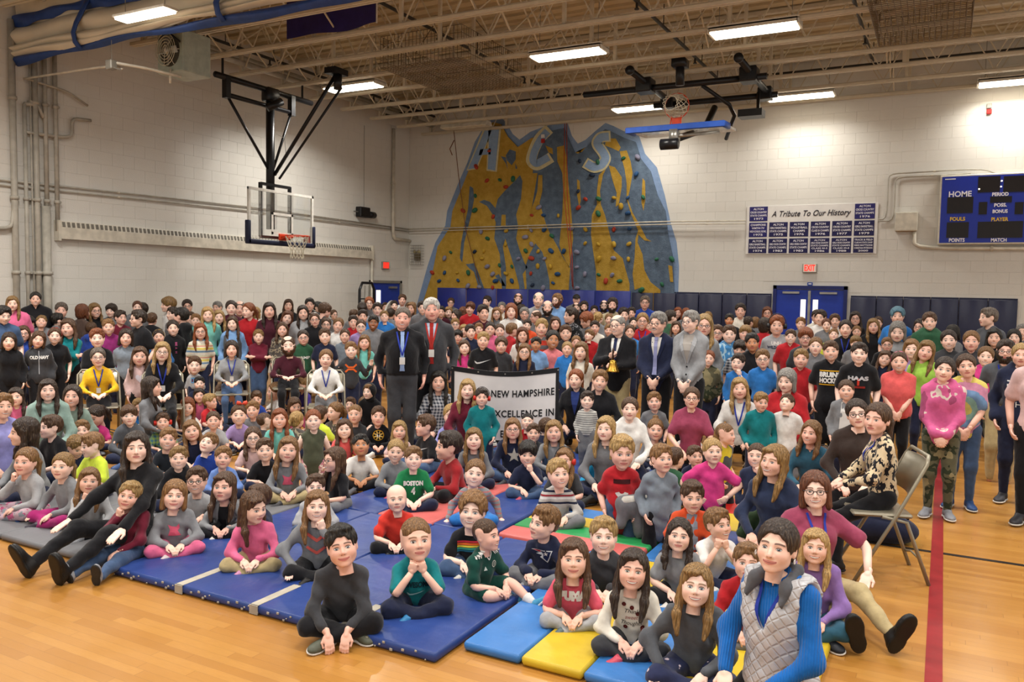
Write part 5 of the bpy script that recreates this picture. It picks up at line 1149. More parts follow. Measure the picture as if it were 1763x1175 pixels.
NAMES = {0: 'lit fluorescent fixture left of centre, above the climbing wall', 1: 'lit fluorescent fixture above the right hall, before the folded hoop', 2: 'lit fluorescent fixture behind the left hoop support', 3: 'lit fluorescent fixture left of the folded hoop', 4: 'lit fluorescent fixture right of the folded hoop', 5: 'lit fluorescent fixture at the right edge above the scoreboard'}
for i, (x, y) in enumerate(LIGHT_SPOTS):
    if i > 5: break
    o = thing('ceiling_light', NAMES[i], 'ceiling light', (x, y, LIGHT_Z - .30))
    m = MB(); m.box((-.62, -.17, .06), (.62, .17, .10)); m.box((-.62, -.17, -.0), (-.59, .17, .07)); m.box((.59, -.17, 0), (.62, .17, .07)); m.box((-.6, -.17, .02), (.6, -.155, .08)); m.box((-.6, .155, .02), (.6, .17, .08)); m.build('housing', M_FIX, o)
    MB().box((-.585, -.15, -.012), (.585, .15, .05), bev=.012).build('diffuser', M_DIF, o)
    for s in (-.5, .5): MB().tube([(s, 0, .1), (s, 0, .85)], .006, 5).build('hanger', M_GREY, o)
o = thing('ceiling_light', 'unlit fluorescent fixture above the letter A of the climbing wall', 'ceiling light', (-9.75, 16.0, 5.42)); MB().poly([(-.16, 0), (.16, 0), (.10, .09), (-.10, .09)], 'x', -.6, .6).build('housing', M_FIX, o); MB().box((-.58, -.13, -.01), (.58, .13, .01)).build('diffuser', plain('unlit_diffuser', '#c8c2b0'), o)
# fans in wire cages
M_WIRE = plain('brown_wire', '#6f6250', .6, .3, .2); M_FAN = plain('fan_white', '#b7aa94', .5)
for (x, y, w, dd), lab in (((-7.55, 11.95, 1.55, 2.0), 'ceiling fan in a sagging wire cage above the crowd centre'), ((-.42, 12.0, 1.15, 2.0), 'ceiling fan in a wire cage near the top right corner')):
    o = thing('caged_fan', lab, 'fan', (x, y, 5.36)); c = MB(); r = .005
    for i in range(int(w / .07) + 1): xx = -w / 2 + i * w / int(w / .07); c.tube([(xx, -dd / 2, .5), (xx, -dd / 2, 0), (xx, dd / 2, 0), (xx, dd / 2, .5)], r, 4)
    for i in range(int(dd / .07) + 1): yy = -dd / 2 + i * dd / int(dd / .07); c.tube([(-w / 2, yy, .5), (-w / 2, yy, 0), (w / 2, yy, 0), (w / 2, yy, .5)], r, 4)
    for z in (.12, .25, .38, .5): c.tube([(-w / 2, -dd / 2, z), (w / 2, -dd / 2, z), (w / 2, dd / 2, z), (-w / 2, dd / 2, z), (-w / 2, -dd / 2, z)], r, 4)
    stuff(c.build('wire_cage', M_WIRE, o)); MB().tube([(0, 0, .22), (0, 0, .9)], .02, 8).build('down_rod', M_FAN, o); MB().tube([(0, 0, .16), (0, 0, .20), (0, 0, .30), (0, 0, .33)], [.05, .13, .13, .05], 14).build('fan_motor', M_FAN, o, True)
    for k in range(3):
        a = k * 2.094 + .4; b_ = MB(); b_.box((.12, -.055, .235), (.62, .055, .247)); q = b_.build('fan_blade', M_FAN, o); q.rotation_euler = (.12, 0, a)
    for sx in (-1, 1): MB().tube([(sx * w / 2, 0, .5), (sx * w / 4, 0, .95)], .008, 5).build('cage_hanger', M_WIRE, o)
# rolled divider curtain
M_CURT = plain('cream_curtain', '#cbc2ae', .55, .25, 0, .06, 3, .1); M_CBLU = plain('blue_curtain_trim', '#24407c', .5)
cu = thing('divider_curtain', 'rolled cream gym divider curtain with blue trim under the ceiling', 'curtain', (0, 7.2, 0))
def sheet(z0, z1, dy0, bulge, name, mat, x0=XL + .05, x1=-4.5, seed=0):
    nx, nz = 70, 9; V = []; F = []
    for i in range(nx + 1):
        u = i / nx; x = x0 + (x1 - x0) * u; sag = .05 * math.sin(u * 9 + seed) + .02 * math.sin(u * 31 + seed * 2)
        for j in range(nz + 1):
            v = j / nz; z = z0 + (z1 - z0) * v + sag * (1 - v) * .6; yy = dy0 - bulge * math.sin(v * math.pi) - .02 * math.sin(u * 23 + v * 3 + seed); V.append((x, yy, z))
    for i in range(nx):
        for j in range(nz): a = i * (nz + 1) + j; F.append((a, a + nz + 1, a + nz + 2, a + 1))
    V += [(x, y + .012, z) for x, y, z in V]; k = (nx + 1) * (nz + 1); F += [tuple(q + k for q in reversed(f)) for f in F]
    return MB().add(V, F).build(name, mat, cu, True)
sheet(5.12, 5.42, -.02, .10, 'lower_fold', M_CURT, seed=1); sheet(5.02, 5.16, -.06, .09, 'fold', M_CURT, seed=2); sheet(4.98, 5.06, -.09, .06, 'fold', M_CURT, seed=3)
sheet(5.36, 6.3, .0, .05, 'upper_drape', M_CURT, seed=4); sheet(4.90, 5.0, -.03, .07, 'blue_hem', M_CBLU, seed=5); sheet(5.42, 5.56, -.06, .03, 'blue_band', M_CBLU, x0=XL + .05, x1=-8.9, seed=4); sheet(5.54, 6.2, .02, .01, 'dark_backing', plain('dark_mesh', '#3c372e', .8), x0=XL + .05, x1=-8.9, seed=4)
for xx in (-10.42, -7.75, -5.4):
    m = MB(); m.add(*loft([(xx + .20, -.08, 5.56), (xx + .16, -.14, 5.40), (xx + .05, -.17, 5.22), (xx, -.18, 5.10), (xx + .02, -.17, 4.98), (xx + .03, -.10, 4.90)], [(.055, .02)] * 6, 8, up=(1, 0, 0))); m.build('blue_strap', M_CBLU, cu, True)
o = thing('ceiling_light', 'lit fluorescent fixture in front of the rolled curtain', 'ceiling light', (-8.65, 6.75, 4.99)); o.scale = (.88, .8, .7); m = MB(); m.box((-.52, -.13, .03), (.52, .13, .07)); m.build('housing', M_FIX, o); MB().box((-.5, -.115, -.01), (.5, .115, .035), bev=.01).build('diffuser', M_DIF, o)
for s in (-.4, .4): MB().tube([(s, 0, .07), (s, 0, 1.2)], .006, 5).build('hanger', M_GREY, o)
pb = thing('hanging_banner', 'dark purple cloth banner hanging above the left hoop', 'banner', (0, 9.65, 0))
V = []; F = []
for i in range(25):
    u = i / 24; x = -9.13 + 1.72 * u; zb = 5.57 + .02 * math.sin(u * 8)
    for j, z in enumerate((zb, 5.9, 6.25)): V.append((x, .03 * math.sin(u * 11), z))
for i in range(24):
    for j in range(2): a = i * 3 + j; F.append((a, a + 3, a + 4, a + 1))
V += [(x, y + .008, z) for x, y, z in V]; F += [tuple(q + 75 for q in reversed(f)) for f in F]
MB().add(V, F).build('banner_cloth', plain('purple_cloth', '#2a2162', .6), pb, True); MB().tube([(-7.41, .0, 5.58), (-7.41, 0, 6.25)], .012, 5).build('white_edge', M_CLOTHW, pb)
# unit heater with gas pipe
uh = thing('unit_heater', 'pale green hanging gas unit heater with an open fan guard', 'heater', (-9.78, 8.28, 5.03)); uh.scale = (.82, .82, .92)
M_UH = plain('pale_green_enamel', '#9fa89c', .4, .4); m = MB(); m.box((-.32, -.30, -.30), (.32, .30, .32), bev=.015); m.build('casing', M_UH, uh)
for o_ in range(5): m = MB(); v, f = torus(.06 + o_ * .045, .006, 24, 5, (.0, -.40, .02)); m.add(v, f); m.build('guard_ring', plain('cream_wire', '#c2bda6', .4), uh, True)
m = MB()
for k in range(6): a = k * math.pi / 3; m.tube([(0, -.41, .02), (.25 * math.cos(a), -.32, .02 + .25 * math.sin(a))], .006, 5)
m.build('guard_spoke', M_ALU, uh); MB().tube([(0, -.29, .02), (0, -.31, .02)], .24, 24).build('fan_shade_disc', plain('fan_shadow', '#4c4a40', .6), uh); MB().tube([(0, -.30, .02), (0, -.40, .02)], .07, 12).build('fan_motor', M_STEEL, uh, True)  # dark disc paints the shade inside the fan opening
for k in range(4):
    q = MB().box((.05, -.008, -.05), (.22, .008, .05)).build('fan_blade', M_STEEL, uh); q.matrix_local = mathutils.Matrix.Translation((0, -.34, .02)) @ mathutils.Matrix.Rotation(k * math.pi / 2, 4, 'Y') @ mathutils.Matrix.Rotation(.5, 4, 'X')
MB().tube([(-.28, -.31, .22), (.0, -.36, .3), (.28, -.33, .12)], .018, 6).build('guard_arm', M_BLACK, uh, True); MB().tube([(.05, -.34, -.26), (.05, -.34, -.48)], .022, 8).build('drain_pipe', M_ALU, uh, True)
for sx in (-.28, .28): MB().tube([(sx, 0, .3), (sx, 0, 1.2)], .01, 5).build('hanger_rod', M_GREY, uh)
pipe([(XL + .1, 7.25, 4.70), (-9.9, 7.25, 4.68), (-9.75, 7.25, 4.60)], .016, 'thin gas pipe crossing from the left wall to the valve', mat=M_PIPE, name='gas_pipe', straps=False)
pipe([(-9.75, 7.15, 4.66), (-9.6, 7.5, 4.66), (-9.4, 7.9, 4.62)], .02, 'gas pipe from the valve to the unit heater', mat=M_PIPE, name='gas_pipe', straps=False)
o = thing('gas_valve', 'small grey gas valve box hanging before the unit heater', 'valve', (-9.78, 7.12, 4.62)); MB().box((-.07, -.05, -.05), (.05, .05, .07), bev=.012).build('valve_body', M_GREY, o); MB().tube([(.0, 0, .05), (0, 0, .6)], .004, 5).build('hanger_wire', M_GREY, o); MB().tube([(.05, 0, -.03), (.15, .02, -.06)], .012, 6).build('handle', M_STEEL, o)

# ---------------------------------------------------------------- basketball hoops
M_GLASS, _nt, _b = new_mat('backboard_glass', .03, .5)
_b.inputs['Transmission Weight'].default_value = 1.0; _b.inputs['Base Color'].default_value = (.9, .96, .94, 1); _b.inputs['Alpha'].default_value = .30
M_WHT = plain('white_frame', '#d8d5cc', .4, .4); M_ORG = plain('orange_rim', '#c8401c', .4, .4); M_NET = plain('net_cord', '#cfc8b4', .8)
def hoop(root, pad_mat, W=1.62, Hh=.93):
    """board in the plane Y=0 facing -Y, bottom edge at z=0"""
    MB().box((-W / 2 + .03, -.012, .03), (W / 2 - .03, .0, Hh - .03)).build('glass_board', M_GLASS, root)
    m = MB(); t = .045
    for a, b_ in (((-W / 2, -.02, 0), (W / 2, .02, t)), ((-W / 2, -.02, Hh - t), (W / 2, .02, Hh)), ((-W / 2, -.02, 0), (-W / 2 + t, .02, Hh)), ((W / 2 - t, -.02, 0), (W / 2, .02, Hh))): m.box(a, b_)
    m.build('board_frame', M_WHT, root); m = MB(); w2, z0, z1, t = .27, .15, .54, .045
    for a, b_ in (((-w2, z0), (w2, z0 + t)), ((-w2, z1 - t), (w2, z1)), ((-w2, z0), (-w2 + t, z1)), ((w2 - t, z0), (w2, z1))): m.box((a[0], -.016, a[1]), (b_[0], -.011, b_[1]))
    m.build('target_square', M_WHT, root)
    m = MB(); m.box((-W / 2 - .03, -.05, -.045), (W / 2 + .03, .05, .04), bev=.015); m.box((-W / 2 - .035, -.05, -.04), (-W / 2 + .035, .05, .36), bev=.015); m.box((W / 2 - .035, -.05, -.04), (W / 2 + .035, .05, .36), bev=.015); m.build('edge_padding', pad_mat, root, True)
    m = MB(); v, f = torus(.205, .010, 28, 8, (0, -.36, .13), 2); m.add(v, f); m.build('rim', M_ORG, root, True)
    m = MB(); m.box((-.11, -.05, .05), (.11, -.015, .17), bev=.01); m.box((-.07, -.17, .09), (.07, -.03, .125)); m.tube([(-.09, -.04, .06), (-.08, -.20, .12)], .012).tube([(.09, -.04, .06), (.08, -.20, .12)], .012); m.build('rim_bracket', M_ORG, root)
    m = MB(); N = 12
    for k in range(N):
        for s in (1, -1):
            P = []
            for j in range(7):
                u = j / 6; a = 2 * math.pi * k / N + s * u * 1.57; r = .205 - .10 * min(1, u * 1.5) + .012 * u; P.append((r * math.cos(a), -.36 + r * math.sin(a), .125 - .40 * u))
            m.tube(P, .0055, 4)
    return m.build('net', M_NET, root)
lh = thing('basketball_hoop', 'lowered glass basketball hoop hung from the ceiling at the left wall', 'basketball hoop', (-10.6, 11.08, 2.53), math.pi / 2)
# local +X of the board runs along world +Y; -Y local faces world +X
hoop(lh, plain('navy_padding', '#1b2038', .5))
m = MB(); m.tube([(-.12, .16, .25), (-.12, .16, 2.65)], .075, 14); m.build('mast', M_BLACK, lh, True)
m = MB(); m.bar((-.42, .10, .1), (-.42, .10, 1.05), .05, .05); m.bar((.30, .10, .1), (.30, .10, 1.05), .05, .05); m.bar((-.42, .10, 1.03), (.30, .10, 1.03), .06, .05); m.bar((-.42, .10, .1), (.30, .10, .1), .06, .05); m.build('board_carrier', M_BLACK, lh)
MB().tube([(-1.36, .16, 2.70), (.95, .16, 2.70)], .05, 12).build('ceiling_beam', M_BLACK, lh, True)
MB().tube([(-1.14, .16, 2.42), (.42, .16, 2.42)], .04, 10).build('cross_arm', M_BLACK, lh, True)
m = MB(); m.tube([(-1.10, .16, 2.40), (-.16, .16, 1.3)], .026, 8); m.tube([(.40, .16, 2.40), (-.06, .16, 1.3)], .024, 8); m.build('side_brace', M_BLACK, lh, True)
m = MB(); m.tube([(-.08, .10, 1.22), (-.12, -1.33, 2.82)], .032, 8); m.tube([(.0, .06, 1.16), (-.05, -1.40, 2.62)], .022, 8); m.build('fold_brace', M_BLACK, lh, True)
for q in (-1.12, .42): MB().box((q - .05, .11, 2.36), (q + .05, .21, 2.72)).build('hinge_hanger', M_BLACK, lh)
MB().box((-.26, .06, 2.50), (.04, .26, 2.74), bev=.03).build('winch_gear', M_BLACK, lh, True); MB().tube([(-.3, .05, 2.35), (-.08, -.08, 2.5)], .07, 10).build('winch_drum', M_BLACK, lh, True)
m = MB(); m.box((-.28, -1.45, 2.82), (.06, -1.22, 2.92)); m.build('beam_bracket', M_BLACK, lh); MB().tube([(-.10, -1.36, 2.58), (-.10, -1.36, 2.83)], .07, 10).build('winch_head', M_BLACK, lh, True)
MB().tube([(-.05, .08, 1.95), (.12, .05, 1.9), (.16, .05, 1.6)], .006, 5).build('cable', M_STEEL, lh)
MB().box((.87, .2, .05), (1.0, .3, .2), bev=.02).build('red_stop', plain('red_stop', '#8f2a24'), lh)
for k in (-1.2, 0.7): MB().tube([(k, .16, 2.70), (k, .16, 3.0)], .02, 6).build('beam_clamp', M_BLACK, lh)
rh = thing('basketball_hoop', 'folded up glass basketball hoop with blue edge under the right ceiling', 'basketball hoop', (0, 0, 0))
bd = bpy.data.objects.new('folded_board', None); COL.objects.link(bd); bd.parent = rh; bd.location = (-4.07, 13.28, 4.5); bd.rotation_euler = (-math.pi / 2 + .06, 0, 0)
for ch in [hoop(bd, plain('blue_padding', '#2b52a8', .5))]: ch.name = 'net'
m = MB(); m.tube([(-4.07, 13.30, 4.30), (-4.0, 14.9, 4.75), (-3.9, 15.2, 5.2)], .06, 10); m.tube([(-4.27, 13.22, 4.22), (-3.98, 13.22, 4.22)], .09, 14); m.build('mast', M_BLACK, rh, True)
m = MB(); m.box((-4.13, 13.2, 4.25), (-4.0, 13.4, 4.46)); m.tube([(-4.0, 13.3, 4.36), (-3.55, 14.2, 4.55)], .03, 8); m.build('board_mount', M_STEEL, rh, True)
for z, y, a, b_ in ((5.30, 13.75, -5.9, -2.7), (5.28, 15.0, -5.0, -2.75)): MB().tube([(a, y, z), (b_, y, z)], .055, 10).build('ceiling_beam', M_BLACK, rh, True)
for xx in (-4.75, -2.98): MB().tube([(xx, 12.95, 5.42), (xx + .06, 15.3, 5.32)], .055, 10).build('side_rail', M_BLACK, rh, True); MB().tube([(xx, 12.93, 5.42), (xx, 12.98, 5.42)], .075, 12).build('rail_cap', M_BLACK, rh, True); MB().box((xx - .14, 13.6, 5.22), (xx + .14, 13.9, 5.46), bev=.02).build('clamp', M_BLACK, rh); MB().box((xx - .10, 14.88, 5.2), (xx + .14, 15.12, 5.42), bev=.02).build('clamp', M_BLACK, rh)
m = MB(); m.box((-4.02, 12.85, 5.38), (-3.80, 13.1, 5.5)); m.tube([(-3.91, 12.97, 5.42), (-3.91, 13.0, 5.1)], .07, 10); m.build('winch', M_BLACK, rh, True)
m = MB(); m.tube([(-3.75, 13.75, 5.25), (-3.4, 14.2, 5.0), (-3.35, 14.4, 4.85), (-3.6, 14.9, 4.55)], .035, 8); m.build('fold_arm', M_BLACK, rh, True)
m = MB(); m.box((-3.25, 14.2, 4.78), (-2.85, 14.5, 4.9)); m.tube([(-3.0, 14.6, 5.25), (-2.95, 14.4, 4.85)], .03, 6); m.build('counter_weight', M_BLACK, rh)

# ---------------------------------------------------------------- mats on the floor
def gym_mat(name, label, x0, y0, x1, y1, mats, h=.05, axis='x', loc=None, group=None, edge=None):
    o = thing(name, label, 'mat', ((x0 + x1) / 2, (y0 + y1) / 2, 0), 0, group); n = len(mats)
    for i, mm in enumerate(mats):
        a, b_ = i / n, (i + 1) / n
        lo, hi = ((x0 + (x1 - x0) * a, y0), (x0 + (x1 - x0) * b_, y1)) if axis == 'x' else ((x0, y0 + (y1 - y0) * a), (x1, y0 + (y1 - y0) * b_))
        cx, cy = (x0 + x1) / 2, (y0 + y1) / 2
        MB().box((lo[0] - cx + .003, lo[1] - cy + .003, .004), (hi[0] - cx - .003, hi[1] - cy - .003, h), bev=.014).build('mat_panel', mm, o, True)
    return o
M_MBL = mat_vinyl('mat_royal_blue', '#2a4282', .36); M_MGR = mat_vinyl('mat_grey', '#6d6e72', .5); M_MLB = mat_vinyl('mat_light_blue', '#3a78bd', .38); M_MYE = mat_vinyl('mat_yellow', '#d2b32c', .38); M_MGN = mat_vinyl('mat_green', '#2f9a56', .35); M_MRD = mat_vinyl('mat_red', '#b5261f', .35); M_MPK = mat_vinyl('mat_coral', '#cf6a66', .35)
bm_ = gym_mat('folding_mat', 'worn royal blue folding mat at the front edge of the crowd', -4.42, 3.17, -2.06, 4.95, [M_MBL, M_MBL, M_MBL, M_MBL], .055)
tp = MB()
for i in (1, 2, 3): xx = -1.18 + i * .59; tp.box((xx - .025, -.885, .053), (xx + .03, -.55, .057)); tp.box((xx - .03, -.893, .004), (xx + .03, -.888, .054))
for i in range(46): xx = -1.16 + i * .05 + .03 * math.sin(i * 7.3); q = .004 + .007 * abs(math.sin(i * 3.7)); tp.box((xx, -.894, .012 + .014 * (i % 3)), (xx + q * 1.4, -.889, .012 + q + .014 * (i % 3)))
stuff(tp.build('worn_spots', plain('bare_foam', '#a9a294', .8), bm_))
gym_mat('folding_mat', 'dark grey folding mat at the left front of the crowd', -6.9, 3.22, -4.46, 4.9, [M_MGR] * 4, .045)
gym_mat('folding_mat', 'light blue and yellow panelled mat at the front right of the crowd', -2.03, 3.36, -.42, 5.0, [M_MLB, M_MYE, M_MLB, M_MYE, M_MYE], .05)
gym_mat('folding_mat', 'rainbow panelled mat in the middle of the seated children', -2.75, 5.02, -1.7, 5.95, [M_MPK, M_MGN, M_MYE, M_MLB], .05, 'y')
gym_mat('folding_mat', 'blue and red panelled mat behind the rainbow mat', -1.68, 5.02, -.55, 6.9, [M_MLB, M_MBL, M_MYE, M_MRD], .05, 'y')
gym_mat('folding_mat', 'coral and blue mat under the children in the middle left', -4.3, 4.97, -2.77, 6.4, [M_MBL, M_MPK, M_MBL], .05)
gym_mat('folding_mat', 'blue folding mat under the rows behind the middle', -4.6, 6.45, -2.4, 8.0, [M_MBL] * 4, .05)
# chair prototype
M_CHR = plain('tan_enamel', '#8d8674', .35, .45, .3, .05)
CHAIR = None
def folding_chair(x, y, rz, label, s=1.0):
    """seat faces -Y"""
    global CHAIR
    o = thing('folding_chair', label, 'chair', (x, y, 0), rz, 'metal folding chairs'); o.scale = (s, s, s)
    if CHAIR is None:
        r = .0125; P = []
        m = MB()
        for sx in (-1, 1): pass
        m = MB(); m.tube([(-.22, -.21, 0), (-.22, .03, .44), (-.21, .20, .78), (-.17, .22, .83), (.17, .22, .83), (.21, .20, .78), (.22, .03, .44), (.22, -.21, 0)], r, 8); P.append(('front_frame', m, M_CHR))
        for sx in (-1, 1): m = MB(); m.tube([(sx * .20, .25, 0), (sx * .20, .10, .40), (sx * .20, -.05, .43)], r, 8); P.append(('rear_leg', m, M_CHR))
        m = MB(); m.tube([(-.20, .22, .10), (-.1, .225, .13), (.1, .225, .13), (.20, .22, .10)], .008, 6); P.append(('rear_stretcher', m, M_CHR))
        m = MB(); m.tube([(-.215, -.15, .11), (-.1, -.12, .16), (.1, -.12, .16), (.215, -.15, .11)], .008, 6); P.append(('front_stretcher', m, M_CHR))
        m = MB(); m.box((-.20, -.23, .425), (.20, .14, .45), bev=.012); P.append(('seat', m, M_CHR))
        V = []; F = []
        for i in range(9):
            u = -.195 + .39 * i / 8; c = .03 * (1 - (u / .195) ** 2)
            for z, yy in ((.575, .105), (.80, .205)): V += [(u, yy + c - .006, z), (u, yy + c + .006, z)]
        for i in range(8): a = i * 4; b_ = a + 4; F += [(a, b_, b_ + 2, a + 2), (a + 1, a + 3, b_ + 3, b_ + 1), (a + 2, b_ + 2, b_ + 3, a + 3), (a, a + 1, b_ + 1, b_)]
        m = MB().add(V, F); P.append(('backrest', m, M_CHR))
        CHAIR = [(n, m.build(n, mt, None, n not in ('seat',)).data) for n, m, mt in P]
        for ob in [q for q in COL.objects if q.data in [c[1] for c in CHAIR]]: bpy.data.objects.remove(ob)
    for n, me in CHAIR: link(n, me, o)
    return o
# ---------------------------------------------------------------- prints, ties, lanyards laid on the clothes
M_PRINT = obj_tint('cloth_print', .8, .15)
def poly2d(pts):
    bm = bmesh.new(); f = bm.faces.new([bm.verts.new((x, y, 0)) for x, y in pts]); bmesh.ops.triangulate(bm, faces=[f]); bmesh.ops.subdivide_edges(bm, edges=bm.edges[:], cuts=2, use_grid_fill=True); bmesh.ops.triangulate(bm, faces=bm.faces[:])
    me = bpy.data.meshes.new('print'); bm.to_mesh(me); bm.free(); return me
def rect2d(x0, z0, x1, z1, nx=8, nz=2):
    me = bpy.data.meshes.new('print'); V = [(x0 + (x1 - x0) * i / nx, z0 + (z1 - z0) * j / nz, 0) for i in range(nx + 1) for j in range(nz + 1)]
    me.from_pydata(V, [], [(i * (nz + 1) + j, (i + 1) * (nz + 1) + j, (i + 1) * (nz + 1) + j + 1, i * (nz + 1) + j + 1) for i in range(nx) for j in range(nz)]); return me
def strip2d(pts, w):
    V = []; F = []; ps = []
    for a, b_ in zip(pts, pts[1:]):
        for k in range(8): ps.append((a[0] + (b_[0] - a[0]) * k / 8, a[1] + (b_[1] - a[1]) * k / 8))
    ps.append(pts[-1])
    for i, p in enumerate(ps):
        q = ps[min(i + 1, len(ps) - 1)]; o = ps[max(i - 1, 0)]; t = np.array((q[0] - o[0], q[1] - o[1])); t = t / (np.linalg.norm(t) + 1e-9); ww = w if np.isscalar(w) else w[0] + (w[1] - w[0]) * i / (len(ps) - 1)
        V += [(p[0] - t[1] * ww / 2, p[1] + t[0] * ww / 2, 0), (p[0] + t[1] * ww / 2, p[1] - t[0] * ww / 2, 0)]
        if i: k = 2 * i; F.append((k - 2, k - 1, k + 1, k))
    me = bpy.data.meshes.new('print'); me.from_pydata(V, [], F); return me
def ring2d(r0, r1, a0=0, a1=360, n=24, sx=1.0):
    V = []; F = []
    for i in range(n + 1): a = math.radians(a0 + (a1 - a0) * i / n); V += [(sx * r * math.cos(a), r * math.sin(a), 0) for r in (r0, r1)]
    for i in range(n): F.append((2 * i, 2 * i + 1, 2 * i + 3, 2 * i + 2))
    me = bpy.data.meshes.new('print'); me.from_pydata(V, [], F); return me
def lay(P, me, col, name='print', dx=0, dz=0, off=.004, rot=0, parent=None):
    """drop a flat design onto the front of the clothes"""
    if 'bvh' not in P: V, F = P['shirtVF']; P['bvh'] = BVHTree.FromPolygons([tuple(v) for v in V], [tuple(int(i) for i in f) for f in F])
    C, h = P['S']['C'], P['h']; c, s = math.cos(rot), math.sin(rot); last = C[1] - .07 * h
    vs = [v.co.copy() for v in me.vertices]
    for v, q in zip(me.vertices, vs):
        x, z = C[0] + dx + q.x * c - q.y * s, C[2] + dz + q.x * s + q.y * c
        hit = P['bvh'].ray_cast((x, -3, z), (0, 1, 0)); y = hit[0].y if hit[0] is not None and hit[0].y < C[1] + .05 * h else last
        v.co = (x, y - off, z)
    me.materials.clear(); me.materials.append(M_PRINT); me.update()
    return link(name, me, parent or P['shirt'], color=col if not isinstance(col, str) else srgb(col))
def word(P, t, hgt, w, col, dz=0, dx=0, rot=0, **k):
    me = text_mesh(t, hgt * 1.38, 'lettering', ext=0, **k); xs = [v.co.x for v in me.vertices]
    me.transform(mathutils.Matrix.Diagonal((w / (max(xs) - min(xs)), 1, 1, 1))); return lay(P, me, col, 'lettering', dx, dz, .005, rot)
STAR = [((.5 if i % 2 == 0 else .2) * math.sin(i * math.pi / 5), (.5 if i % 2 == 0 else .2) * math.cos(i * math.pi / 5)) for i in range(10)]
SWOOSH = [(-.5, .06), (-.46, -.06), (-.36, -.12), (-.2, -.10), (.5, .16), (-.2, -.01), (-.34, -.03), (-.42, .02)]
WHT = '#e2e0dc'
def scaled(pts, k): return [(x * k, y * k) for x, y in pts]
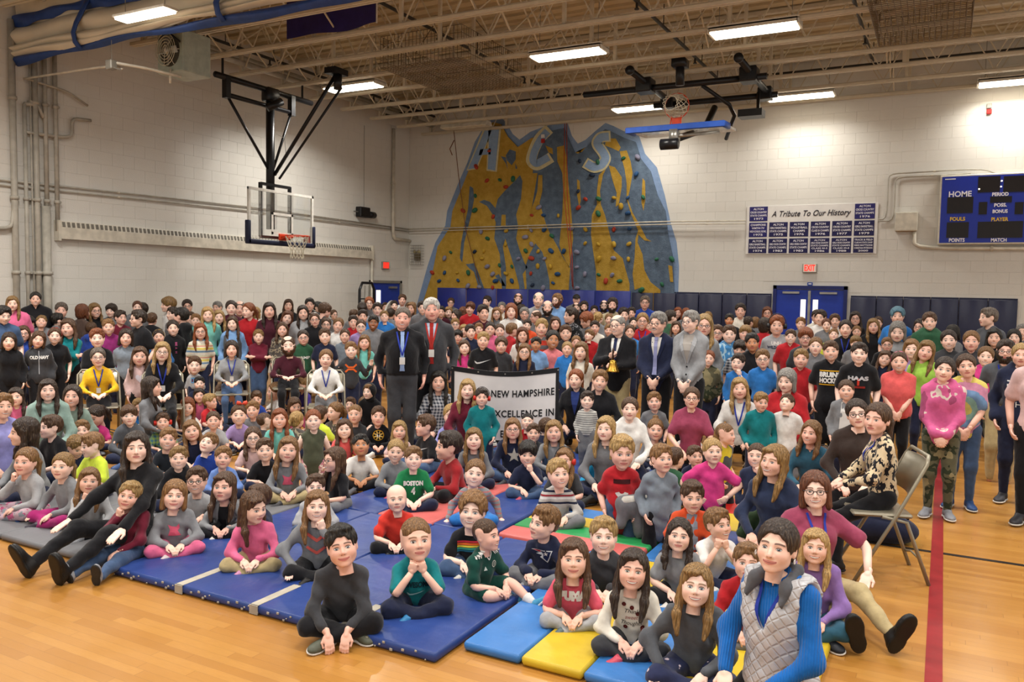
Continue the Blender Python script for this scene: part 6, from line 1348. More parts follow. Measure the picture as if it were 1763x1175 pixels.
def add_print(P, kind):
    h = P['h']; k = .16 * h
    if kind == 'oldnavy': word(P, 'OLD', .032 * h, .075 * h, WHT, .02 * h, -.045 * h, bold=.003); word(P, 'NAVY', .032 * h, .085 * h, WHT, .02 * h, .045 * h, bold=.003); lay(P, strip2d([(0, .09 * h), (0, -.15 * h)], .006 * h), '#b8bcc4', 'zip')
    elif kind == 'bea':
        for i, t in enumerate(('BE', 'A', 'H')): word(P, t, .022 * h, .02 * h * len(t), '#d8679a', (.03 - i * .045) * h, .03 * h, -math.pi / 2)
    elif kind == 'blue': lay(P, rect2d(-.055 * h, -.05 * h, .055 * h, .04 * h), '#5e8fb8', 'printed_panel'); [lay(P, rect2d(x * h, -.03 * h, (x + .022) * h, .02 * h, 2), '#5a2b38', 'printed_block', off=.006) for x in (-.045, -.012, .02)]
    elif kind == 'ua':
        for s in (1, -1): lay(P, strip2d([(-.065 * h, s * .045 * h), (-.03 * h, s * .012 * h), (.03 * h, s * .012 * h), (.065 * h, s * .045 * h)], .02 * h), '#e0662e', 'emblem')
    elif kind == 'amp': word(P, 'AMP', .03 * h, .12 * h, '#c9c9c4', -.03 * h, .02 * h, bold=.003)
    elif kind == 'swoosh': lay(P, poly2d(scaled(SWOOSH, .17 * h)), '#c9cacc', 'emblem', 0, -.01 * h)
    elif kind == 'unh': word(P, 'UNH', .028 * h, .085 * h, WHT, .045 * h, bold=.004); word(P, 'WILDCATS', .024 * h, .15 * h, '#2b2f4a', .01 * h, bold=.002); lay(P, poly2d(scaled([(-.5, -.2), (-.1, .1), (.1, .5), (.25, .2), (.5, .1), (.2, -.1), (.1, -.5), (-.1, -.2)], .05 * h)), WHT, 'emblem', 0, -.035 * h)
    elif kind == 'bruins':
        lay(P, rect2d(-.075 * h, .045 * h, .075 * h, .053 * h), '#e0a92a', 'bar'); lay(P, rect2d(-.075 * h, -.062 * h, .075 * h, -.054 * h), '#e0a92a', 'bar'); word(P, 'BRUINS', .036 * h, .15 * h, WHT, .018 * h, bold=.004); word(P, 'HOCKEY', .036 * h, .15 * h, WHT, -.028 * h, bold=.004)
    elif kind == 'haas': word(P, 'HAAS', .028 * h, .14 * h, '#b8b5b8', .02 * h, bold=.003); lay(P, rect2d(-.005 * h, -.03 * h, .01 * h, .02 * h), '#c23a2a', 'emblem'); lay(P, rect2d(-.03 * h, -.05 * h, .05 * h, -.035 * h), '#8f2a24', 'emblem')
    elif kind == 'unhnavy': word(P, 'UNH', .05 * h, .17 * h, WHT, .01 * h, .02 * h, bold=.004); word(P, 'H', .035 * h, .03 * h, WHT, -.11 * h, .0)
    elif kind == 'b':
        lay(P, ring2d(.001, .062 * h), '#d9a52a', 'emblem'); lay(P, ring2d(.001, .055 * h), '#141416', 'emblem', off=.0055)
        for i in range(8): a = i * math.pi / 4 + .39; lay(P, strip2d([(.02 * h * math.cos(a), .02 * h * math.sin(a)), (.052 * h * math.cos(a), .052 * h * math.sin(a))], .014 * h), '#dcb860', 'spoke', off=.0065)
        word(P, 'B', .05 * h, .038 * h, WHT, bold=.003)
    elif kind == 'teal': word(P, 'AWESOME', .030 * h, .15 * h, '#123038', -.035 * h, bold=.002); lay(P, poly2d(scaled(SWOOSH, .10 * h)), '#a8cfd4', 'emblem', 0, -.085 * h)
    elif kind == 'boston': word(P, 'BOSTON', .036 * h, .16 * h, WHT, .0, bold=.003); word(P, '4', .06 * h, .035 * h, WHT, -.065 * h, bold=.004)
    elif kind == 'star': lay(P, poly2d(scaled(STAR, .125 * h)), '#b9b6ae', 'star', .015 * h, -.02 * h)
    elif kind == 'stripes': [lay(P, rect2d(-.09 * h, (.012 - i * .015) * h, .09 * h, (.024 - i * .015) * h, 14, 1), c, 'chest_stripe') for i, c in enumerate(('#b8303f', '#d8662e', '#dcc84a', '#3fa08a', '#2a6f8a'))]
    elif kind == 'jersey':
        for s in (1, -1):
            for i in range(3): lay(P, strip2d([(s * (.045 + i * .018) * h, .112 * h - i * .004 * h), (s * (.068 + i * .018) * h, .070 * h)], .009 * h), WHT, 'shoulder_stripe')
            lay(P, strip2d([(s * .042 * h, .10 * h), (0, .045 * h)], .007 * h), WHT, 'collar_trim')
        lay(P, ring2d(.016 * h, .024 * h, sx=.8), '#a8aca0', 'crest', .045 * h, .01 * h); word(P, 'B', .02 * h, .014 * h, '#a8aca0', .01 * h, .045 * h); lay(P, poly2d(scaled([(-.5, -.4), (.5, -.4), (.1, .5)], .028 * h)), '#b9c4be', 'emblem', -.035 * h, -.005 * h)
    elif kind == 'pats':
        lay(P, poly2d(scaled([(-.5, .22), (-.05, .27), (.5, .24), (.42, -.05), (.3, -.3), (.1, -.16), (-.05, -.08), (.05, .02), (-.25, .06), (-.1, .12)], .15 * h)), '#c9ccd0', 'emblem'); lay(P, poly2d(scaled([(-.42, .21), (-.05, .25), (.05, .19), (-.1, .15)], .15 * h)), '#b8222e', 'emblem', off=.006); lay(P, poly2d(scaled([(.0, .22), (.45, .2), (.38, -.04), (.28, -.24), (.1, -.1), (.12, .06)], .15 * h)), '#1a2346', 'emblem', off=.006); lay(P, poly2d(scaled(STAR, .035 * h)), WHT, 'star', .035 * h, .015 * h, .008)
    elif kind == 'puma': word(P, 'PUMA', .05 * h, .17 * h, WHT, -.01 * h, bold=.006)
    elif kind == 'think':
        for t, z, w, c in (('Think', .0, .075, '#2c2523'), ('sweet', -.032, .065, '#a05a52'), ('Thoughts', -.062, .105, '#2c2523')): word(P, t, .022 * h, w * h, c, z * h, shear=.3)
        for x, z in ((-.04, .035), (.05, .025), (.03, -.01), (-.03, -.085), (.055, -.085), (.0, .02)): lay(P, ring2d(.001, .011 * h, n=12), '#5a2320', 'sweet', x * h, z * h)
    elif kind == 'chev':
        for z in (.01, -.07): lay(P, strip2d([(-.06 * h, .03 * h), (0, -.012 * h), (.06 * h, .03 * h)], .018 * h), '#e0685e', 'chevron', 0, z * h)
    elif kind == 'pinkcat': lay(P, poly2d(scaled([(-.5, -.5), (-.35, 0), (-.5, .4), (-.2, .25), (.1, .2), (.3, .45), (.35, .1), (.2, -.1), (.45, -.5)], .09 * h)), '#d8607a', 'pink_print', 0, -.03 * h)
    elif kind == 'heart': lay(P, poly2d(scaled([(0, -.5), (-.45, .0), (-.5, .25), (-.3, .45), (-.1, .4), (0, .22), (.1, .4), (.3, .45), (.5, .25), (.45, 0)], .09 * h)), '#d8d0da', 'heart_print', 0, -.02 * h)
def dress(P):
    h, S, O, od, root = P['h'], P['S'], P['O'], P['od'], P['root']; N, C = S['N'], S['C']; up = N[2] - C[2]
    if P['tk'] == 'j':
        w = P['W']; sh = '#b9c8de' if od.get('tie') == 'red' else ('#d8d6d0' if 'tie' in od else '#2f3f7a')
        if od.get('tie') is None and P['tc'] == 'dove': sh = '#a6a19b'
        lay(P, poly2d([(-.036 * h, up), (.036 * h, up), (.032 * h, up - .06 * h), (.004 * h, -.075 * h), (-.004 * h, -.075 * h), (-.032 * h, up - .06 * h)]), sh, 'shirt_front', off=.004)
        for s in (1, -1): lay(P, poly2d([(s * .036 * h, up + .005 * h), (s * .058 * h, up - .035 * h), (s * .052 * h, up - .075 * h), (s * .006 * h, -.085 * h), (s * .002 * h, -.072 * h), (s * .030 * h, up - .06 * h)]), tuple(c * 1.25 for c in srgb(CLOTH[P['tc']])), 'lapel', off=.008)
        for z in (-.10, -.15): lay(P, ring2d(.001, .006 * h, n=8), '#141414', 'button', 0, z * h)
    if 'tie' in od:
        c = {'red': '#9c2a26', 'sky': '#8fa6d0', 'navy': '#232a48', 'lavender': '#8f93bb'}[od['tie']]
        lay(P, strip2d([(0, up - .005 * h), (0, -.13 * h), (0, -.155 * h)], (.022 * h, .034 * h)), c, 'tie', off=.010); lay(P, rect2d(-.013 * h, up - .02 * h, .013 * h, up + .002 * h, 2), c, 'tie_knot', off=.014)
    if 'lan' in O or od.get('tie') == 'sky':
        b = -.06 * h if P['pose'][0] != 'S' else -.05 * h; c = '#2f3fa0' if od.get('tie') != 'red' else '#a8322c'
        if P['tc'] == 'dove' or P['tc'] == 'leopard': c = '#2b3aa0'
        lay(P, strip2d([(-.038 * h, up), (-.02 * h, .02 * h), (0, b)], .010 * h), c, 'lanyard', off=.012); lay(P, strip2d([(.038 * h, up), (.02 * h, .02 * h), (0, b)], .010 * h), c, 'lanyard', off=.012)
        lay(P, rect2d(-.018 * h, b - .06 * h, .018 * h, b - .012 * h, 3), WHT, 'name_badge', off=.014)
    for o in O:
        if o.startswith('pr-'): add_print(P, o[3:])
    if P['tc'] == 'leopard' or P['tk'] == 'v': pass
    if P['tk'] == 'l' and P['tc'] == 'dove' and 'v-denim' not in O and P['pose'][0] == 'X':  # cardigan open over a black top
        lay(P, poly2d([(-.036 * h, up), (.036 * h, up), (.045 * h, 0), (.05 * h, -.14 * h), (-.05 * h, -.14 * h), (-.045 * h, 0)]), '#1a1a1d', 'black_top', off=.005)
    if P['tk'] == 'l' and P['tc'] == 'heather' and P['age'] == 'c' and P['pose'] == 'S': lay(P, poly2d([(-.036 * h, up), (.036 * h, up), (.05 * h, -.15 * h), (-.05 * h, -.15 * h)]), '#dddbd8', 'white_top', off=.005)
    if 'red' == P['tc'] and P['pose'] == 'T': lay(P, rect2d(-.06 * h, .0, .06 * h, .03 * h), '#3a1518', 'print'); lay(P, ring2d(.02 * h, .05 * h, 200, 340), '#c9c5c0', 'print', 0, -.05 * h)
    if P['tc'] == 'black' and P['pose'] == 'K' and P['hairk'] == 'pony-rd' or P['tc'] == 'orange' and P['pose'] == 'X': lay(P, poly2d([(-.032 * h, up), (.032 * h, up), (.045 * h, -.14 * h), (-.045 * h, -.14 * h)]), '#8f95a3', 'pale_front', off=.005)
# x|y|top of head|head height|body turn|head turn|nod|tilt|age|sex|pose|hair|top|bottom|details|skin|label
PEOPLE = [[float(v) if k < 8 else v for k, v in enumerate(l.split('|'))] for l in '''-10.94|6.446|1.576|0.196|1.04|1.04|0.01|0.02|t|g|S|long-db|t-pink|navy||fair|girl with long dirty blonde hair in pink T-shirt, by the left wall pipes
-11.463|7.083|1.624|0.196|1.02|1.02|0.01|0.04|t|g|S|pony-bk|t-black|black||fair|girl with black ponytail in black T-shirt, tallest against the left wall
-10.312|5.966|1.465|0.218|1.22|1.4|-0.24|0.05|t|b|S|short-bk|t-denim|navy||fair|boy in denim blue T-shirt, at the left edge with hand on mouth
-11.576|7.536|1.467|0.228|0.99|0.99|0.02|0.08|m|b|S|short-gb|l-grey|grey||fair|man in grey long-sleeved top, behind the girl in teal long-sleeved top
-11.065|6.726|1.303|0.203|1.46|1.9|-0.24|0.04|t|b|S|mop-bk|t-brown|navy||fair|boy with shaggy black hair in brown T-shirt, behind the girl in charcoal hoodie
-11.201|6.998|1.299|0.184|1.01|1.01|0.29|0.07|c|b|S|short-db|t-grey|grey||fair|boy with short dirty blonde hair in grey T-shirt, chin lifted
-11.341|7.326|1.321|0.196|2.92|2.92|0.0|-0.08|t|b|S|short-bk|t-grey|navy||fair|boy with short black hair in grey T-shirt, seen from behind, turned away
-10.62|6.392|1.195|0.198|1.03|1.03|0.04|-0.01|t|g|S|long-br|l-royal|navy|g|fair|girl in royal blue long-sleeved top with glasses, behind the girl in charcoal hoodie
-9.734|5.685|1.17|0.199|1.04|1.04|0.04|0.08|t|g|S|bob-dk|h-black|black||fair|girl with dark brown bob in black hoodie, in front at the left edge
-9.686|6.011|1.174|0.196|1.02|1.02|0.04|0.2|t|g|S|bob-br|h-charcoal|black|pr-oldnavy|fair|girl with brown bob in charcoal hoodie, white letters on chest
-9.829|6.309|1.205|0.202|1.0|1.0|0.04|0.07|t|g|S|pony-br|t-black|black|hb-red|fair|girl with brown ponytail in black T-shirt, beside the girl in charcoal hoodie
-9.993|6.595|1.303|0.233|0.81|0.64|0.03|-0.07|t|g|SX|long-br|l-teal|black||fair|girl with long brown hair in teal long-sleeved top, arms folded
-11.495|7.825|1.441|0.224|3.24|3.24|0.0|-0.01|t|g|S|bob-rb|t-brown|navy||fair|girl with reddish brown bob in brown T-shirt, seen from behind, back of head turned
-11.604|8.098|1.454|0.226|1.14|1.31|0.02|-0.04|w|g|S|long-db|t-black|black|g|fair|woman in black T-shirt with glasses, beside the girl in teal long-sleeved top
-11.62|8.388|1.438|0.211|0.77|0.6|0.02|0.01|t|b|S|mop-dk|t-grey|navy||fair|boy with shaggy dark brown hair in grey T-shirt, behind the boy in purple long-sleeved top
-11.111|8.177|1.354|0.218|1.2|1.46|0.02|0.01|t|b|S|short-dk|t-wine|navy||fair|boy with short dark brown hair in wine T-shirt, behind the boy in purple long-sleeved top
-11.183|7.743|1.18|0.193|3.58|3.58|0.0|-0.08|c|b|S|short-br|h-royal|navy||fair|boy in royal blue hoodie, behind the girl in teal long-sleeved top
-9.838|7.059|1.292|0.205|0.95|0.95|0.03|-0.05|c|b|S|short-lb|l-purple|navy||fair|boy in purple long-sleeved top, behind the girl in blue grey long-sleeved top
-8.576|6.009|1.252|0.218|0.96|0.96|0.04|-0.04|t|b|SF|short-rd|t-black|black||fair|boy in black T-shirt, in front of the boy in purple long-sleeved top
-9.107|6.776|1.199|0.213|0.93|0.93|0.04|0.07|t|g|S|bob-dk|l-bluegrey|black||fair|girl in blue grey long-sleeved top, behind the girl in pale pink long-sleeved top
-9.26|7.068|1.431|0.223|-0.06|-0.3|0.01|0.05|t|b|S|short-dk|t-black|black|g|fair|boy with short dark brown hair and glasses in black T-shirt, in profile
-11.62|8.937|1.453|0.221|-1.35|-1.35|0.0|-0.06|t|b|S|short-dk|h-charcoal|grey||fair|boy in charcoal hoodie, behind the girl in blue grey long-sleeved top
-11.399|8.692|1.488|0.196|0.92|0.92|0.02|0.05|t|g|S|pony-rb|t-grey|navy||fair|girl with reddish brown ponytail in grey T-shirt, beside the boy in purple long-sleeved top
-10.708|8.423|1.323|0.196|3.7|3.7|0.0|-0.06|t|b|S|short-br|t-black|navy||fair|boy in black T-shirt, behind the girl in blue hoodie
-11.005|8.958|1.558|0.241|-0.16|-0.42|0.0|0.02|t|b|S|mop-db|t-white|navy||fair|boy with shaggy dirty blonde hair in white T-shirt, beside the girl in striped T-shirt
-11.62|9.855|1.501|0.229|0.87|0.87|0.02|-0.07|m|b|S|short-dk|l-charcoal|grey|g|fair|man in charcoal long-sleeved top with glasses, behind the girl in striped T-shirt
-10.715|8.801|1.407|0.211|0.05|-0.16|0.01|-0.09|t|g|S|short-dk|t-grey|navy||fair|girl with short dark brown hair in grey T-shirt, beside the girl in striped T-shirt
-9.659|8.079|1.437|0.234|-1.22|-1.22|0.0|0.06|t|b|S|short-bk|h-black|black||fair|boy in black hoodie, beside the girl in striped T-shirt
-9.485|7.798|1.269|0.214|0.88|0.88|0.03|-0.05|t|g|S|pony-dk|h-black|black|pr-bea|fair|girl with dark brown ponytail in black hoodie, pink letters down the front
-9.391|7.489|1.155|0.194|0.9|0.9|0.04|-0.05|c|g|S|pony-dk|h-blue|navy|hb-gold|fair|girl with dark brown ponytail in blue hoodie, behind the girl in pale pink long-sleeved top
-7.511|6.033|1.145|0.208|0.89|0.89|0.05|0.08|w|g|C|long-bl|l-black|black|g lan|fair|woman with long blonde hair and glasses in black long-sleeved top, white line pattern on top
-8.033|6.149|1.062|0.214|0.92|0.92|0.05|0.06|c|g|S|long-br|l-palepink|black|pr-heart|fair|girl with long brown hair in pale pink long-sleeved top, sparkly heart on sweater
-8.126|5.7|1.07|0.205|0.96|0.96|0.06|-0.04|w|g|C|pony-gb|l-yellow|black|g lan|fair|woman in yellow long-sleeved top with glasses, beside the girl in pale pink long-sleeved top
-7.132|5.598|0.83|0.205|2.02|2.3|0.01|0.08|w|g|K|long-dk|l-grey|grey||fair|woman with long dark brown hair in grey long-sleeved top, in profile
-7.224|4.561|0.89|0.196|1.01|1.01|0.08|0.01|t|g|K|long-dk|h-seafoam|navy||fair|girl in seafoam hoodie, in front of the girl in sage long-sleeved top
-7.596|5.045|0.762|0.214|0.9|0.81|0.08|0.03|t|g|K|wavy-dk|l-sage|navy||fair|girl in sage long-sleeved top, behind the girl in seafoam hoodie
-8.276|4.89|0.702|0.184|0.95|0.86|0.08|-0.05|c|g|K|long-dk|t-pink|navy||fair|girl with long dark brown hair in pink T-shirt, hand near chin
-6.818|3.92|0.857|0.205|1.18|1.31|0.09|0.08|w|g|K|short-lb|l-lilac|navy||fair|woman with short light brown hair in lilac long-sleeved top, at the left edge
-8.79|7.564|0.816|0.234|0.86|0.86|0.06|0.03|c|b|S|short-br|h-lightgrey|navy|pr-blue|fair|boy with short brown hair in light grey hoodie, blue print on chest
-11.003|9.393|1.312|0.205|0.86|0.86|0.02|0.08|c|b|S|short-br|t-grey|navy||fair|boy with short brown hair in grey T-shirt, behind the girl in striped T-shirt
-10.546|9.104|1.3|0.205|0.86|0.86|0.03|0.07|c|b|S|short-lb|t-aqua|navy||fair|boy with short light brown hair in aqua T-shirt, behind the girl in striped T-shirt
-9.036|7.878|1.24|0.218|0.85|0.85|0.03|-0.04|t|g|S|long-rd|t-stripe|navy|g|fair|girl with long ginger hair and glasses in striped T-shirt, striped top
-8.545|7.431|0.573|0.176|0.86|0.86|0.08|-0.02|k|b|X|short-bk|t-navy|navy||fair|boy with short black hair in navy T-shirt, beside the boy in blue plaid T-shirt
-8.149|7.08|0.484|0.178|0.86|0.86|0.09|-0.06|k|g|X|long-dk|t-pink|navy||fair|girl with long dark brown hair in pink T-shirt, beside the boy in blue plaid T-shirt
-9.429|8.354|1.449|0.218|0.85|0.85|0.02|-0.06|t|g|S|long-bl|h-mint|navy|hb-pink|fair|girl with long blonde hair in mint hoodie, behind the girl in striped T-shirt
-11.62|10.516|1.462|0.214|0.57|0.31|0.01|-0.08|m|b|S|short-gy|l-grey|grey||fair|man with short grey hair in grey long-sleeved top, behind the girl in sky blue hoodie
-9.835|9.177|1.528|0.231|0.82|0.82|0.02|-0.03|t|g|S|pony-dk|t-maroon|navy||fair|girl with dark brown ponytail in maroon T-shirt, behind the girl in sky blue hoodie
-10.076|9.58|1.511|0.238|0.81|0.81|0.02|0.02|m|b|S|thin-gb|l-black|grey||fair|man in black long-sleeved top, behind the girl in sky blue hoodie
-9.198|8.913|1.51|0.235|0.45|0.1|0.01|-0.09|t|g|S|pony-rd|l-red|navy||fair|girl with ginger ponytail in red long-sleeved top, beside the girl in sky blue hoodie
-11.62|11.46|1.347|0.216|3.06|3.06|0.0|0.03|t|g|S|bob-bl|t-cream|navy||fair|girl in cream T-shirt, behind the girl in red long-sleeved top
-9.752|8.858|1.387|0.206|0.83|0.83|0.02|-0.03|t|g|S|long-bl|t-black|navy||fair|girl with long blonde hair in black T-shirt, behind the girl in sky blue hoodie
-8.865|9.003|1.524|0.235|0.78|0.78|0.02|-0.03|w|g|S|long-dk|l-maroon|black||fair|woman in maroon long-sleeved top, beside the girl in red long-sleeved top
-11.042|11.711|1.512|0.228|0.76|0.76|0.01|0.06|w|g|S|long-br|t-black|black||fair|woman with long brown hair in black T-shirt, behind the woman in maroon long-sleeved top
-9.681|10.787|1.565|0.218|0.73|0.73|0.01|-0.0|t|b|S|short-bk|t-black|navy||fair|boy with short black hair in black T-shirt, behind the girl in green hoodie
-10.983|12.48|1.46|0.218|1.56|1.77|0.01|-0.03|t|b|S|short-bk|t-grey|navy||fair|boy with short black hair in grey T-shirt, behind the girl in green hoodie
-8.928|10.312|1.498|0.229|2.81|2.81|-0.26|-0.0|t|b|S|mop-br|t-charcoal|navy||fair|boy in charcoal T-shirt, behind the girl in white long-sleeved top
-11.62|13.706|1.264|0.201|0.97|1.23|0.02|0.04|t|g|S|pony-br|t-grey|navy|g|fair|girl with brown ponytail and glasses in grey T-shirt, behind the girl in white long-sleeved top
-8.696|9.539|1.477|0.224|0.74|0.74|0.02|-0.08|t|g|S|long-dk|t-lightgrey|navy||fair|girl with long dark brown hair in light grey T-shirt, behind the girl in green hoodie
-9.025|9.551|1.387|0.219|0.76|0.76|0.02|0.22|t|g|S|long-rb|t-maroon|navy||fair|girl with long reddish brown hair in maroon T-shirt, behind the girl in green hoodie
-8.379|9.444|1.38|0.209|0.73|0.73|0.02|-0.08|t|g|S|pony-br|t-black|navy|g hb-white|fair|girl with brown ponytail and glasses in black T-shirt, white headband
-8.698|10.075|1.274|0.21|0.71|0.71|0.03|0.04|t|g|S|pony-br|t-grey|navy|g|fair|girl with brown ponytail and glasses in grey T-shirt, behind the girl in green hoodie
-8.184|9.754|1.298|0.218|0.7|0.7|0.03|0.2|t|g|S|pony-lb|l-white|navy||fair|girl with light brown ponytail in white long-sleeved top, beside the girl in blue grey T-shirt
-9.102|8.513|1.321|0.207|0.73|0.64|0.03|-0.08|t|g|S|long-br|h-sky|navy|v-slate|fair|girl with long brown hair in sky blue hoodie, grey vest over blue sleeves
-8.479|8.871|1.242|0.201|0.76|0.76|0.03|0.05|c|g|S|wavy-br|l-print|navy||fair|girl with long wavy brown hair in patterned long-sleeved top, beside the girl in green hoodie
-8.759|8.682|1.135|0.199|0.79|0.79|0.04|-0.02|c|b|SX|short-db|l-wine|denim||fair|boy with short dirty blonde hair in wine long-sleeved top, arms folded
-7.808|7.288|1.084|0.205|0.82|0.82|0.05|0.01|w|g|C|bob-dk|l-dove|denim|lan|fair|woman in pale grey long-sleeved top, in front of the girl in sky blue hoodie
-7.644|8.107|1.112|0.25|0.76|0.76|0.05|-0.09|m|b|C|thin-br|l-maroon|black|beard-br|fair|man in maroon long-sleeved top, in front of the girl in green hoodie
-7.881|8.652|1.163|0.207|0.74|0.74|0.04|-0.08|c|g|S|pony-dk|h-green|navy|g pr-amp|fair|girl with dark brown ponytail and glasses in green hoodie, white letters on chest
-7.553|8.721|1.196|0.211|0.71|0.71|0.04|-0.06|c|b|S|short-br|t-navy|navy||fair|boy with short brown hair in navy T-shirt, beside the girl in green hoodie
-7.868|9.528|1.147|0.203|0.69|0.69|0.04|0.08|c|g|S|pony-br|t-bluegrey|navy||fair|girl with brown ponytail in blue grey T-shirt, beside the girl in white long-sleeved top
-6.632|8.155|1.081|0.205|0.68|0.68|0.05|-0.05|c|b|SW|short-lb|h-charcoal|navy|pr-ua|fair|boy with short light brown hair in charcoal hoodie, arms held wide
-7.117|9.038|1.112|0.205|0.67|0.67|0.04|0.04|c|g|S|long-lb|t-aqua|navy||fair|girl in aqua T-shirt, in front of the girl in blue grey T-shirt
-6.14|7.109|1.07|0.205|0.71|0.71|0.06|0.07|w|g|C|pony-lb|l-white|grey|lan|fair|woman in white long-sleeved top, in front of the girl in green hoodie
-5.054|7.061|1.582|0.234|0.62|0.62|0.02|0.08|m|b|S|buzz-gb|l-black|charcoal|tie-sky W12|ruddy|man with cropped greying brown hair in black long-sleeved top, light blue tie and badge
-9.862|12.669|1.575|0.228|0.66|0.66|0.01|-0.03|w|g|S|bob-rd|t-grey|navy|g|fair|woman with ginger bob and glasses in grey T-shirt, beside the girl in white long-sleeved top
-9.761|12.327|1.467|0.223|0.67|0.67|-0.51|-0.03|t|b|S|mop-dk|t-grey|navy||fair|boy with shaggy dark brown hair in grey T-shirt, behind the girl in white long-sleeved top
-8.56|11.221|1.51|0.225|0.65|0.65|0.02|0.0|t|b|S|short-dk|t-lightgrey|navy||fair|boy with short dark brown hair in light grey T-shirt, beside the man in charcoal jacket
-11.62|15.534|1.408|0.214|0.64|0.64|0.02|0.05|t|g|S|long-br|t-grey|navy||fair|girl with long brown hair in grey T-shirt, beside the man in charcoal jacket
-10.29|14.073|1.492|0.209|0.63|0.63|0.01|-0.07|t|b|S|short-dk|t-navy|navy||fair|boy with short dark brown hair in navy T-shirt, beside the man in charcoal jacket
-10.452|14.586|1.619|0.235|0.62|0.62|0.01|0.04|t|b|S|short-br|t-white|navy||fair|boy with short brown hair in white T-shirt, beside the man in charcoal jacket
-10.165|14.423|1.455|0.212|0.61|0.61|0.01|0.05|t|g|S|pony-br|t-pink|navy||fair|girl with brown ponytail in pink T-shirt, behind the man in charcoal jacket
-8.478|10.723|1.4|0.218|0.67|0.67|0.02|0.06|t|b|S|short-dk|t-blue|navy||fair|boy with short dark brown hair in blue T-shirt, behind the girl in white long-sleeved top
-9.704|12.01|1.349|0.2|3.12|3.12|0.0|-0.08|c|b|S|short-br|t-grey|navy||fair|boy in grey T-shirt, behind the girl in white long-sleeved top
-7.233|9.391|1.371|0.205|0.66|0.66|0.03|0.08|c|b|S|short-bk|t-grey|navy||brown|boy with short black hair in grey T-shirt, beside the girl in blue grey T-shirt
-8.285|11.052|1.382|0.199|0.64|0.64|0.2|-0.07|c|b|S|short-db|t-blue|navy||fair|boy with short dirty blonde hair in blue T-shirt, beside the man in charcoal jacket
-8.25|10.197|1.323|0.205|0.68|0.68|0.03|-0.03|c|b|S|short-dk|t-red|navy||fair|boy with short dark brown hair in red T-shirt, beside the girl in white long-sleeved top
-7.81|9.837|1.28|0.207|0.67|0.67|0.03|0.02|c|g|S|pony-br|t-lavender|navy|g|fair|girl with brown ponytail and glasses in lavender T-shirt, beside the girl in blue grey T-shirt
-10.152|13.773|1.327|0.217|3.25|3.25|0.0|0.07|t|b|S|mop-dk|t-grey|navy||fair|boy in grey T-shirt, beside the man in charcoal jacket
-7.598|8.32|0.557|0.207|-0.24|-0.48|0.03|-0.03|k|g|X|pony-db|t-violet|navy||fair|girl with dirty blonde ponytail in violet T-shirt, behind the girl in olive sleeveless top
-7.849|8.07|0.486|0.23|-0.35|-0.62|0.01|0.07|k|g|X|pony-lb|t-white|navy||fair|girl with light brown ponytail in white T-shirt, in profile
-8.106|7.394|0.499|0.21|1.01|1.18|0.08|0.01|k|b|X|short-br|t-navy|navy||fair|boy with short brown hair in navy T-shirt, beside the boy in royal blue T-shirt
-7.862|7.376|0.53|0.219|-0.02|-0.23|0.04|-0.03|k|b|X|short-lb|t-blue|navy||fair|boy with short light brown hair in blue T-shirt, beside the boy in royal blue T-shirt
-7.57|7.465|0.453|0.179|0.79|0.79|-0.17|-0.03|k|b|X|short-br|t-royal|navy||fair|boy with short brown hair in royal blue T-shirt, beside the girl in olive sleeveless top
-6.3|7.277|0.546|0.176|0.71|0.71|0.1|-0.06|k|b|X|short-bk|t-navy|navy||fair|boy with short black hair in navy T-shirt, behind the girl in olive sleeveless top
-5.789|7.442|0.672|0.176|0.4|0.14|0.08|-0.07|k|b|K|short-lb|h-black|black|hood|fair|boy with short light brown hair in black hoodie, black hood up
-7.597|6.762|0.492|0.177|1.68|1.89|0.05|-0.06|k|b|X|short-bl|t-red|navy||fair|boy with short blonde hair in red T-shirt, beside the boy in blue plaid T-shirt
-6.278|7.708|0.45|0.176|0.6|0.51|0.1|0.03|k|b|X|short-br|t-blue|navy||fair|boy with short brown hair in blue T-shirt, beside the girl in olive sleeveless top
-8.495|12.136|1.514|0.218|0.44|0.26|0.01|0.09|t|g|S|long-lb|t-brown|navy||fair|girl with long light brown hair in brown T-shirt, behind the man in charcoal jacket
-7.962|11.697|1.545|0.218|0.6|0.6|0.01|-0.06|t|b|S|short-dk|t-grey|navy||fair|boy with short dark brown hair in grey T-shirt, behind the man in charcoal jacket
-4.925|7.419|1.674|0.241|0.59|0.59|0.01|-0.08|m|b|S|short-wh|j-charcoal|black|tie-red lan W8|ruddy|man with short white hair in charcoal jacket, red tie
-10.091|16.0|1.546|0.216|0.56|0.56|0.01|0.08|t|b|S|short-br|t-grey|navy|g|fair|boy with short brown hair and glasses in grey T-shirt, behind the man in charcoal jacket
-8.526|13.171|1.43|0.217|0.57|0.57|0.02|0.01|t|b|S|short-bk|t-maroon|navy||fair|boy with short black hair in maroon T-shirt, behind the man in charcoal jacket
-8.569|13.505|1.412|0.219|0.57|0.57|0.02|-0.02|t|g|S|long-db|t-grey|navy||fair|girl with long dirty blonde hair in grey T-shirt, behind the man in charcoal jacket
-8.143|13.105|1.368|0.218|-0.28|-0.49|0.01|-0.05|t|g|S|long-dk|t-black|navy||fair|girl with long dark brown hair in black T-shirt, behind the man in charcoal jacket
-8.241|13.534|1.42|0.218|3.16|3.16|0.0|0.02|t|g|S|long-rb|t-black|navy||fair|girl in black T-shirt, beside the man in charcoal jacket
-7.648|12.788|1.529|0.221|0.45|0.36|0.01|0.06|t|b|S|mop-rb|t-red|navy||fair|boy in red T-shirt, in front of the man in white long-sleeved top
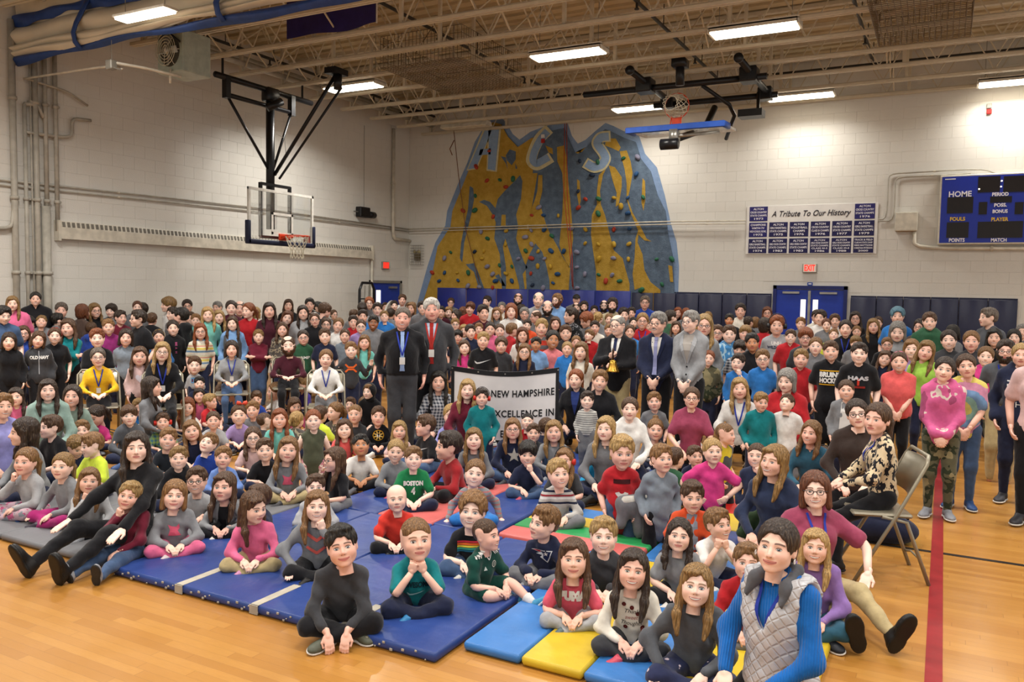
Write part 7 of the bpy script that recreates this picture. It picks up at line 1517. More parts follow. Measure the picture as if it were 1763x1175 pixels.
-7.522|12.078|1.253|0.205|0.56|0.56|0.03|-0.01|c|b|S|short-db|t-navy|navy|g|fair|boy in navy T-shirt with glasses, behind the man in charcoal jacket
-6.834|11.056|1.114|0.205|0.55|0.55|0.04|-0.01|c|b|S|mop-bk|t-navy|navy||fair|boy with shaggy black hair in navy T-shirt, beside the man in charcoal jacket
-5.907|9.892|1.276|0.202|0.63|0.71|0.03|-0.08|t|b|S|short-dk|t-navy|navy||fair|boy in navy T-shirt, in front of the man in white long-sleeved top
-5.059|8.785|1.246|0.204|0.52|0.52|0.04|0.07|c|b|S|short-bl|t-black|black|pr-swoosh|fair|boy with short blonde hair in black T-shirt, white swoosh on chest
-5.818|9.583|1.074|0.201|0.55|0.55|0.05|-0.08|c|g|S|long-br|t-hotpink|navy||fair|girl with long brown hair in hot pink T-shirt, behind the woman in plaid long-sleeved top
-5.055|9.249|1.16|0.205|0.5|0.5|0.04|-0.0|c|b|S|curly-br|h-charcoal|navy||fair|boy with curly brown hair in charcoal hoodie, eyes shut
-4.672|9.165|1.099|0.202|0.47|0.47|0.05|0.06|c|g|S|long-lb|h-navy|navy|g|fair|girl with long light brown hair and glasses in navy hoodie, lime collar
-5.362|10.447|1.238|0.222|0.47|0.47|0.04|-0.06|t|g|S|long-rb|t-white|navy||fair|girl with long reddish brown hair in white T-shirt, very long hair
-4.766|9.686|1.154|0.185|0.46|0.46|0.04|0.04|c|b|S|short-bk|t-sky|navy||tan|boy with short black hair in sky blue T-shirt, beside the girl in salmon T-shirt
-4.668|9.994|1.237|0.249|0.52|0.61|0.04|0.08|t|g|S|pony-bk|t-salmon|black||tan|girl with black ponytail in salmon T-shirt, holding the banner edge
-3.79|8.918|1.174|0.218|0.31|0.23|0.05|0.02|t|g|S|long-lb|t-cream|black||fair|girl with long light brown hair in cream T-shirt, beside the girl in salmon T-shirt
-4.358|9.785|1.106|0.184|0.42|0.42|0.05|0.05|c|g|S|pony-bl|t-blue|navy||fair|girl with blonde ponytail in blue T-shirt, beside the girl in salmon T-shirt
-4.87|11.772|1.176|0.187|0.13|-0.13|0.38|-0.07|c|b|S|mop-lb|t-red|navy||fair|boy with shaggy light brown hair in red T-shirt, looking up
-4.648|10.752|1.129|0.184|0.41|0.41|0.04|-0.01|c|g|S|pony-lb|t-grey|navy||fair|girl with light brown ponytail in grey T-shirt, behind the girl in salmon T-shirt
-4.931|11.008|1.268|0.231|0.42|0.42|0.03|-0.06|c|b|S|short-br|t-charcoal|navy||fair|boy with short brown hair in charcoal T-shirt, behind the girl in salmon T-shirt
-4.934|10.189|1.381|0.24|0.45|0.45|0.03|0.06|t|b|S|short-bl|t-redgrey|navy||fair|boy with short blonde hair in red and grey striped T-shirt, red and grey stripes
-6.073|11.995|1.284|0.189|0.47|0.47|0.03|0.17|c|b|S|short-dk|t-orange|navy||fair|boy in orange T-shirt, behind the boy in red and grey striped T-shirt
-5.296|11.423|1.37|0.209|0.43|0.43|0.03|-0.01|w|g|S|long-br|t-black|navy||fair|woman in black T-shirt, behind the boy in red and grey striped T-shirt
-5.193|11.766|1.511|0.247|-0.49|-0.72|0.01|0.09|t|b|S|short-dk|t-blackprint|navy||fair|boy in patterned black T-shirt, beside the boy in red and grey striped T-shirt
-5.151|12.3|1.419|0.24|-0.44|-0.65|-0.34|0.06|t|b|S|curly-rd|t-grey|navy||fair|boy with curly ginger hair in grey T-shirt, beside the boy in patterned black T-shirt
-5.449|13.584|1.401|0.212|3.0|3.0|0.0|0.08|t|g|S|pony-bl|t-grey|navy||fair|girl with blonde ponytail in grey T-shirt, seen from behind, behind the man in black jacket
-4.908|12.087|1.301|0.205|0.39|0.39|0.03|-0.01|c|b|S|short-dk|t-cream|navy||fair|boy with short dark brown hair in cream T-shirt, behind the man in black jacket
-5.385|13.938|1.363|0.204|0.37|0.37|0.02|-0.0|t|g|S|pony-lb|t-grey|navy||fair|girl with light brown ponytail in grey T-shirt, behind the man in black jacket
-5.011|12.96|1.208|0.192|0.37|0.37|0.03|0.04|c|b|S|short-lb|t-grey|navy||fair|boy with short light brown hair in grey T-shirt, behind the man in black jacket
-5.937|11.165|1.561|0.234|0.49|0.49|0.01|-0.0|w|g|S|bob-rd|l-white|navy||fair|woman in white long-sleeved top, beside the boy in red and grey striped T-shirt
-6.432|12.592|1.47|0.225|0.47|0.47|0.02|-0.04|w|g|S|short-gy|l-grey|navy|g|fair|woman in grey long-sleeved top with glasses, behind the boy in red and grey striped T-shirt
-7.131|12.853|1.448|0.218|0.51|0.51|0.02|-0.02|t|g|S|long-lb|t-grey|navy|g|fair|girl in grey T-shirt with glasses, in front of the man in white long-sleeved top
-6.621|11.483|1.522|0.257|0.65|0.78|0.02|-0.06|t|b|S|short-dk|t-maroon|navy||fair|boy in maroon T-shirt, in front of the man in white long-sleeved top
-8.76|15.35|1.619|0.238|0.26|-0.01|0.01|-0.02|m|b|S|short-dk|l-white|navy||fair|man with short dark brown hair in white long-sleeved top, beside the man in charcoal jacket
-7.704|14.783|1.695|0.238|0.48|0.48|0.01|0.09|m|b|S|thin-br|l-charcoal|navy|beard-dk|fair|man in charcoal long-sleeved top, behind the man in light grey long-sleeved top
-6.361|12.987|1.733|0.259|0.46|0.46|0.0|0.08|m|b|S|bald-gy|l-lightgrey|navy||fair|man in light grey long-sleeved top, beside the man in sky blue long-sleeved top
-6.062|12.736|1.595|0.245|0.44|0.44|0.01|0.02|m|b|S|bald-gy|l-charcoal|navy|beard-dk|fair|man in charcoal long-sleeved top, behind the boy in red and grey striped T-shirt
-6.148|13.313|1.716|0.241|0.17|-0.09|0.0|-0.0|m|b|S|short-lb|l-sky|navy|beard-rb g|fair|man in sky blue long-sleeved top with glasses, beside the man in light grey long-sleeved top
-6.932|16.0|1.687|0.214|0.41|0.41|0.01|-0.03|m|b|S|cap-bk|l-grey|navy||fair|man with cap in grey long-sleeved top, dark cap
-6.778|15.642|1.522|0.214|0.41|0.41|0.01|-0.07|m|b|S|thin-dk|l-navy|navy||fair|man in navy long-sleeved top, behind the boy in patterned black T-shirt
-6.49|15.379|1.562|0.233|0.4|0.4|0.01|-0.04|m|b|S|short-dk|l-black|navy|beard-dk|fair|man in black long-sleeved top, behind the boy in patterned black T-shirt
-6.21|15.762|1.582|0.227|0.38|0.38|0.01|0.05|m|b|S|thin-dk|l-navy|navy|g beard-dk|fair|man in navy long-sleeved top with glasses, behind the man in black jacket
-5.541|14.503|1.653|0.27|0.36|0.36|0.01|0.06|m|b|S|short-dk|l-beige|navy|beard-dk|fair|man in beige long-sleeved top, behind the man in black jacket
-6.518|16.0|1.461|0.214|0.39|0.39|0.02|-0.02|m|b|S|short-dk|l-charcoal|navy||fair|man with short dark brown hair in charcoal long-sleeved top, behind the man in black jacket
-8.364|15.303|1.496|0.228|0.5|0.5|0.01|0.05|w|g|S|short-gy|l-cream|navy||fair|woman with short grey hair in cream long-sleeved top, beside the man in white long-sleeved top
-7.259|14.095|1.485|0.218|3.09|3.09|0.0|0.05|t|g|S|bob-dk|t-black|navy||fair|girl in black T-shirt, behind the boy in red and grey striped T-shirt
-6.096|12.347|1.431|0.214|-0.52|-0.76|0.01|0.03|m|b|S|thin-br|l-grey|navy|g|fair|man in grey long-sleeved top with glasses, behind the boy in red and grey striped T-shirt
-6.52|11.177|1.235|0.184|0.53|0.53|0.03|0.03|c|b|S|short-lb|t-orange|navy||fair|boy in orange T-shirt, in front of the man in white long-sleeved top
-5.881|10.414|1.295|0.205|0.51|0.51|0.03|0.05|c|g|S|pony-dk|t-pink|navy||fair|girl in pink T-shirt, in front of the man in white long-sleeved top
-5.948|10.827|1.252|0.2|0.5|0.5|0.03|-0.02|c|g|S|pony-br|t-hotpink|navy||fair|girl in hot pink T-shirt, beside the boy in red and grey striped T-shirt
-5.628|10.631|1.281|0.206|2.58|2.58|0.0|0.04|c|b|S|short-lb|t-red|navy||fair|boy in red T-shirt, beside the boy in red and grey striped T-shirt
-7.181|11.813|1.168|0.205|0.55|0.55|0.03|-0.04|c|g|S|long-bl|t-white|navy||fair|girl with long blonde hair in white T-shirt, beside the man in charcoal jacket
-4.778|7.344|0.892|0.221|0.58|0.58|0.08|-0.0|w|g|K|long-bk|l-plaid|black|v-black|fair|woman with long black hair in plaid long-sleeved top, plaid sleeves and black vest
-4.233|7.046|0.868|0.205|0.54|0.54|0.09|0.05|w|g|K|long-bl|l-wine|navy||fair|woman with long blonde hair in wine long-sleeved top, beside the woman in plaid long-sleeved top
-4.024|6.981|0.796|0.176|0.52|0.52|0.09|0.03|k|b|T|short-dk|l-teal|navy|ear-red|fair|boy with short dark brown hair in teal long-sleeved top, red ear defenders
-3.59|8.32|0.908|0.22|0.28|0.15|0.07|-0.04|w|g|K|pony-rd|j-black|navy||fair|woman with ginger ponytail in black jacket, in front of the girl in salmon T-shirt
-3.219|8.11|0.94|0.226|0.38|0.38|0.07|0.08|w|g|K|short-lb|l-black|black||fair|woman with short light brown hair in black long-sleeved top, beside the woman in black jacket
-3.083|7.439|0.791|0.176|0.39|0.39|0.09|0.03|k|b|S|short-dk|l-stripegrey|grey||fair|boy with short dark brown hair in striped grey long-sleeved top, striped grey shirt
-4.86|7.465|0.558|0.176|0.58|0.58|0.1|0.01|k|b|X|short-dk|t-sky|navy|ear-red|fair|boy with short dark brown hair in sky blue T-shirt, red ear defenders
-3.219|8.594|1.519|0.23|0.14|-0.08|0.02|-0.09|m|b|SB|thin-gy|j-black|khaki|g tie-navy W8|fair|man with thinning grey hair and glasses in black jacket, holding a brass handbell
-2.728|8.518|1.569|0.242|0.09|-0.13|0.02|0.01|m|b|SF|short-gy|j-navy|black|g tie-lavender mus-gy|fair|man with short grey hair and glasses in navy jacket, grey moustache
-2.335|8.388|1.596|0.223|-0.03|-0.34|0.01|-0.04|w|g|SF|short-gy|j-dove|black|g|fair|woman with short grey hair and glasses in pale grey jacket, hands clasped
-5.248|15.524|1.692|0.259|0.33|0.33|0.01|0.03|m|b|S|short-gb|l-royal|navy|g|fair|man in royal blue long-sleeved top with glasses, behind the man in navy jacket
-5.225|14.261|1.477|0.268|0.44|0.53|0.02|-0.01|m|b|S|short-dk|l-grey|navy||fair|man with short dark brown hair in grey long-sleeved top, behind the man in black jacket
-5.201|14.62|1.478|0.213|0.34|0.34|0.02|0.06|t|b|S|short-dk|t-grey|navy||fair|boy with short dark brown hair in grey T-shirt, behind the man in black jacket
-4.947|14.031|1.312|0.196|0.34|0.34|0.02|0.03|t|g|S|pony-bk|t-black|navy|hb-black|fair|girl with black ponytail in black T-shirt, behind the man in black jacket
-4.058|11.915|1.457|0.246|0.33|0.33|0.02|0.05|w|g|S|pony-db|l-red|navy|g lan|fair|woman in red long-sleeved top with glasses, behind the man in navy jacket
-5.04|15.23|1.212|0.218|0.32|0.32|0.03|-0.03|t|g|S|pony-lb|t-red|navy||fair|girl with light brown ponytail in red T-shirt, behind the man in navy jacket
-4.134|11.578|1.282|0.202|0.34|0.34|0.03|0.03|t|g|S|pony-br|t-blue|navy||fair|girl with brown ponytail in blue T-shirt, behind the man in black jacket
-4.045|13.334|1.472|0.234|2.39|2.39|0.0|0.04|t|b|S|short-dk|t-green|navy||fair|boy in green T-shirt, behind the man in navy jacket
-4.716|16.0|1.472|0.214|0.29|0.29|0.01|0.06|t|g|S|long-rd|t-black|navy||fair|girl with long ginger hair in black T-shirt, behind the woman in pale grey jacket
-4.475|15.754|1.465|0.216|0.28|0.28|0.02|-0.03|w|g|S|bob-rd|t-grey|navy||fair|woman with ginger bob in grey T-shirt, behind the woman in pale grey jacket
-3.87|13.054|1.303|0.204|0.29|0.29|0.03|0.06|t|g|S|long-br|t-grey|navy||fair|girl with long brown hair in grey T-shirt, behind the woman in pale grey jacket
-4.104|16.0|1.399|0.212|0.25|0.25|0.02|0.06|w|g|S|bob-db|t-grey|navy||fair|woman with dirty blonde bob in grey T-shirt, behind the woman in pale grey hoodie
-2.542|9.748|1.525|0.261|0.26|0.26|0.02|0.03|w|g|S|wavy-bl|h-dove|navy|g|fair|woman with long wavy blonde hair and glasses in pale grey hoodie, curly blonde hair
-2.424|9.552|1.105|0.185|0.25|0.25|0.05|0.08|c|g|S|pony-rd|l-camo|navy||fair|girl with ginger ponytail in camouflage long-sleeved top, beside the boy in blue long-sleeved top
-2.601|10.65|1.366|0.205|0.24|0.24|0.03|0.08|c|b|S|short-br|t-navy|navy|g|fair|boy in navy T-shirt with glasses, behind the woman in pale grey hoodie
-2.347|10.221|1.386|0.222|0.23|0.23|0.03|0.0|c|b|S|short-br|h-bluecamo|navy||fair|boy with short brown hair in blue camouflage hoodie, beside the woman in pale grey hoodie
-2.301|10.915|1.36|0.198|0.21|0.21|0.03|0.18|c|b|S|mop-db|t-grey|navy||fair|boy with shaggy dirty blonde hair in grey T-shirt, behind the boy in blue camouflage hoodie
-1.962|9.713|1.322|0.216|0.2|0.2|0.04|-0.06|t|b|S|short-bk|t-black|navy||tan|boy with short black hair in black T-shirt, beside the boy in blue long-sleeved top
-2.161|9.967|1.212|0.195|0.21|0.21|-0.13|0.06|c|b|S|mop-dk|t-plaid|navy||fair|boy with shaggy dark brown hair in plaid T-shirt, behind the boy in blue long-sleeved top
-2.049|9.403|1.098|0.201|0.08|-0.05|0.05|0.08|c|b|SC|short-dk|l-blue|denim||fair|boy with short dark brown hair in blue long-sleeved top, fist at his chin
-3.243|14.924|1.595|0.257|0.21|0.21|0.01|-0.0|t|b|S|short-dk|t-cream|navy||fair|boy with short dark brown hair in cream T-shirt, tall in front of the wall pads
-3.049|13.25|1.447|0.196|0.23|0.23|0.02|0.03|t|g|S|short-bk|t-black|navy||tan|girl with short black hair in black T-shirt, behind the woman in pale grey hoodie
-2.997|14.474|1.376|0.196|2.65|2.65|0.0|0.04|t|b|S|short-dk|t-black|navy||fair|boy in black T-shirt, beside the boy in light grey long-sleeved top
-2.938|14.798|1.359|0.196|2.81|2.81|0.0|0.04|t|g|S|bob-lb|t-grey|navy||fair|girl in grey T-shirt, behind the boy in light grey long-sleeved top
-2.938|15.817|1.531|0.228|0.18|0.18|0.01|-0.06|w|g|S|long-rb|l-brown|navy|g|fair|woman in brown long-sleeved top with glasses, behind the boy in light grey long-sleeved top
-2.26|12.053|1.435|0.218|2.8|2.8|0.0|0.05|t|g|S|bob-dk|t-red|navy||fair|girl in red T-shirt, behind the boy in light grey long-sleeved top
-1.93|11.094|1.503|0.257|0.17|0.17|0.02|0.01|t|b|S|short-rd|l-lightgrey|navy|ear-black pr-unh|fair|boy with short ginger hair in light grey long-sleeved top, black headphones
-1.714|10.855|1.333|0.184|0.16|0.16|0.03|0.03|c|b|S|short-br|t-red|navy||fair|boy with short brown hair in red T-shirt, beside the boy in light grey long-sleeved top
-1.459|10.348|1.38|0.222|0.14|0.14|0.03|-0.01|t|b|S|mop-rd|t-charcoal|navy|g|fair|boy in charcoal T-shirt with glasses, beside the boy in light grey long-sleeved top
-2.135|14.527|1.389|0.218|0.15|0.15|0.02|0.02|t|g|S|short-lb|t-grey|navy||fair|girl with short light brown hair in grey T-shirt, beside the girl in neon yellow T-shirt
-1.999|15.386|1.508|0.239|0.13|0.13|0.01|0.05|w|g|S|pony-dk|l-cream|navy|g|fair|woman in cream long-sleeved top with glasses, beside the boy in light grey long-sleeved top
-1.304|10.065|1.287|0.202|0.13|0.13|0.04|0.02|c|g|S|pony-lb|t-grey|navy|hb-black|fair|girl with light brown ponytail in grey T-shirt, black headband
-1.327|9.137|1.202|0.205|0.14|0.14|0.05|0.04|c|b|S|short-db|t-red|navy||fair|boy in red T-shirt, in front of the boy in light grey long-sleeved top
-1.741|9.213|1.172|0.206|0.19|0.19|0.05|-0.08|c|b|S|short-lb|t-blue|navy|g|fair|boy in blue T-shirt with glasses, beside the boy in blue long-sleeved top
-1.818|8.461|0.921|0.22|0.21|0.21|0.08|-0.06|w|g|K|long-bl|l-white|black|lan|fair|woman with long blonde hair in white long-sleeved top, white blouse and lanyard
-1.358|8.468|1.039|0.228|-0.02|-0.19|-0.11|-0.01|w|g|K|bob-gy|l-red|black||fair|woman with grey bob in red long-sleeved top, beside the boy in blue long-sleeved top
-1.517|8.028|0.836|0.176|0.36|0.54|-0.09|0.03|k|b|T|short-db|l-teal|navy||fair|boy with short dirty blonde hair in teal long-sleeved top, held by the woman in red
-1.296|8.144|0.823|0.176|-0.02|-0.19|0.43|-0.05|k|b|T|short-br|t-white|grey||fair|boy with short brown hair in white T-shirt, dinosaur on shirt
-2.118|7.743|0.871|0.205|0.27|0.27|0.09|0.03|w|g|K|pony-br|t-rose|black|g|fair|woman with brown ponytail and glasses in rose T-shirt, beside the boy in blue long-sleeved top
-2.48|6.997|0.826|0.205|0.34|0.34|0.1|0.02|w|g|K|pony-br|h-white|navy||fair|woman with brown ponytail in white hoodie, beside the girl in olive long-sleeved top
-2.61|8.11|0.749|0.194|0.31|0.31|0.09|-0.08|k|b|T|short-lb|t-grey|navy||fair|boy with short light brown hair in grey T-shirt, behind the woman in white hoodie
-1.816|14.441|1.526|0.251|-0.01|-0.14|0.01|-0.0|t|b|S|short-dk|t-white|navy||fair|boy with short dark brown hair in white T-shirt, behind the girl in neon yellow T-shirt
-1.563|14.23|1.471|0.223|0.11|0.11|0.02|-0.05|t|b|S|short-br|t-white|navy||fair|boy with short brown hair in white T-shirt, behind the girl in neon yellow T-shirt
-1.651|13.912|1.398|0.196|0.12|0.12|0.02|-0.08|t|g|S|pony-rb|t-grey|navy||fair|girl with reddish brown ponytail in grey T-shirt, beside the girl in neon yellow T-shirt
-1.37|15.515|1.493|0.24|0.09|0.09|0.01|-0.06|w|g|S|long-dk|l-black|navy|g|fair|woman in black long-sleeved top with glasses, beside the woman in blue T-shirt
-1.235|12.586|1.425|0.24|0.1|0.1|0.02|-0.03|w|g|S|pony-dk|t-black|navy|lan|fair|woman with dark brown ponytail in black T-shirt, wide smile
-1.307|15.184|1.253|0.195|0.09|0.09|0.03|-0.06|c|g|S|pony-lb|t-grey|navy||fair|girl with light brown ponytail in grey T-shirt, behind the girl in neon yellow T-shirt
-1.504|13.625|1.249|0.193|0.11|0.11|0.29|-0.05|c|g|S|short-lb|t-neon|navy||fair|girl in neon yellow T-shirt, beside the boy in light grey long-sleeved top
-0.948|13.694|1.428|0.227|0.07|0.07|0.02|-0.08|t|g|S|long-db|h-black|navy||fair|girl with long dirty blonde hair in black hoodie, behind the woman in blue T-shirt
-1.032|16.0|1.404|0.213|0.06|0.06|0.02|-0.01|t|g|S|pony-br|t-black|navy||fair|girl with brown ponytail in black T-shirt, behind the woman in blue T-shirt
-0.587|13.064|1.616|0.244|0.04|0.04|0.01|-0.02|w|g|S|curly-bu|t-blue|navy||fair|woman with curly blue hair in blue T-shirt, bright blue curly hair
-0.53|11.979|1.442|0.262|0.04|0.04|-0.12|0.02|w|g|S|bob-gy|t-dove|navy||fair|woman with grey bob in pale grey T-shirt, in front of the woman in blue T-shirt
-0.286|12.896|1.463|0.218|-0.15|-0.33|0.02|0.02|t|g|S|bob-dk|t-brown|navy|g|fair|girl with dark brown bob and glasses in brown T-shirt, beside the woman in blue T-shirt
-0.146|11.217|1.593|0.218|0.01|0.01|0.01|-0.05|t|b|S|short-br|h-green|navy||fair|boy with short brown hair in green hoodie, beside the woman in blue T-shirt
0.147|14.032|1.358|0.228|2.61|2.61|0.0|0.07|w|g|S|bob-bk|t-grey|navy||fair|woman with black bob in grey T-shirt, seen from behind, behind the girl in tie-dyed T-shirt
0.069|10.87|1.396|0.233|-0.01|-0.01|0.03|-0.09|w|g|S|pony-dk|l-charcoal|navy||fair|woman with dark brown ponytail in charcoal long-sleeved top, behind the girl in pink camouflage hoodie
0.294|10.589|1.406|0.228|-0.03|-0.03|0.03|-0.02|w|g|S|pony-lb|l-charcoal|navy||fair|woman with light brown ponytail in charcoal long-sleeved top, behind the girl in tie-dyed T-shirt
0.512|12.213|1.651|0.242|-0.88|-1.09|0.0|-0.04|m|b|S|short-gb|l-slate|navy||fair|man in dark grey long-sleeved top, by the wall pads looking aside
0.575|11.844|1.4|0.224|-0.05|-0.05|0.03|-0.02|w|g|S|long-bk|l-black|navy||fair|woman with long black hair in black long-sleeved top, behind the girl in hot pink hoodie
0.879|13.184|1.349|0.217|-0.07|-0.07|0.03|-0.07|w|g|S|bob-bk|l-charcoal|navy||fair|woman with black bob in charcoal long-sleeved top, beside the girl in hot pink hoodie
0.541|9.065|1.39|0.214|-0.06|-0.06|0.03|0.06|m|b|S|short-dk|l-slate|khaki|g beard-dk lan|fair|man in dark grey long-sleeved top with glasses, beside the girl in tie-dyed T-shirt
-1.064|12.295|1.215|0.195|0.09|0.09|0.04|-0.02|c|b|S|mop-db|t-grey|navy||fair|boy in grey T-shirt, in front of the girl in neon yellow T-shirt
-1.005|8.899|1.316|0.205|0.11|0.11|0.04|-0.08|c|b|S|short-br|t-black|black|pr-bruins|fair|boy with short brown hair in black T-shirt, yellow and white letters
-0.707|8.564|1.328|0.205|0.08|0.08|0.04|0.02|c|b|S|short-dk|t-black|black|pr-haas|fair|boy with short dark brown hair in black T-shirt, red print on shirt
-0.63|11.657|1.241|0.184|0.05|0.05|0.04|-0.07|c|b|S|short-lb|t-black|navy|g|fair|boy in black T-shirt with glasses, beside the woman in pale grey T-shirt
-0.632|11.342|1.089|0.198|0.06|0.06|0.05|0.15|c|g|S|long-br|t-navy|navy||fair|girl with long brown hair in navy T-shirt, beside the woman in pale grey T-shirt
-0.372|9.06|1.231|0.207|0.04|0.04|0.05|-0.03|c|g|SF|pony-br|t-coral|black|hb-pink W10|fair|girl with brown ponytail in coral T-shirt, pink headband
-0.299|10.151|1.306|0.218|0.03|0.03|0.04|0.01|t|g|S|long-lb|t-lavender|navy||fair|girl with long light brown hair in lavender T-shirt, beside the girl in lime T-shirt
-0.146|9.685|1.322|0.218|0.02|0.02|0.04|0.22|t|g|S|long-db|t-lime|navy||fair|girl with long dirty blonde hair in lime T-shirt, behind the girl in pink camouflage hoodie
0.028|7.35|1.31|0.196|-0.0|-0.0|0.05|0.14|t|g|SF|pony-dk|h-pinkcamo|camo||fair|girl with dark brown ponytail in pink camouflage hoodie, pink camouflage hoodie
0.191|7.777|1.315|0.197|-0.02|-0.02|0.05|-0.15|t|g|SF|pony-br|t-tiedye|denim|pr-tie|fair|girl with brown ponytail in tie-dyed T-shirt, tie-dye shirt
0.431|10.272|1.252|0.214|-0.04|-0.04|0.04|0.05|t|g|S|pony-lb|h-hotpink|camo||fair|girl with light brown ponytail in hot pink hoodie, behind the girl in tie-dyed T-shirt
0.608|8.231|1.4|0.196|-0.07|-0.07|0.04|0.02|t|g|S|pony-bl|h-navy|navy|pr-unhnavy|fair|girl with blonde ponytail in navy hoodie, white letters at the right edge
1.058|14.409|1.389|0.214|-0.07|-0.07|0.02|-0.02|m|b|S|short-gy|l-grey|navy||fair|man with short grey hair in grey long-sleeved top, at the right edge
-0.755|8.003|1.011|0.184|0.09|0.09|0.07|-0.06|c|g|S|pony-br|l-heather|navy||fair|girl with brown ponytail in grey long-sleeved top, white shirt under grey cardigan
-0.575|7.041|0.956|0.227|0.08|0.08|0.09|-0.19|w|g|K|pony-dk|l-umber|black|g|fair|woman in dark brown long-sleeved top with glasses, beside the leopard print woman
-0.345|5.683|1.105|0.205|-1.25|-0.38|0.08|0.01|w|g|C|pony-br|l-leopard|black|lan|fair|woman with brown ponytail in black-spotted cream long-sleeved top, on the tan folding chair
-6.375|3.821|0.709|0.218|-0.16|-0.45|0.01|0.08|w|g|X|wavy-dk|l-heather|navy||fair|woman with long wavy dark brown hair in grey long-sleeved top, in profile
-7.381|4.683|0.617|0.184|1.84|2.05|0.05|0.08|c|g|X|long-lb|t-grey|navy||fair|girl with long light brown hair in grey T-shirt, beside the girl in sage long-sleeved top
-6.867|4.352|0.616|0.199|0.1|-0.13|0.05|0.02|c|b|X|short-br|t-black|navy||fair|boy with short brown hair in black T-shirt, beside the woman in lilac long-sleeved top
-7.749|5.403|0.503|0.211|0.61|0.26|-0.36|-0.03|c|g|X|pony-dk|t-hotpink|navy||fair|girl with dark brown ponytail in hot pink T-shirt, beside the boy in dark grey hoodie
-7.088|4.792|0.492|0.184|0.98|0.98|0.11|0.07|c|b|X|short-lb|t-navy|navy||fair|boy with short light brown hair in navy T-shirt, beside the girl in sage long-sleeved top
-6.442|4.305|0.485|0.177|1.24|1.51|-0.42|-0.09|k|b|X|short-db|t-navy|navy||fair|boy with short dirty blonde hair in navy T-shirt, beside the boy in dark grey hoodie
-6.058|4.179|0.566|0.191|-0.01|-0.25|-0.13|-0.07|k|b|X|short-lb|t-neon|navy||fair|boy with short light brown hair in neon yellow T-shirt, neon yellow shirt
-5.983|3.598|0.548|0.197|0.07|0.51|0.11|0.01|k|g|X|pony-lb|l-lightgrey|floral|chin|fair|girl in light grey long-sleeved top, in front of the woman in lilac long-sleeved top
-5.586|3.624|0.55|0.187|0.04|0.56|0.12|0.02|k|g|XS|pony-db|l-heather|magenta|shoe-#3a3540|fair|girl with dirty blonde ponytail in grey long-sleeved top, magenta leggings
-5.189|3.558|0.501|0.176|0.97|0.97|0.15|0.11|k|g|XC|long-lb|l-lightgrey|black||fair|girl with long light brown hair in light grey long-sleeved top, chin on her hand
-4.699|3.562|0.802|0.205|0.08|0.92|0.13|0.02|w|g|E|long-dk|l-black|black||fair|woman with long dark brown hair in black long-sleeved top, black lace shoulders
-4.548|3.394|0.52|0.176|0.32|0.67|0.16|0.21|k|b|E|short-bl|l-wine|denim|chin|fair|boy with short blonde hair in wine long-sleeved top, chin on his hand
-4.368|3.591|0.51|0.188|0.88|0.88|0.17|0.12|k|g|X|bob-lb|l-heather|pink|pr-pinkcat shoe-#d2c4c6|fair|girl with light brown bob in grey long-sleeved top, pink leggings
-4.776|4.121|0.451|0.195|0.77|0.68|0.15|-0.01|k|b|X|short-br|t-lightgrey|black|g|fair|boy with short brown hair and glasses in light grey T-shirt, round dark glasses
-6.97|5.21|0.591|0.193|0.93|0.93|0.1|-0.05|c|b|X|mop-br|h-slate|navy||fair|boy with shaggy brown hair in dark grey hoodie, beside the boy in blue plaid T-shirt
-7.41|5.657|0.572|0.176|0.92|0.92|-0.04|-0.04|k|b|X|short-db|t-blue|navy||fair|boy with short dirty blonde hair in blue T-shirt, behind the boy in dark grey hoodie
-7.224|5.657|0.554|0.188|0.99|1.08|0.1|0.08|k|g|X|pony-rd|t-print|navy||fair|girl with ginger ponytail in patterned T-shirt, beside the boy in blue plaid T-shirt
-6.981|5.605|0.466|0.176|0.89|0.89|0.11|-0.02|k|b|X|short-br|t-plaidblue|navy|ear-red|fair|boy with short brown hair in blue plaid T-shirt, red ear defenders
-7.603|6.436|0.482|0.204|0.87|0.87|-0.08|0.08|k|g|X|long-rd|t-white|navy||fair|girl with long ginger hair in white T-shirt, behind the boy in blue plaid T-shirt
-6.053|4.913|0.501|0.193|0.89|0.89|0.12|0.16|k|b|X|short-lb|l-blackblue|navy||fair|boy in black and blue long-sleeved top, in front of the boy in blue plaid T-shirt
-5.226|4.337|0.518|0.177|0.88|0.88|0.14|0.02|k|b|X|short-db|h-black|navy||fair|boy in black hoodie, in front of the boy in black and blue long-sleeved top
-6.206|5.299|0.504|0.194|0.86|0.86|0.12|-0.15|k|g|X|long-lb|t-navy|navy||fair|girl with long light brown hair in navy T-shirt, beside the boy in blue plaid T-shirt
-5.639|4.998|0.488|0.185|0.67|0.5|0.38|0.26|k|b|X|short-lb|h-royal|navy||fair|boy in royal blue hoodie, beside the boy in cornflower long-sleeved top
-6.499|5.821|0.495|0.18|0.84|0.84|0.11|-0.0|k|g|X|pony-br|t-lightgrey|navy|hb-black|fair|girl with brown ponytail in light grey T-shirt, beside the boy in blue plaid T-shirt
-6.562|6.22|0.513|0.214|0.81|0.81|0.11|-0.01|k|g|X|pony-br|t-lavender|navy|bow|fair|girl with brown ponytail in lavender T-shirt, bright bow in hair
-6.734|6.585|0.495|0.191|0.71|0.62|0.1|-0.03|k|b|X|short-lb|t-grey|navy||fair|boy in grey T-shirt, in front of the boy in royal blue T-shirt
-6.031|6.063|0.494|0.176|2.88|2.88|0.0|0.08|k|b|X|buzz-br|t-charcoal|navy||fair|boy in charcoal T-shirt, in front of the boy in royal blue T-shirt
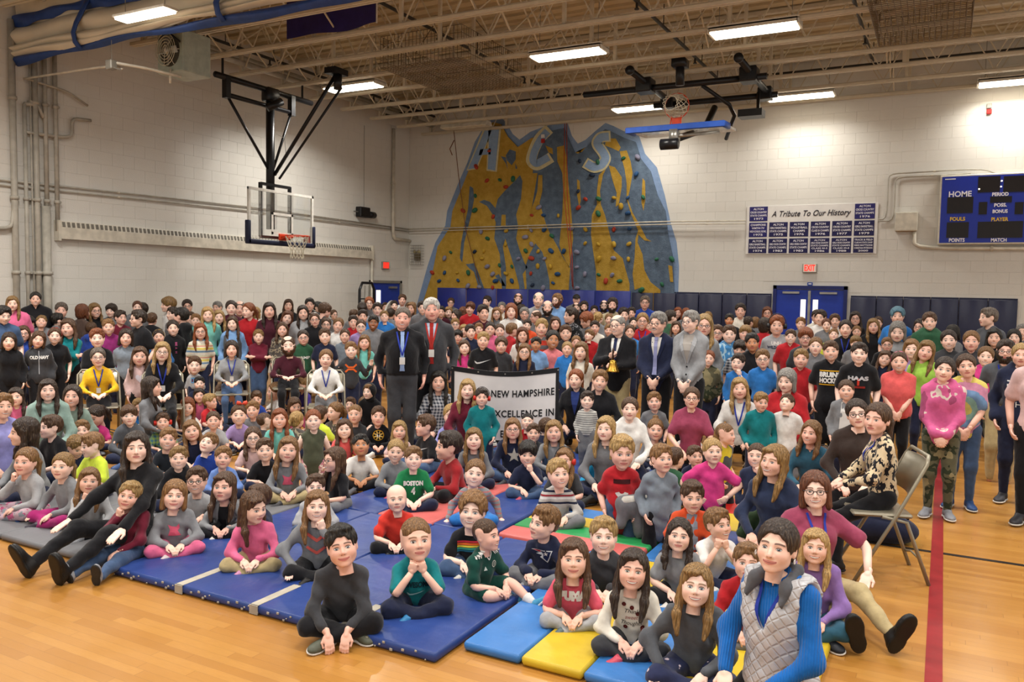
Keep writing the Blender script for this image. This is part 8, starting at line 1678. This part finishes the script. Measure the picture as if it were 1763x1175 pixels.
-5.735|5.959|0.572|0.194|0.77|0.77|0.11|-0.0|k|g|X|long-rd|t-aqua|navy||fair|girl with long ginger hair in aqua T-shirt, beside the girl in olive sleeveless top
-5.815|6.291|0.499|0.176|3.36|3.36|0.0|-0.04|k|g|X|pony-bl|t-print|navy||fair|girl in patterned T-shirt, behind the girl in olive sleeveless top
-6.54|7.037|0.5|0.185|0.92|1.1|-0.17|-0.0|k|g|X|long-br|t-pink|navy||fair|girl with long brown hair in pink T-shirt, behind the girl in olive sleeveless top
-4.751|5.34|0.724|0.176|0.73|0.73|0.11|-0.07|k|g|T|pony-rd|n-olive|pinkprint||fair|girl with ginger ponytail in olive sleeveless top, sleeveless olive top
-5.75|6.573|0.527|0.187|3.34|3.34|0.0|0.02|k|b|X|short-br|t-neon|navy||fair|boy in neon yellow T-shirt, behind the girl in olive sleeveless top
-5.86|6.931|0.513|0.201|0.27|-0.17|0.07|-0.01|k|g|X|pony-lb|t-print|navy||fair|girl with light brown ponytail in patterned T-shirt, behind the girl in olive sleeveless top
-5.566|6.916|0.513|0.204|0.59|0.5|0.11|-0.04|k|b|X|buzz-lb|t-charcoal|navy||fair|boy with cropped light brown hair in charcoal T-shirt, beside the girl in olive sleeveless top
-5.905|7.502|0.499|0.176|0.67|0.67|-0.42|0.05|k|b|X|short-lb|t-wine|navy||fair|boy with short light brown hair in wine T-shirt, beside the girl in olive sleeveless top
-5.241|6.902|0.523|0.206|0.65|0.65|0.11|0.06|k|b|X|short-br|h-black|navy|pr-b|fair|boy with short brown hair in black hoodie, round gold badge on hoodie
-5.175|7.245|0.587|0.216|0.53|0.45|-0.42|-0.08|c|b|X|short-dk|h-lightgrey|navy||fair|boy in light grey hoodie, beside the woman in plaid long-sleeved top
-4.726|6.565|0.462|0.188|0.62|0.62|0.12|0.01|k|g|X|long-bl|t-palepink|navy||fair|girl with long blonde hair in pale pink T-shirt, beside the boy in crimson long-sleeved top
-5.494|5.375|0.495|0.189|0.8|0.8|0.12|-0.04|k|g|X|wavy-br|t-palepink|navy|g|fair|girl in pale pink T-shirt with glasses, beside the boy in cornflower long-sleeved top
-5.179|4.739|0.457|0.178|0.83|0.83|0.14|0.08|k|b|X|short-lb|l-cornflower|navy||fair|boy in cornflower long-sleeved top, beside the girl in pink long-sleeved top
-5.111|5.137|0.469|0.196|0.78|0.78|0.14|-0.06|k|b|X|short-br|t-black|navy||fair|boy with short brown hair in black T-shirt, beside the boy in cornflower long-sleeved top
-4.664|4.944|0.559|0.205|0.76|0.76|0.13|0.13|c|g|X|long-lb|l-heather|khaki|pr-pinkcat|fair|girl in grey long-sleeved top, beside the girl in olive sleeveless top
-5.105|6.18|0.497|0.19|0.69|0.69|0.12|-0.04|k|g|X|long-br|t-coral|navy||fair|girl with long brown hair in coral T-shirt, beside the girl in olive sleeveless top
-4.455|5.617|0.497|0.194|0.67|0.67|0.31|-0.06|c|b|X|short-bk|t-white|black||tan|boy with short black hair in white T-shirt, beside the girl in olive sleeveless top
-4.034|5.553|0.505|0.187|0.63|0.63|-0.0|0.09|k|g|X|pony-bl|l-heather|navy||fair|girl with blonde ponytail in grey long-sleeved top, hand on her mouth
-4.187|4.947|0.523|0.192|-0.14|-0.34|0.07|-0.04|c|g|X|long-br|t-black|grey|g|fair|girl with long brown hair and glasses in black T-shirt, glittery black shirt
-3.893|4.401|0.45|0.176|0.72|0.72|0.17|0.02|k|b|X|short-br|h-lightgrey|denim||fair|boy with short brown hair in light grey hoodie, beside the girl in pink long-sleeved top
-4.384|4.02|0.479|0.197|0.65|0.48|0.15|-0.0|k|g|X|long-br|l-dove|black|shoe-#d8d6d2|fair|girl with long brown hair in pale grey long-sleeved top, grey cardigan over sparkly black top
-3.718|3.642|0.513|0.188|0.62|1.41|-0.11|0.03|k|g|X|long-br|l-pink|khaki|shoe-#c98ab0|fair|girl with long brown hair in pink long-sleeved top, bright pink sweater
-3.988|3.942|0.459|0.176|-0.61|-0.43|0.06|0.02|k|b|X|short-br|l-navy|denim||fair|boy with short brown hair in navy long-sleeved top, beside the girl in pink long-sleeved top
-3.306|3.75|0.551|0.184|0.72|0.72|0.18|0.04|c|g|XS|long-lb|l-heather|black|chin pr-chev shoe-#1c1a1a|fair|girl with long light brown hair in grey long-sleeved top, coral chevrons
-2.645|3.188|0.583|0.208|0.69|0.69|0.21|-0.17|c|b|X|short-bk|l-charcoal|black|low shoe-#55584a|fair|boy with short black hair in charcoal long-sleeved top, rolled sleeves, front of the mat
-3.168|4.377|0.472|0.177|0.63|0.63|0.18|-0.06|k|b|X|none-lb|t-redshirt|black||fair|boy with bald head in red T-shirt, bald head
-2.475|3.603|0.542|0.227|0.69|0.78|0.21|-0.03|c|b|XC2|buzz-lb|t-teal|navy|pr-teal shoe-#2a7ab0|fair|boy with cropped light brown hair in teal T-shirt, both fists at his mouth
-3.66|5.276|0.531|0.184|0.65|0.69|0.14|0.01|k|b|X|short-lb|t-kelly|navy|pr-boston|fair|boy with short light brown hair in green T-shirt, white letters on jersey
-4.324|6.422|0.579|0.208|-0.38|-0.63|0.04|-0.03|c|b|X|short-br|t-black|denim|pr-swoosh|fair|boy with short brown hair in black T-shirt, behind the boy in crimson long-sleeved top
-4.452|7.102|0.589|0.23|0.56|0.56|0.11|-0.04|k|g|X|pony-bl|h-lilac|navy||fair|girl with blonde ponytail in lilac hoodie, behind the boy in crimson long-sleeved top
-4.174|7.188|0.573|0.177|0.53|0.53|0.11|0.01|k|b|X|buzz-dk|l-stripewhite|denim||fair|boy in striped white long-sleeved top, beside the girl in navy long-sleeved top
-3.613|6.135|0.56|0.194|0.53|0.53|0.13|-0.01|c|g|X|long-db|l-grey|navy||fair|girl in grey long-sleeved top, beside the boy in crimson long-sleeved top
-3.435|6.532|0.609|0.19|0.48|0.48|0.12|-0.02|c|g|X|long-lb|l-navy|denim|g pr-star|fair|girl with long light brown hair and glasses in navy long-sleeved top, silver star on chest
-3.756|7.464|0.508|0.176|0.47|0.47|0.29|0.04|k|b|X|buzz-bk|t-red|navy||fair|boy with cropped black hair in red T-shirt, behind the girl in navy long-sleeved top
-3.456|7.004|0.491|0.176|0.46|0.46|0.12|0.02|k|b|X|short-br|t-charcoal|navy||fair|boy with short brown hair in charcoal T-shirt, beside the girl in navy long-sleeved top
-3.479|7.332|0.502|0.176|3.06|3.06|0.0|-0.08|k|b|X|short-br|t-navy|navy||fair|boy in navy T-shirt, beside the girl in navy long-sleeved top
-3.167|6.846|0.572|0.204|0.43|0.43|0.12|-0.04|k|g|X|long-db|l-dove|navy|v-denim|fair|girl with long dirty blonde hair in pale grey long-sleeved top, denim vest
-3.058|6.098|0.504|0.202|0.46|0.46|-0.03|-0.01|c|b|XC|mop-bk|t-navy|denim||fair|boy with shaggy black hair in navy T-shirt, hand over his mouth
-3.599|5.693|0.599|0.24|-0.48|-0.75|0.03|0.07|c|b|X|short-dk|l-crimson|black||fair|boy with short dark brown hair in crimson long-sleeved top, crimson button shirt in profile
-3.036|5.18|0.516|0.202|0.53|0.53|0.16|0.15|k|g|XF|pony-lb|l-raglan|blue||fair|girl with light brown ponytail in grey and striped long-sleeved top, raglan shirt with red stripes
-2.642|5.929|0.517|0.184|0.33|0.24|0.14|0.01|c|g|X|long-lb|t-charcoal|navy|ear-red|fair|girl with long light brown hair in charcoal T-shirt, red ear defenders
-2.483|5.465|0.533|0.214|0.56|0.69|0.15|-0.08|k|b|X|short-bl|l-stripegrey2|grey||fair|boy with short blonde hair in striped grey long-sleeved top, striped grey sweater
-2.597|6.568|0.484|0.184|0.38|0.38|0.14|0.05|k|b|X|short-lb|l-azure|khaki||fair|boy with short light brown hair in azure long-sleeved top, azure sleeves
-2.49|6.433|0.725|0.207|0.24|0.11|0.11|-0.01|w|g|X|long-bl|l-grey|navy||fair|woman with long blonde hair in grey long-sleeved top, beside the boy in azure long-sleeved top
-1.972|5.429|0.768|0.228|0.44|0.52|-0.05|0.01|k|b|T|short-bl|t-red|denim||fair|boy with short blonde hair in red T-shirt, holding a grey jacket
-2.561|7.119|0.559|0.18|2.96|2.96|0.0|0.04|k|g|X|long-lb|l-olive|navy||fair|girl in olive long-sleeved top, beside the boy in azure long-sleeved top
-2.479|7.768|0.525|0.213|0.35|0.4|0.11|0.02|k|g|X|bun-lb|l-grey|navy||fair|girl in grey long-sleeved top, behind the boy in blue grey long-sleeved top
-2.166|7.904|0.56|0.225|0.62|0.97|-0.26|-0.0|k|b|X|short-lb|t-white|navy||fair|boy in white T-shirt, beside the boy in blue grey long-sleeved top
-1.535|6.684|0.721|0.176|1.2|1.45|0.04|0.07|k|b|T|buzz-lb|t-charcoalyellow|black||fair|boy with cropped light brown hair in charcoal T-shirt, yellow print on back
-1.418|5.784|0.747|0.179|0.37|0.5|0.13|-0.02|k|g|TH|pony-bl|t-hotpink|black||fair|girl with blonde ponytail in hot pink T-shirt, hands on hips
-1.672|5.398|0.74|0.189|0.52|0.74|0.12|-0.02|k|b|T|short-lb|l-bluegrey|black||fair|boy with short light brown hair in blue grey long-sleeved top, hands held together
-1.922|6.577|0.494|0.18|2.73|2.73|0.0|0.06|k|b|X|short-br|t-green|navy||fair|boy in green T-shirt, behind the boy in blue grey long-sleeved top
-1.863|6.977|0.45|0.176|0.44|0.61|0.13|-0.05|k|b|X|short-br|t-navy|navy||fair|boy with short brown hair in navy T-shirt, beside the boy in blue grey long-sleeved top
-1.145|5.971|0.712|0.176|0.1|0.01|0.13|-0.04|k|b|T|buzz-br|l-navyblue|navy|chin|fair|boy with cropped brown hair in navy long-sleeved top, hand at nose
-0.917|5.353|0.826|0.205|-0.09|-0.35|0.12|0.06|w|g|K|long-db|l-navyblue|navy||fair|woman with long dirty blonde hair in navy long-sleeved top, leaning in from behind
-0.983|5.484|0.546|0.197|0.18|0.18|0.16|-0.01|k|b|X|short-rd|t-forest|black||fair|boy with short ginger hair in dark green T-shirt, toothy grin
-0.956|7.318|0.709|0.205|-0.04|-0.22|0.1|0.06|w|g|X|wavy-lb|l-tealdark|navy||fair|woman with long wavy light brown hair in dark teal long-sleeved top, hand raised
-0.873|7.507|0.461|0.176|-0.02|-0.15|0.13|0.03|k|b|X|short-br|l-royal|navy|ear-red|fair|boy in royal blue long-sleeved top, red ear defenders and toy in hands
-1.392|5.183|0.563|0.195|0.35|0.44|-0.01|-0.01|k|b|X|short-br|t-orange|navy||fair|boy with short brown hair in orange T-shirt, orange raglan
-2.519|4.271|0.53|0.217|0.46|0.39|0.18|0.07|k|b|X|curly-lb|t-black|denim|pr-stripes|fair|boy with curly light brown hair in black T-shirt, rainbow chest stripes
-2.241|3.965|0.483|0.176|1.35|1.56|0.1|0.05|k|b|XM|buzz-br|t-bottle|bottle|pr-jersey shoe-#4a9ac0|fair|boy with cropped brown hair in dark green T-shirt, white shoulder stripes
-2.063|4.348|0.499|0.203|0.01|-0.43|0.13|0.07|k|b|X|short-lb|h-navy|grey|pr-pats|fair|boy with short light brown hair in navy hoodie, winged head emblem
-1.664|3.879|0.484|0.201|0.41|0.41|0.23|0.01|c|g|X|long-br|t-rosepink|lightgrey|pr-puma shoe-#5f6f74|fair|girl with long brown hair in rose pink T-shirt, white letters on pink shirt
-1.662|4.304|0.497|0.208|0.37|0.37|0.2|-0.0|k|b|X|short-bl|h-charcoal|charcoal||fair|boy with short blonde hair in charcoal hoodie, wide grin
-1.283|3.728|0.534|0.192|0.33|0.33|0.23|0.08|c|g|X|long-dk|l-cream|charcoal|pr-think shoe-#d8566a|fair|girl with long dark brown hair in cream long-sleeved top, printed slogan
-1.272|4.48|0.502|0.182|0.28|0.28|0.2|0.07|k|g|X|wavy-dk|t-dove|black||fair|girl with long wavy dark brown hair in pale grey T-shirt, short grey sleeves, curly hair
-1.145|4.864|0.492|0.185|0.58|0.93|0.15|-0.03|k|b|XC2|short-lb|t-white|navy||fair|boy with short light brown hair in white T-shirt, finger at his chin
-0.926|3.559|0.573|0.183|0.25|0.25|0.24|0.08|k|g|XS|long-db|l-slate|starry||fair|girl in dark grey long-sleeved top, in front of the girl in pale grey T-shirt
-0.819|4.139|0.528|0.184|0.2|0.2|0.22|0.01|k|b|X|short-lb|l-red|grey||fair|boy in red long-sleeved top, beside the woman in cobalt long-sleeved top
-0.541|3.296|0.901|0.205|-0.45|-0.1|0.19|0.05|w|g|K|pony-dk|l-cobalt|black|v-silver lan earring|fair|woman with dark brown ponytail in cobalt long-sleeved top, silver quilted vest
-0.534|4.424|0.573|0.176|0.12|0.12|0.2|0.03|k|g|X|long-bl|l-orchid|tealdark||fair|girl with long blonde hair in orchid long-sleeved top, beside the woman in cobalt long-sleeved top
-0.604|4.898|0.775|0.205|0.51|0.12|0.15|-0.05|w|g|EL|bob-rb|t-rose|khaki|g lan|fair|woman with reddish brown bob and glasses in rose T-shirt, legs stretched toward the red line
0.689|7.485|1.464|0.196|-0.09|-0.09|0.03|0.06|t|g|S|long-db|t-palepink|black||fair|girl in pale pink T-shirt, loose pink top at the right edge
-7.013|3.933|0.529|0.184|1.06|1.06|0.12|0.05|c|b|X|short-br|l-royal|navy||fair|boy in royal blue long-sleeved top, only a blue sleeve showing at the left edge'''.split('\n')]
BANNER_L, BANNER_R = (-4.571, 7.27, 0.97), (-3.563, 7.807, 1.002)
# ---------------------------------------------------------------- the people and what they hold
BODIES = [build_person(r, i) for i, r in enumerate(PEOPLE)]
for _P in PRINT_JOBS: _P['hairk'] = ''; dress(_P)
JOB = {P['root'].name: P for P in PRINT_JOBS}
def find(text): return next(P for P, b in zip(PRINT_JOBS, BODIES) if text in b['label'])
def at_hand(P, s, k=.0): S = P['S']; d = S['hd'][s] / np.linalg.norm(S['hd'][s]); p = S['wr'][s] + d * k * P['h']; return P['root'].matrix_basis @ mathutils.Vector(p)
for P, b in zip(PRINT_JOBS, BODIES):
    if P['pose'][0] == 'C':
        lab = b['label']; who = lab.split(' with ')[0].split(' in ')[0]; top = lab.split(' in ')[1].split(',')[0]
        if 'leopard' == P['tc']: continue
        n = lab.split(' with ')[1].split(' in ')[0] if ' with ' in lab else 'glasses'
        ch = folding_chair(b.location.x, b.location.y, b.rotation_euler.z, 'tan folding chair under the %s in %s' % (who, top), .97)
P = find('tan folding chair'); b = P['root']
folding_chair(b.location.x, b.location.y, b.rotation_euler.z, 'tan metal folding chair at the right under the woman in spotted cream cardigan', .97)
# the award banner
bx, by = np.array(BANNER_L), np.array(BANNER_R)
aw = thing('award_banner', 'white award banner with black edge and black lettering held by children', 'banner', (bx[0], bx[1], 0), math.atan2(by[1] - bx[1], by[0] - bx[0]))
Wd = math.hypot(*(by[:2] - bx[:2])); Z1, Z0 = bx[2], bx[2] - .80
def cloth_pt(u, v):
    sag = .055 * math.sin(math.pi * min(1, max(0, u))) * (1 - v * .4); return (u * Wd, .012 * math.sin(u * 9 + v * 4) + .02 * math.sin(u * 5) * v, Z1 - v * (Z1 - Z0) - sag)
def cloth(u0, u1, v0, v1, name, mat, y=0, nx=26, nz=12):
    V = []; F = []
    for k in (0, 1):
        for i in range(nx + 1):
            for j in range(nz + 1): p = cloth_pt(u0 + (u1 - u0) * i / nx, v0 + (v1 - v0) * j / nz); V.append((p[0], p[1] - y + k * .006, p[2]))
    n = (nx + 1) * (nz + 1)
    for i in range(nx):
        for j in range(nz): a = i * (nz + 1) + j; q = (a, a + nz + 1, a + nz + 2, a + 1); F += [q, tuple(x + n for x in reversed(q))]
    return MB().add(V, F).build(name, mat, aw, True)
cloth(0, 1, 0, 1, 'banner_cloth', plain('white_satin', '#d6d3d3', .45, .3, 0, .05, 4)); M_BLKC = plain('black_hem', '#17171a', .7)
cloth(0, 1, 0, .065, 'top_hem', M_BLKC, .004, 26, 2); cloth(0, .03, 0, 1, 'side_hem', M_BLKC, .004, 2, 12); cloth(.97, 1, 0, 1, 'side_hem', M_BLKC, .004, 2, 12); cloth(0, 1, .95, 1, 'bottom_hem', M_BLKC, .004, 26, 2)
def on_cloth(me, u, v, name='lettering', mat=M_BLKC):
    for q in me.vertices: p = cloth_pt(u + q.co.x / Wd, v - q.co.y / (Z1 - Z0)); q.co = (p[0], p[1] - .007, p[2])
    me.materials.clear(); me.materials.append(mat); return link(name, me, aw)
for t, u, v, w in (('NEW HAMPSHIRE', .665, .31, .585), ('EXCELLENCE IN', .665, .585, .585), ('EDUCATION', .665, .865, .40)):
    me = text_mesh(t, .105, ext=0, bold=.0025, space=1.12); xs = [q.co.x for q in me.vertices]; me.transform(mathutils.Matrix.Diagonal((w * Wd / (max(xs) - min(xs)), 1, 1, 1))); on_cloth(me, u, v)
on_cloth(ring2d(.001, .085, n=28), .20, .45, 'emblem', plain('gold_emblem', '#c9982a'))
for u in (.01, .25, .5, .75, .99): on_cloth(ring2d(.003, .008, n=10), u, .03, 'grommet', M_STEEL)
# brass handbell in the hands of the bald man
P = find('holding a brass handbell'); q = at_hand(P, -1, .05)
bl = thing('handbell', 'small brass handbell held by the bald man in black suit', 'bell', (q.x, q.y, q.z - .20), P['root'].rotation_euler.z)
M_BRASS = plain('polished_brass', '#b58c3a', .25, .5, .9)
v, f = loft([(0, 0, 0), (0, 0, .012), (0, 0, .05), (0, 0, .09), (0, 0, .12), (0, 0, .135)], [.075, .072, .052, .042, .034, .012], 18); MB().add(v, f).build('bell_body', M_BRASS, bl, True)
MB().tube([(0, 0, .13), (0, 0, .18), (0, 0, .23), (0, 0, .26)], [.012, .010, .014, .008], 10).build('handle', plain('dark_wood', '#3a2416', .5), bl, True); MB().tube([(0, 0, .06), (0, 0, -.012)], [.004, .012], 8).build('clapper', M_STEEL, bl, True)
# a grey jacket bundled over the arm of the boy in red, and a toy in the hands of the boy with ear defenders
P = find('holding a grey jacket'); q = at_hand(P, 1, -.03)
sdj = Sdf([('c', (-.10, -.02, .04), (.12, .04, .02), .06, .075), ('c', (.10, .03, .02), (.14, .05, -.22), .07, .05), ('c', (.0, -.02, .03), (.02, -.03, -.16), .055, .045), ('c', (-.08, -.03, .03), (-.12, -.05, -.10), .045, .04)], .014, .05)
jk = link('jacket', np_mesh('jacket', *sdj.mesh(), MAT_CLOTH), None, (q.x, q.y - .03, q.z), (0, 0, P['root'].rotation_euler.z), srgb('#6f7074')); tag(jk, 'grey fleece jacket bundled over the arm of the boy in red', 'jacket')
link('lining', np_mesh('lining', *Sdf([('c', (-.09, -.05, .065), (.10, .0, .06), .035, .045)], .012, .02).mesh(), MAT_CLOTH), jk, color=srgb('#c9c6bd'))
P = find('toy in hands'); q = at_hand(P, -1, .05)
ty = thing('toy', 'small black toy held by the boy in red ear defenders', 'toy', (q.x, q.y - .03, q.z), P['root'].rotation_euler.z); MB().box((-.07, -.03, -.03), (.09, .03, .04), bev=.012).build('toy_body', M_BLACK, ty)
MB().tube([(.09, 0, 0), (.13, 0, 0)], .022, 10).build('toy_lens', M_BLACK, ty, True)
# navy bag on the floor behind the tan chair
sdb = Sdf([('e', (0, 0, .10), (.20, .13, .11)), ('e', (.10, .02, .09), (.15, .12, .09)), ('e', (-.10, 0, .10), (.12, .11, .11))], .018, .05); X_, Y_, Z_ = sdb.xyz(); sdb.D = np.maximum(sdb.D, -Z_ + X_ * 0 + Y_ * 0)
bg = link('bag', np_mesh('bag', *sdb.mesh(), MAT_CLOTH), None, (-.33, 6.45, 0), None, srgb('#1b2038')); tag(bg, 'dark navy soft bag lying on the floor behind the tan folding chair', 'bag')
MB().tube([(-.2, -.05, .20), (-.1, -.06, .27), (.08, -.06, .27), (.18, -.05, .20)], .012, 6).build('bag_handle', M_BLACK, bg, True)
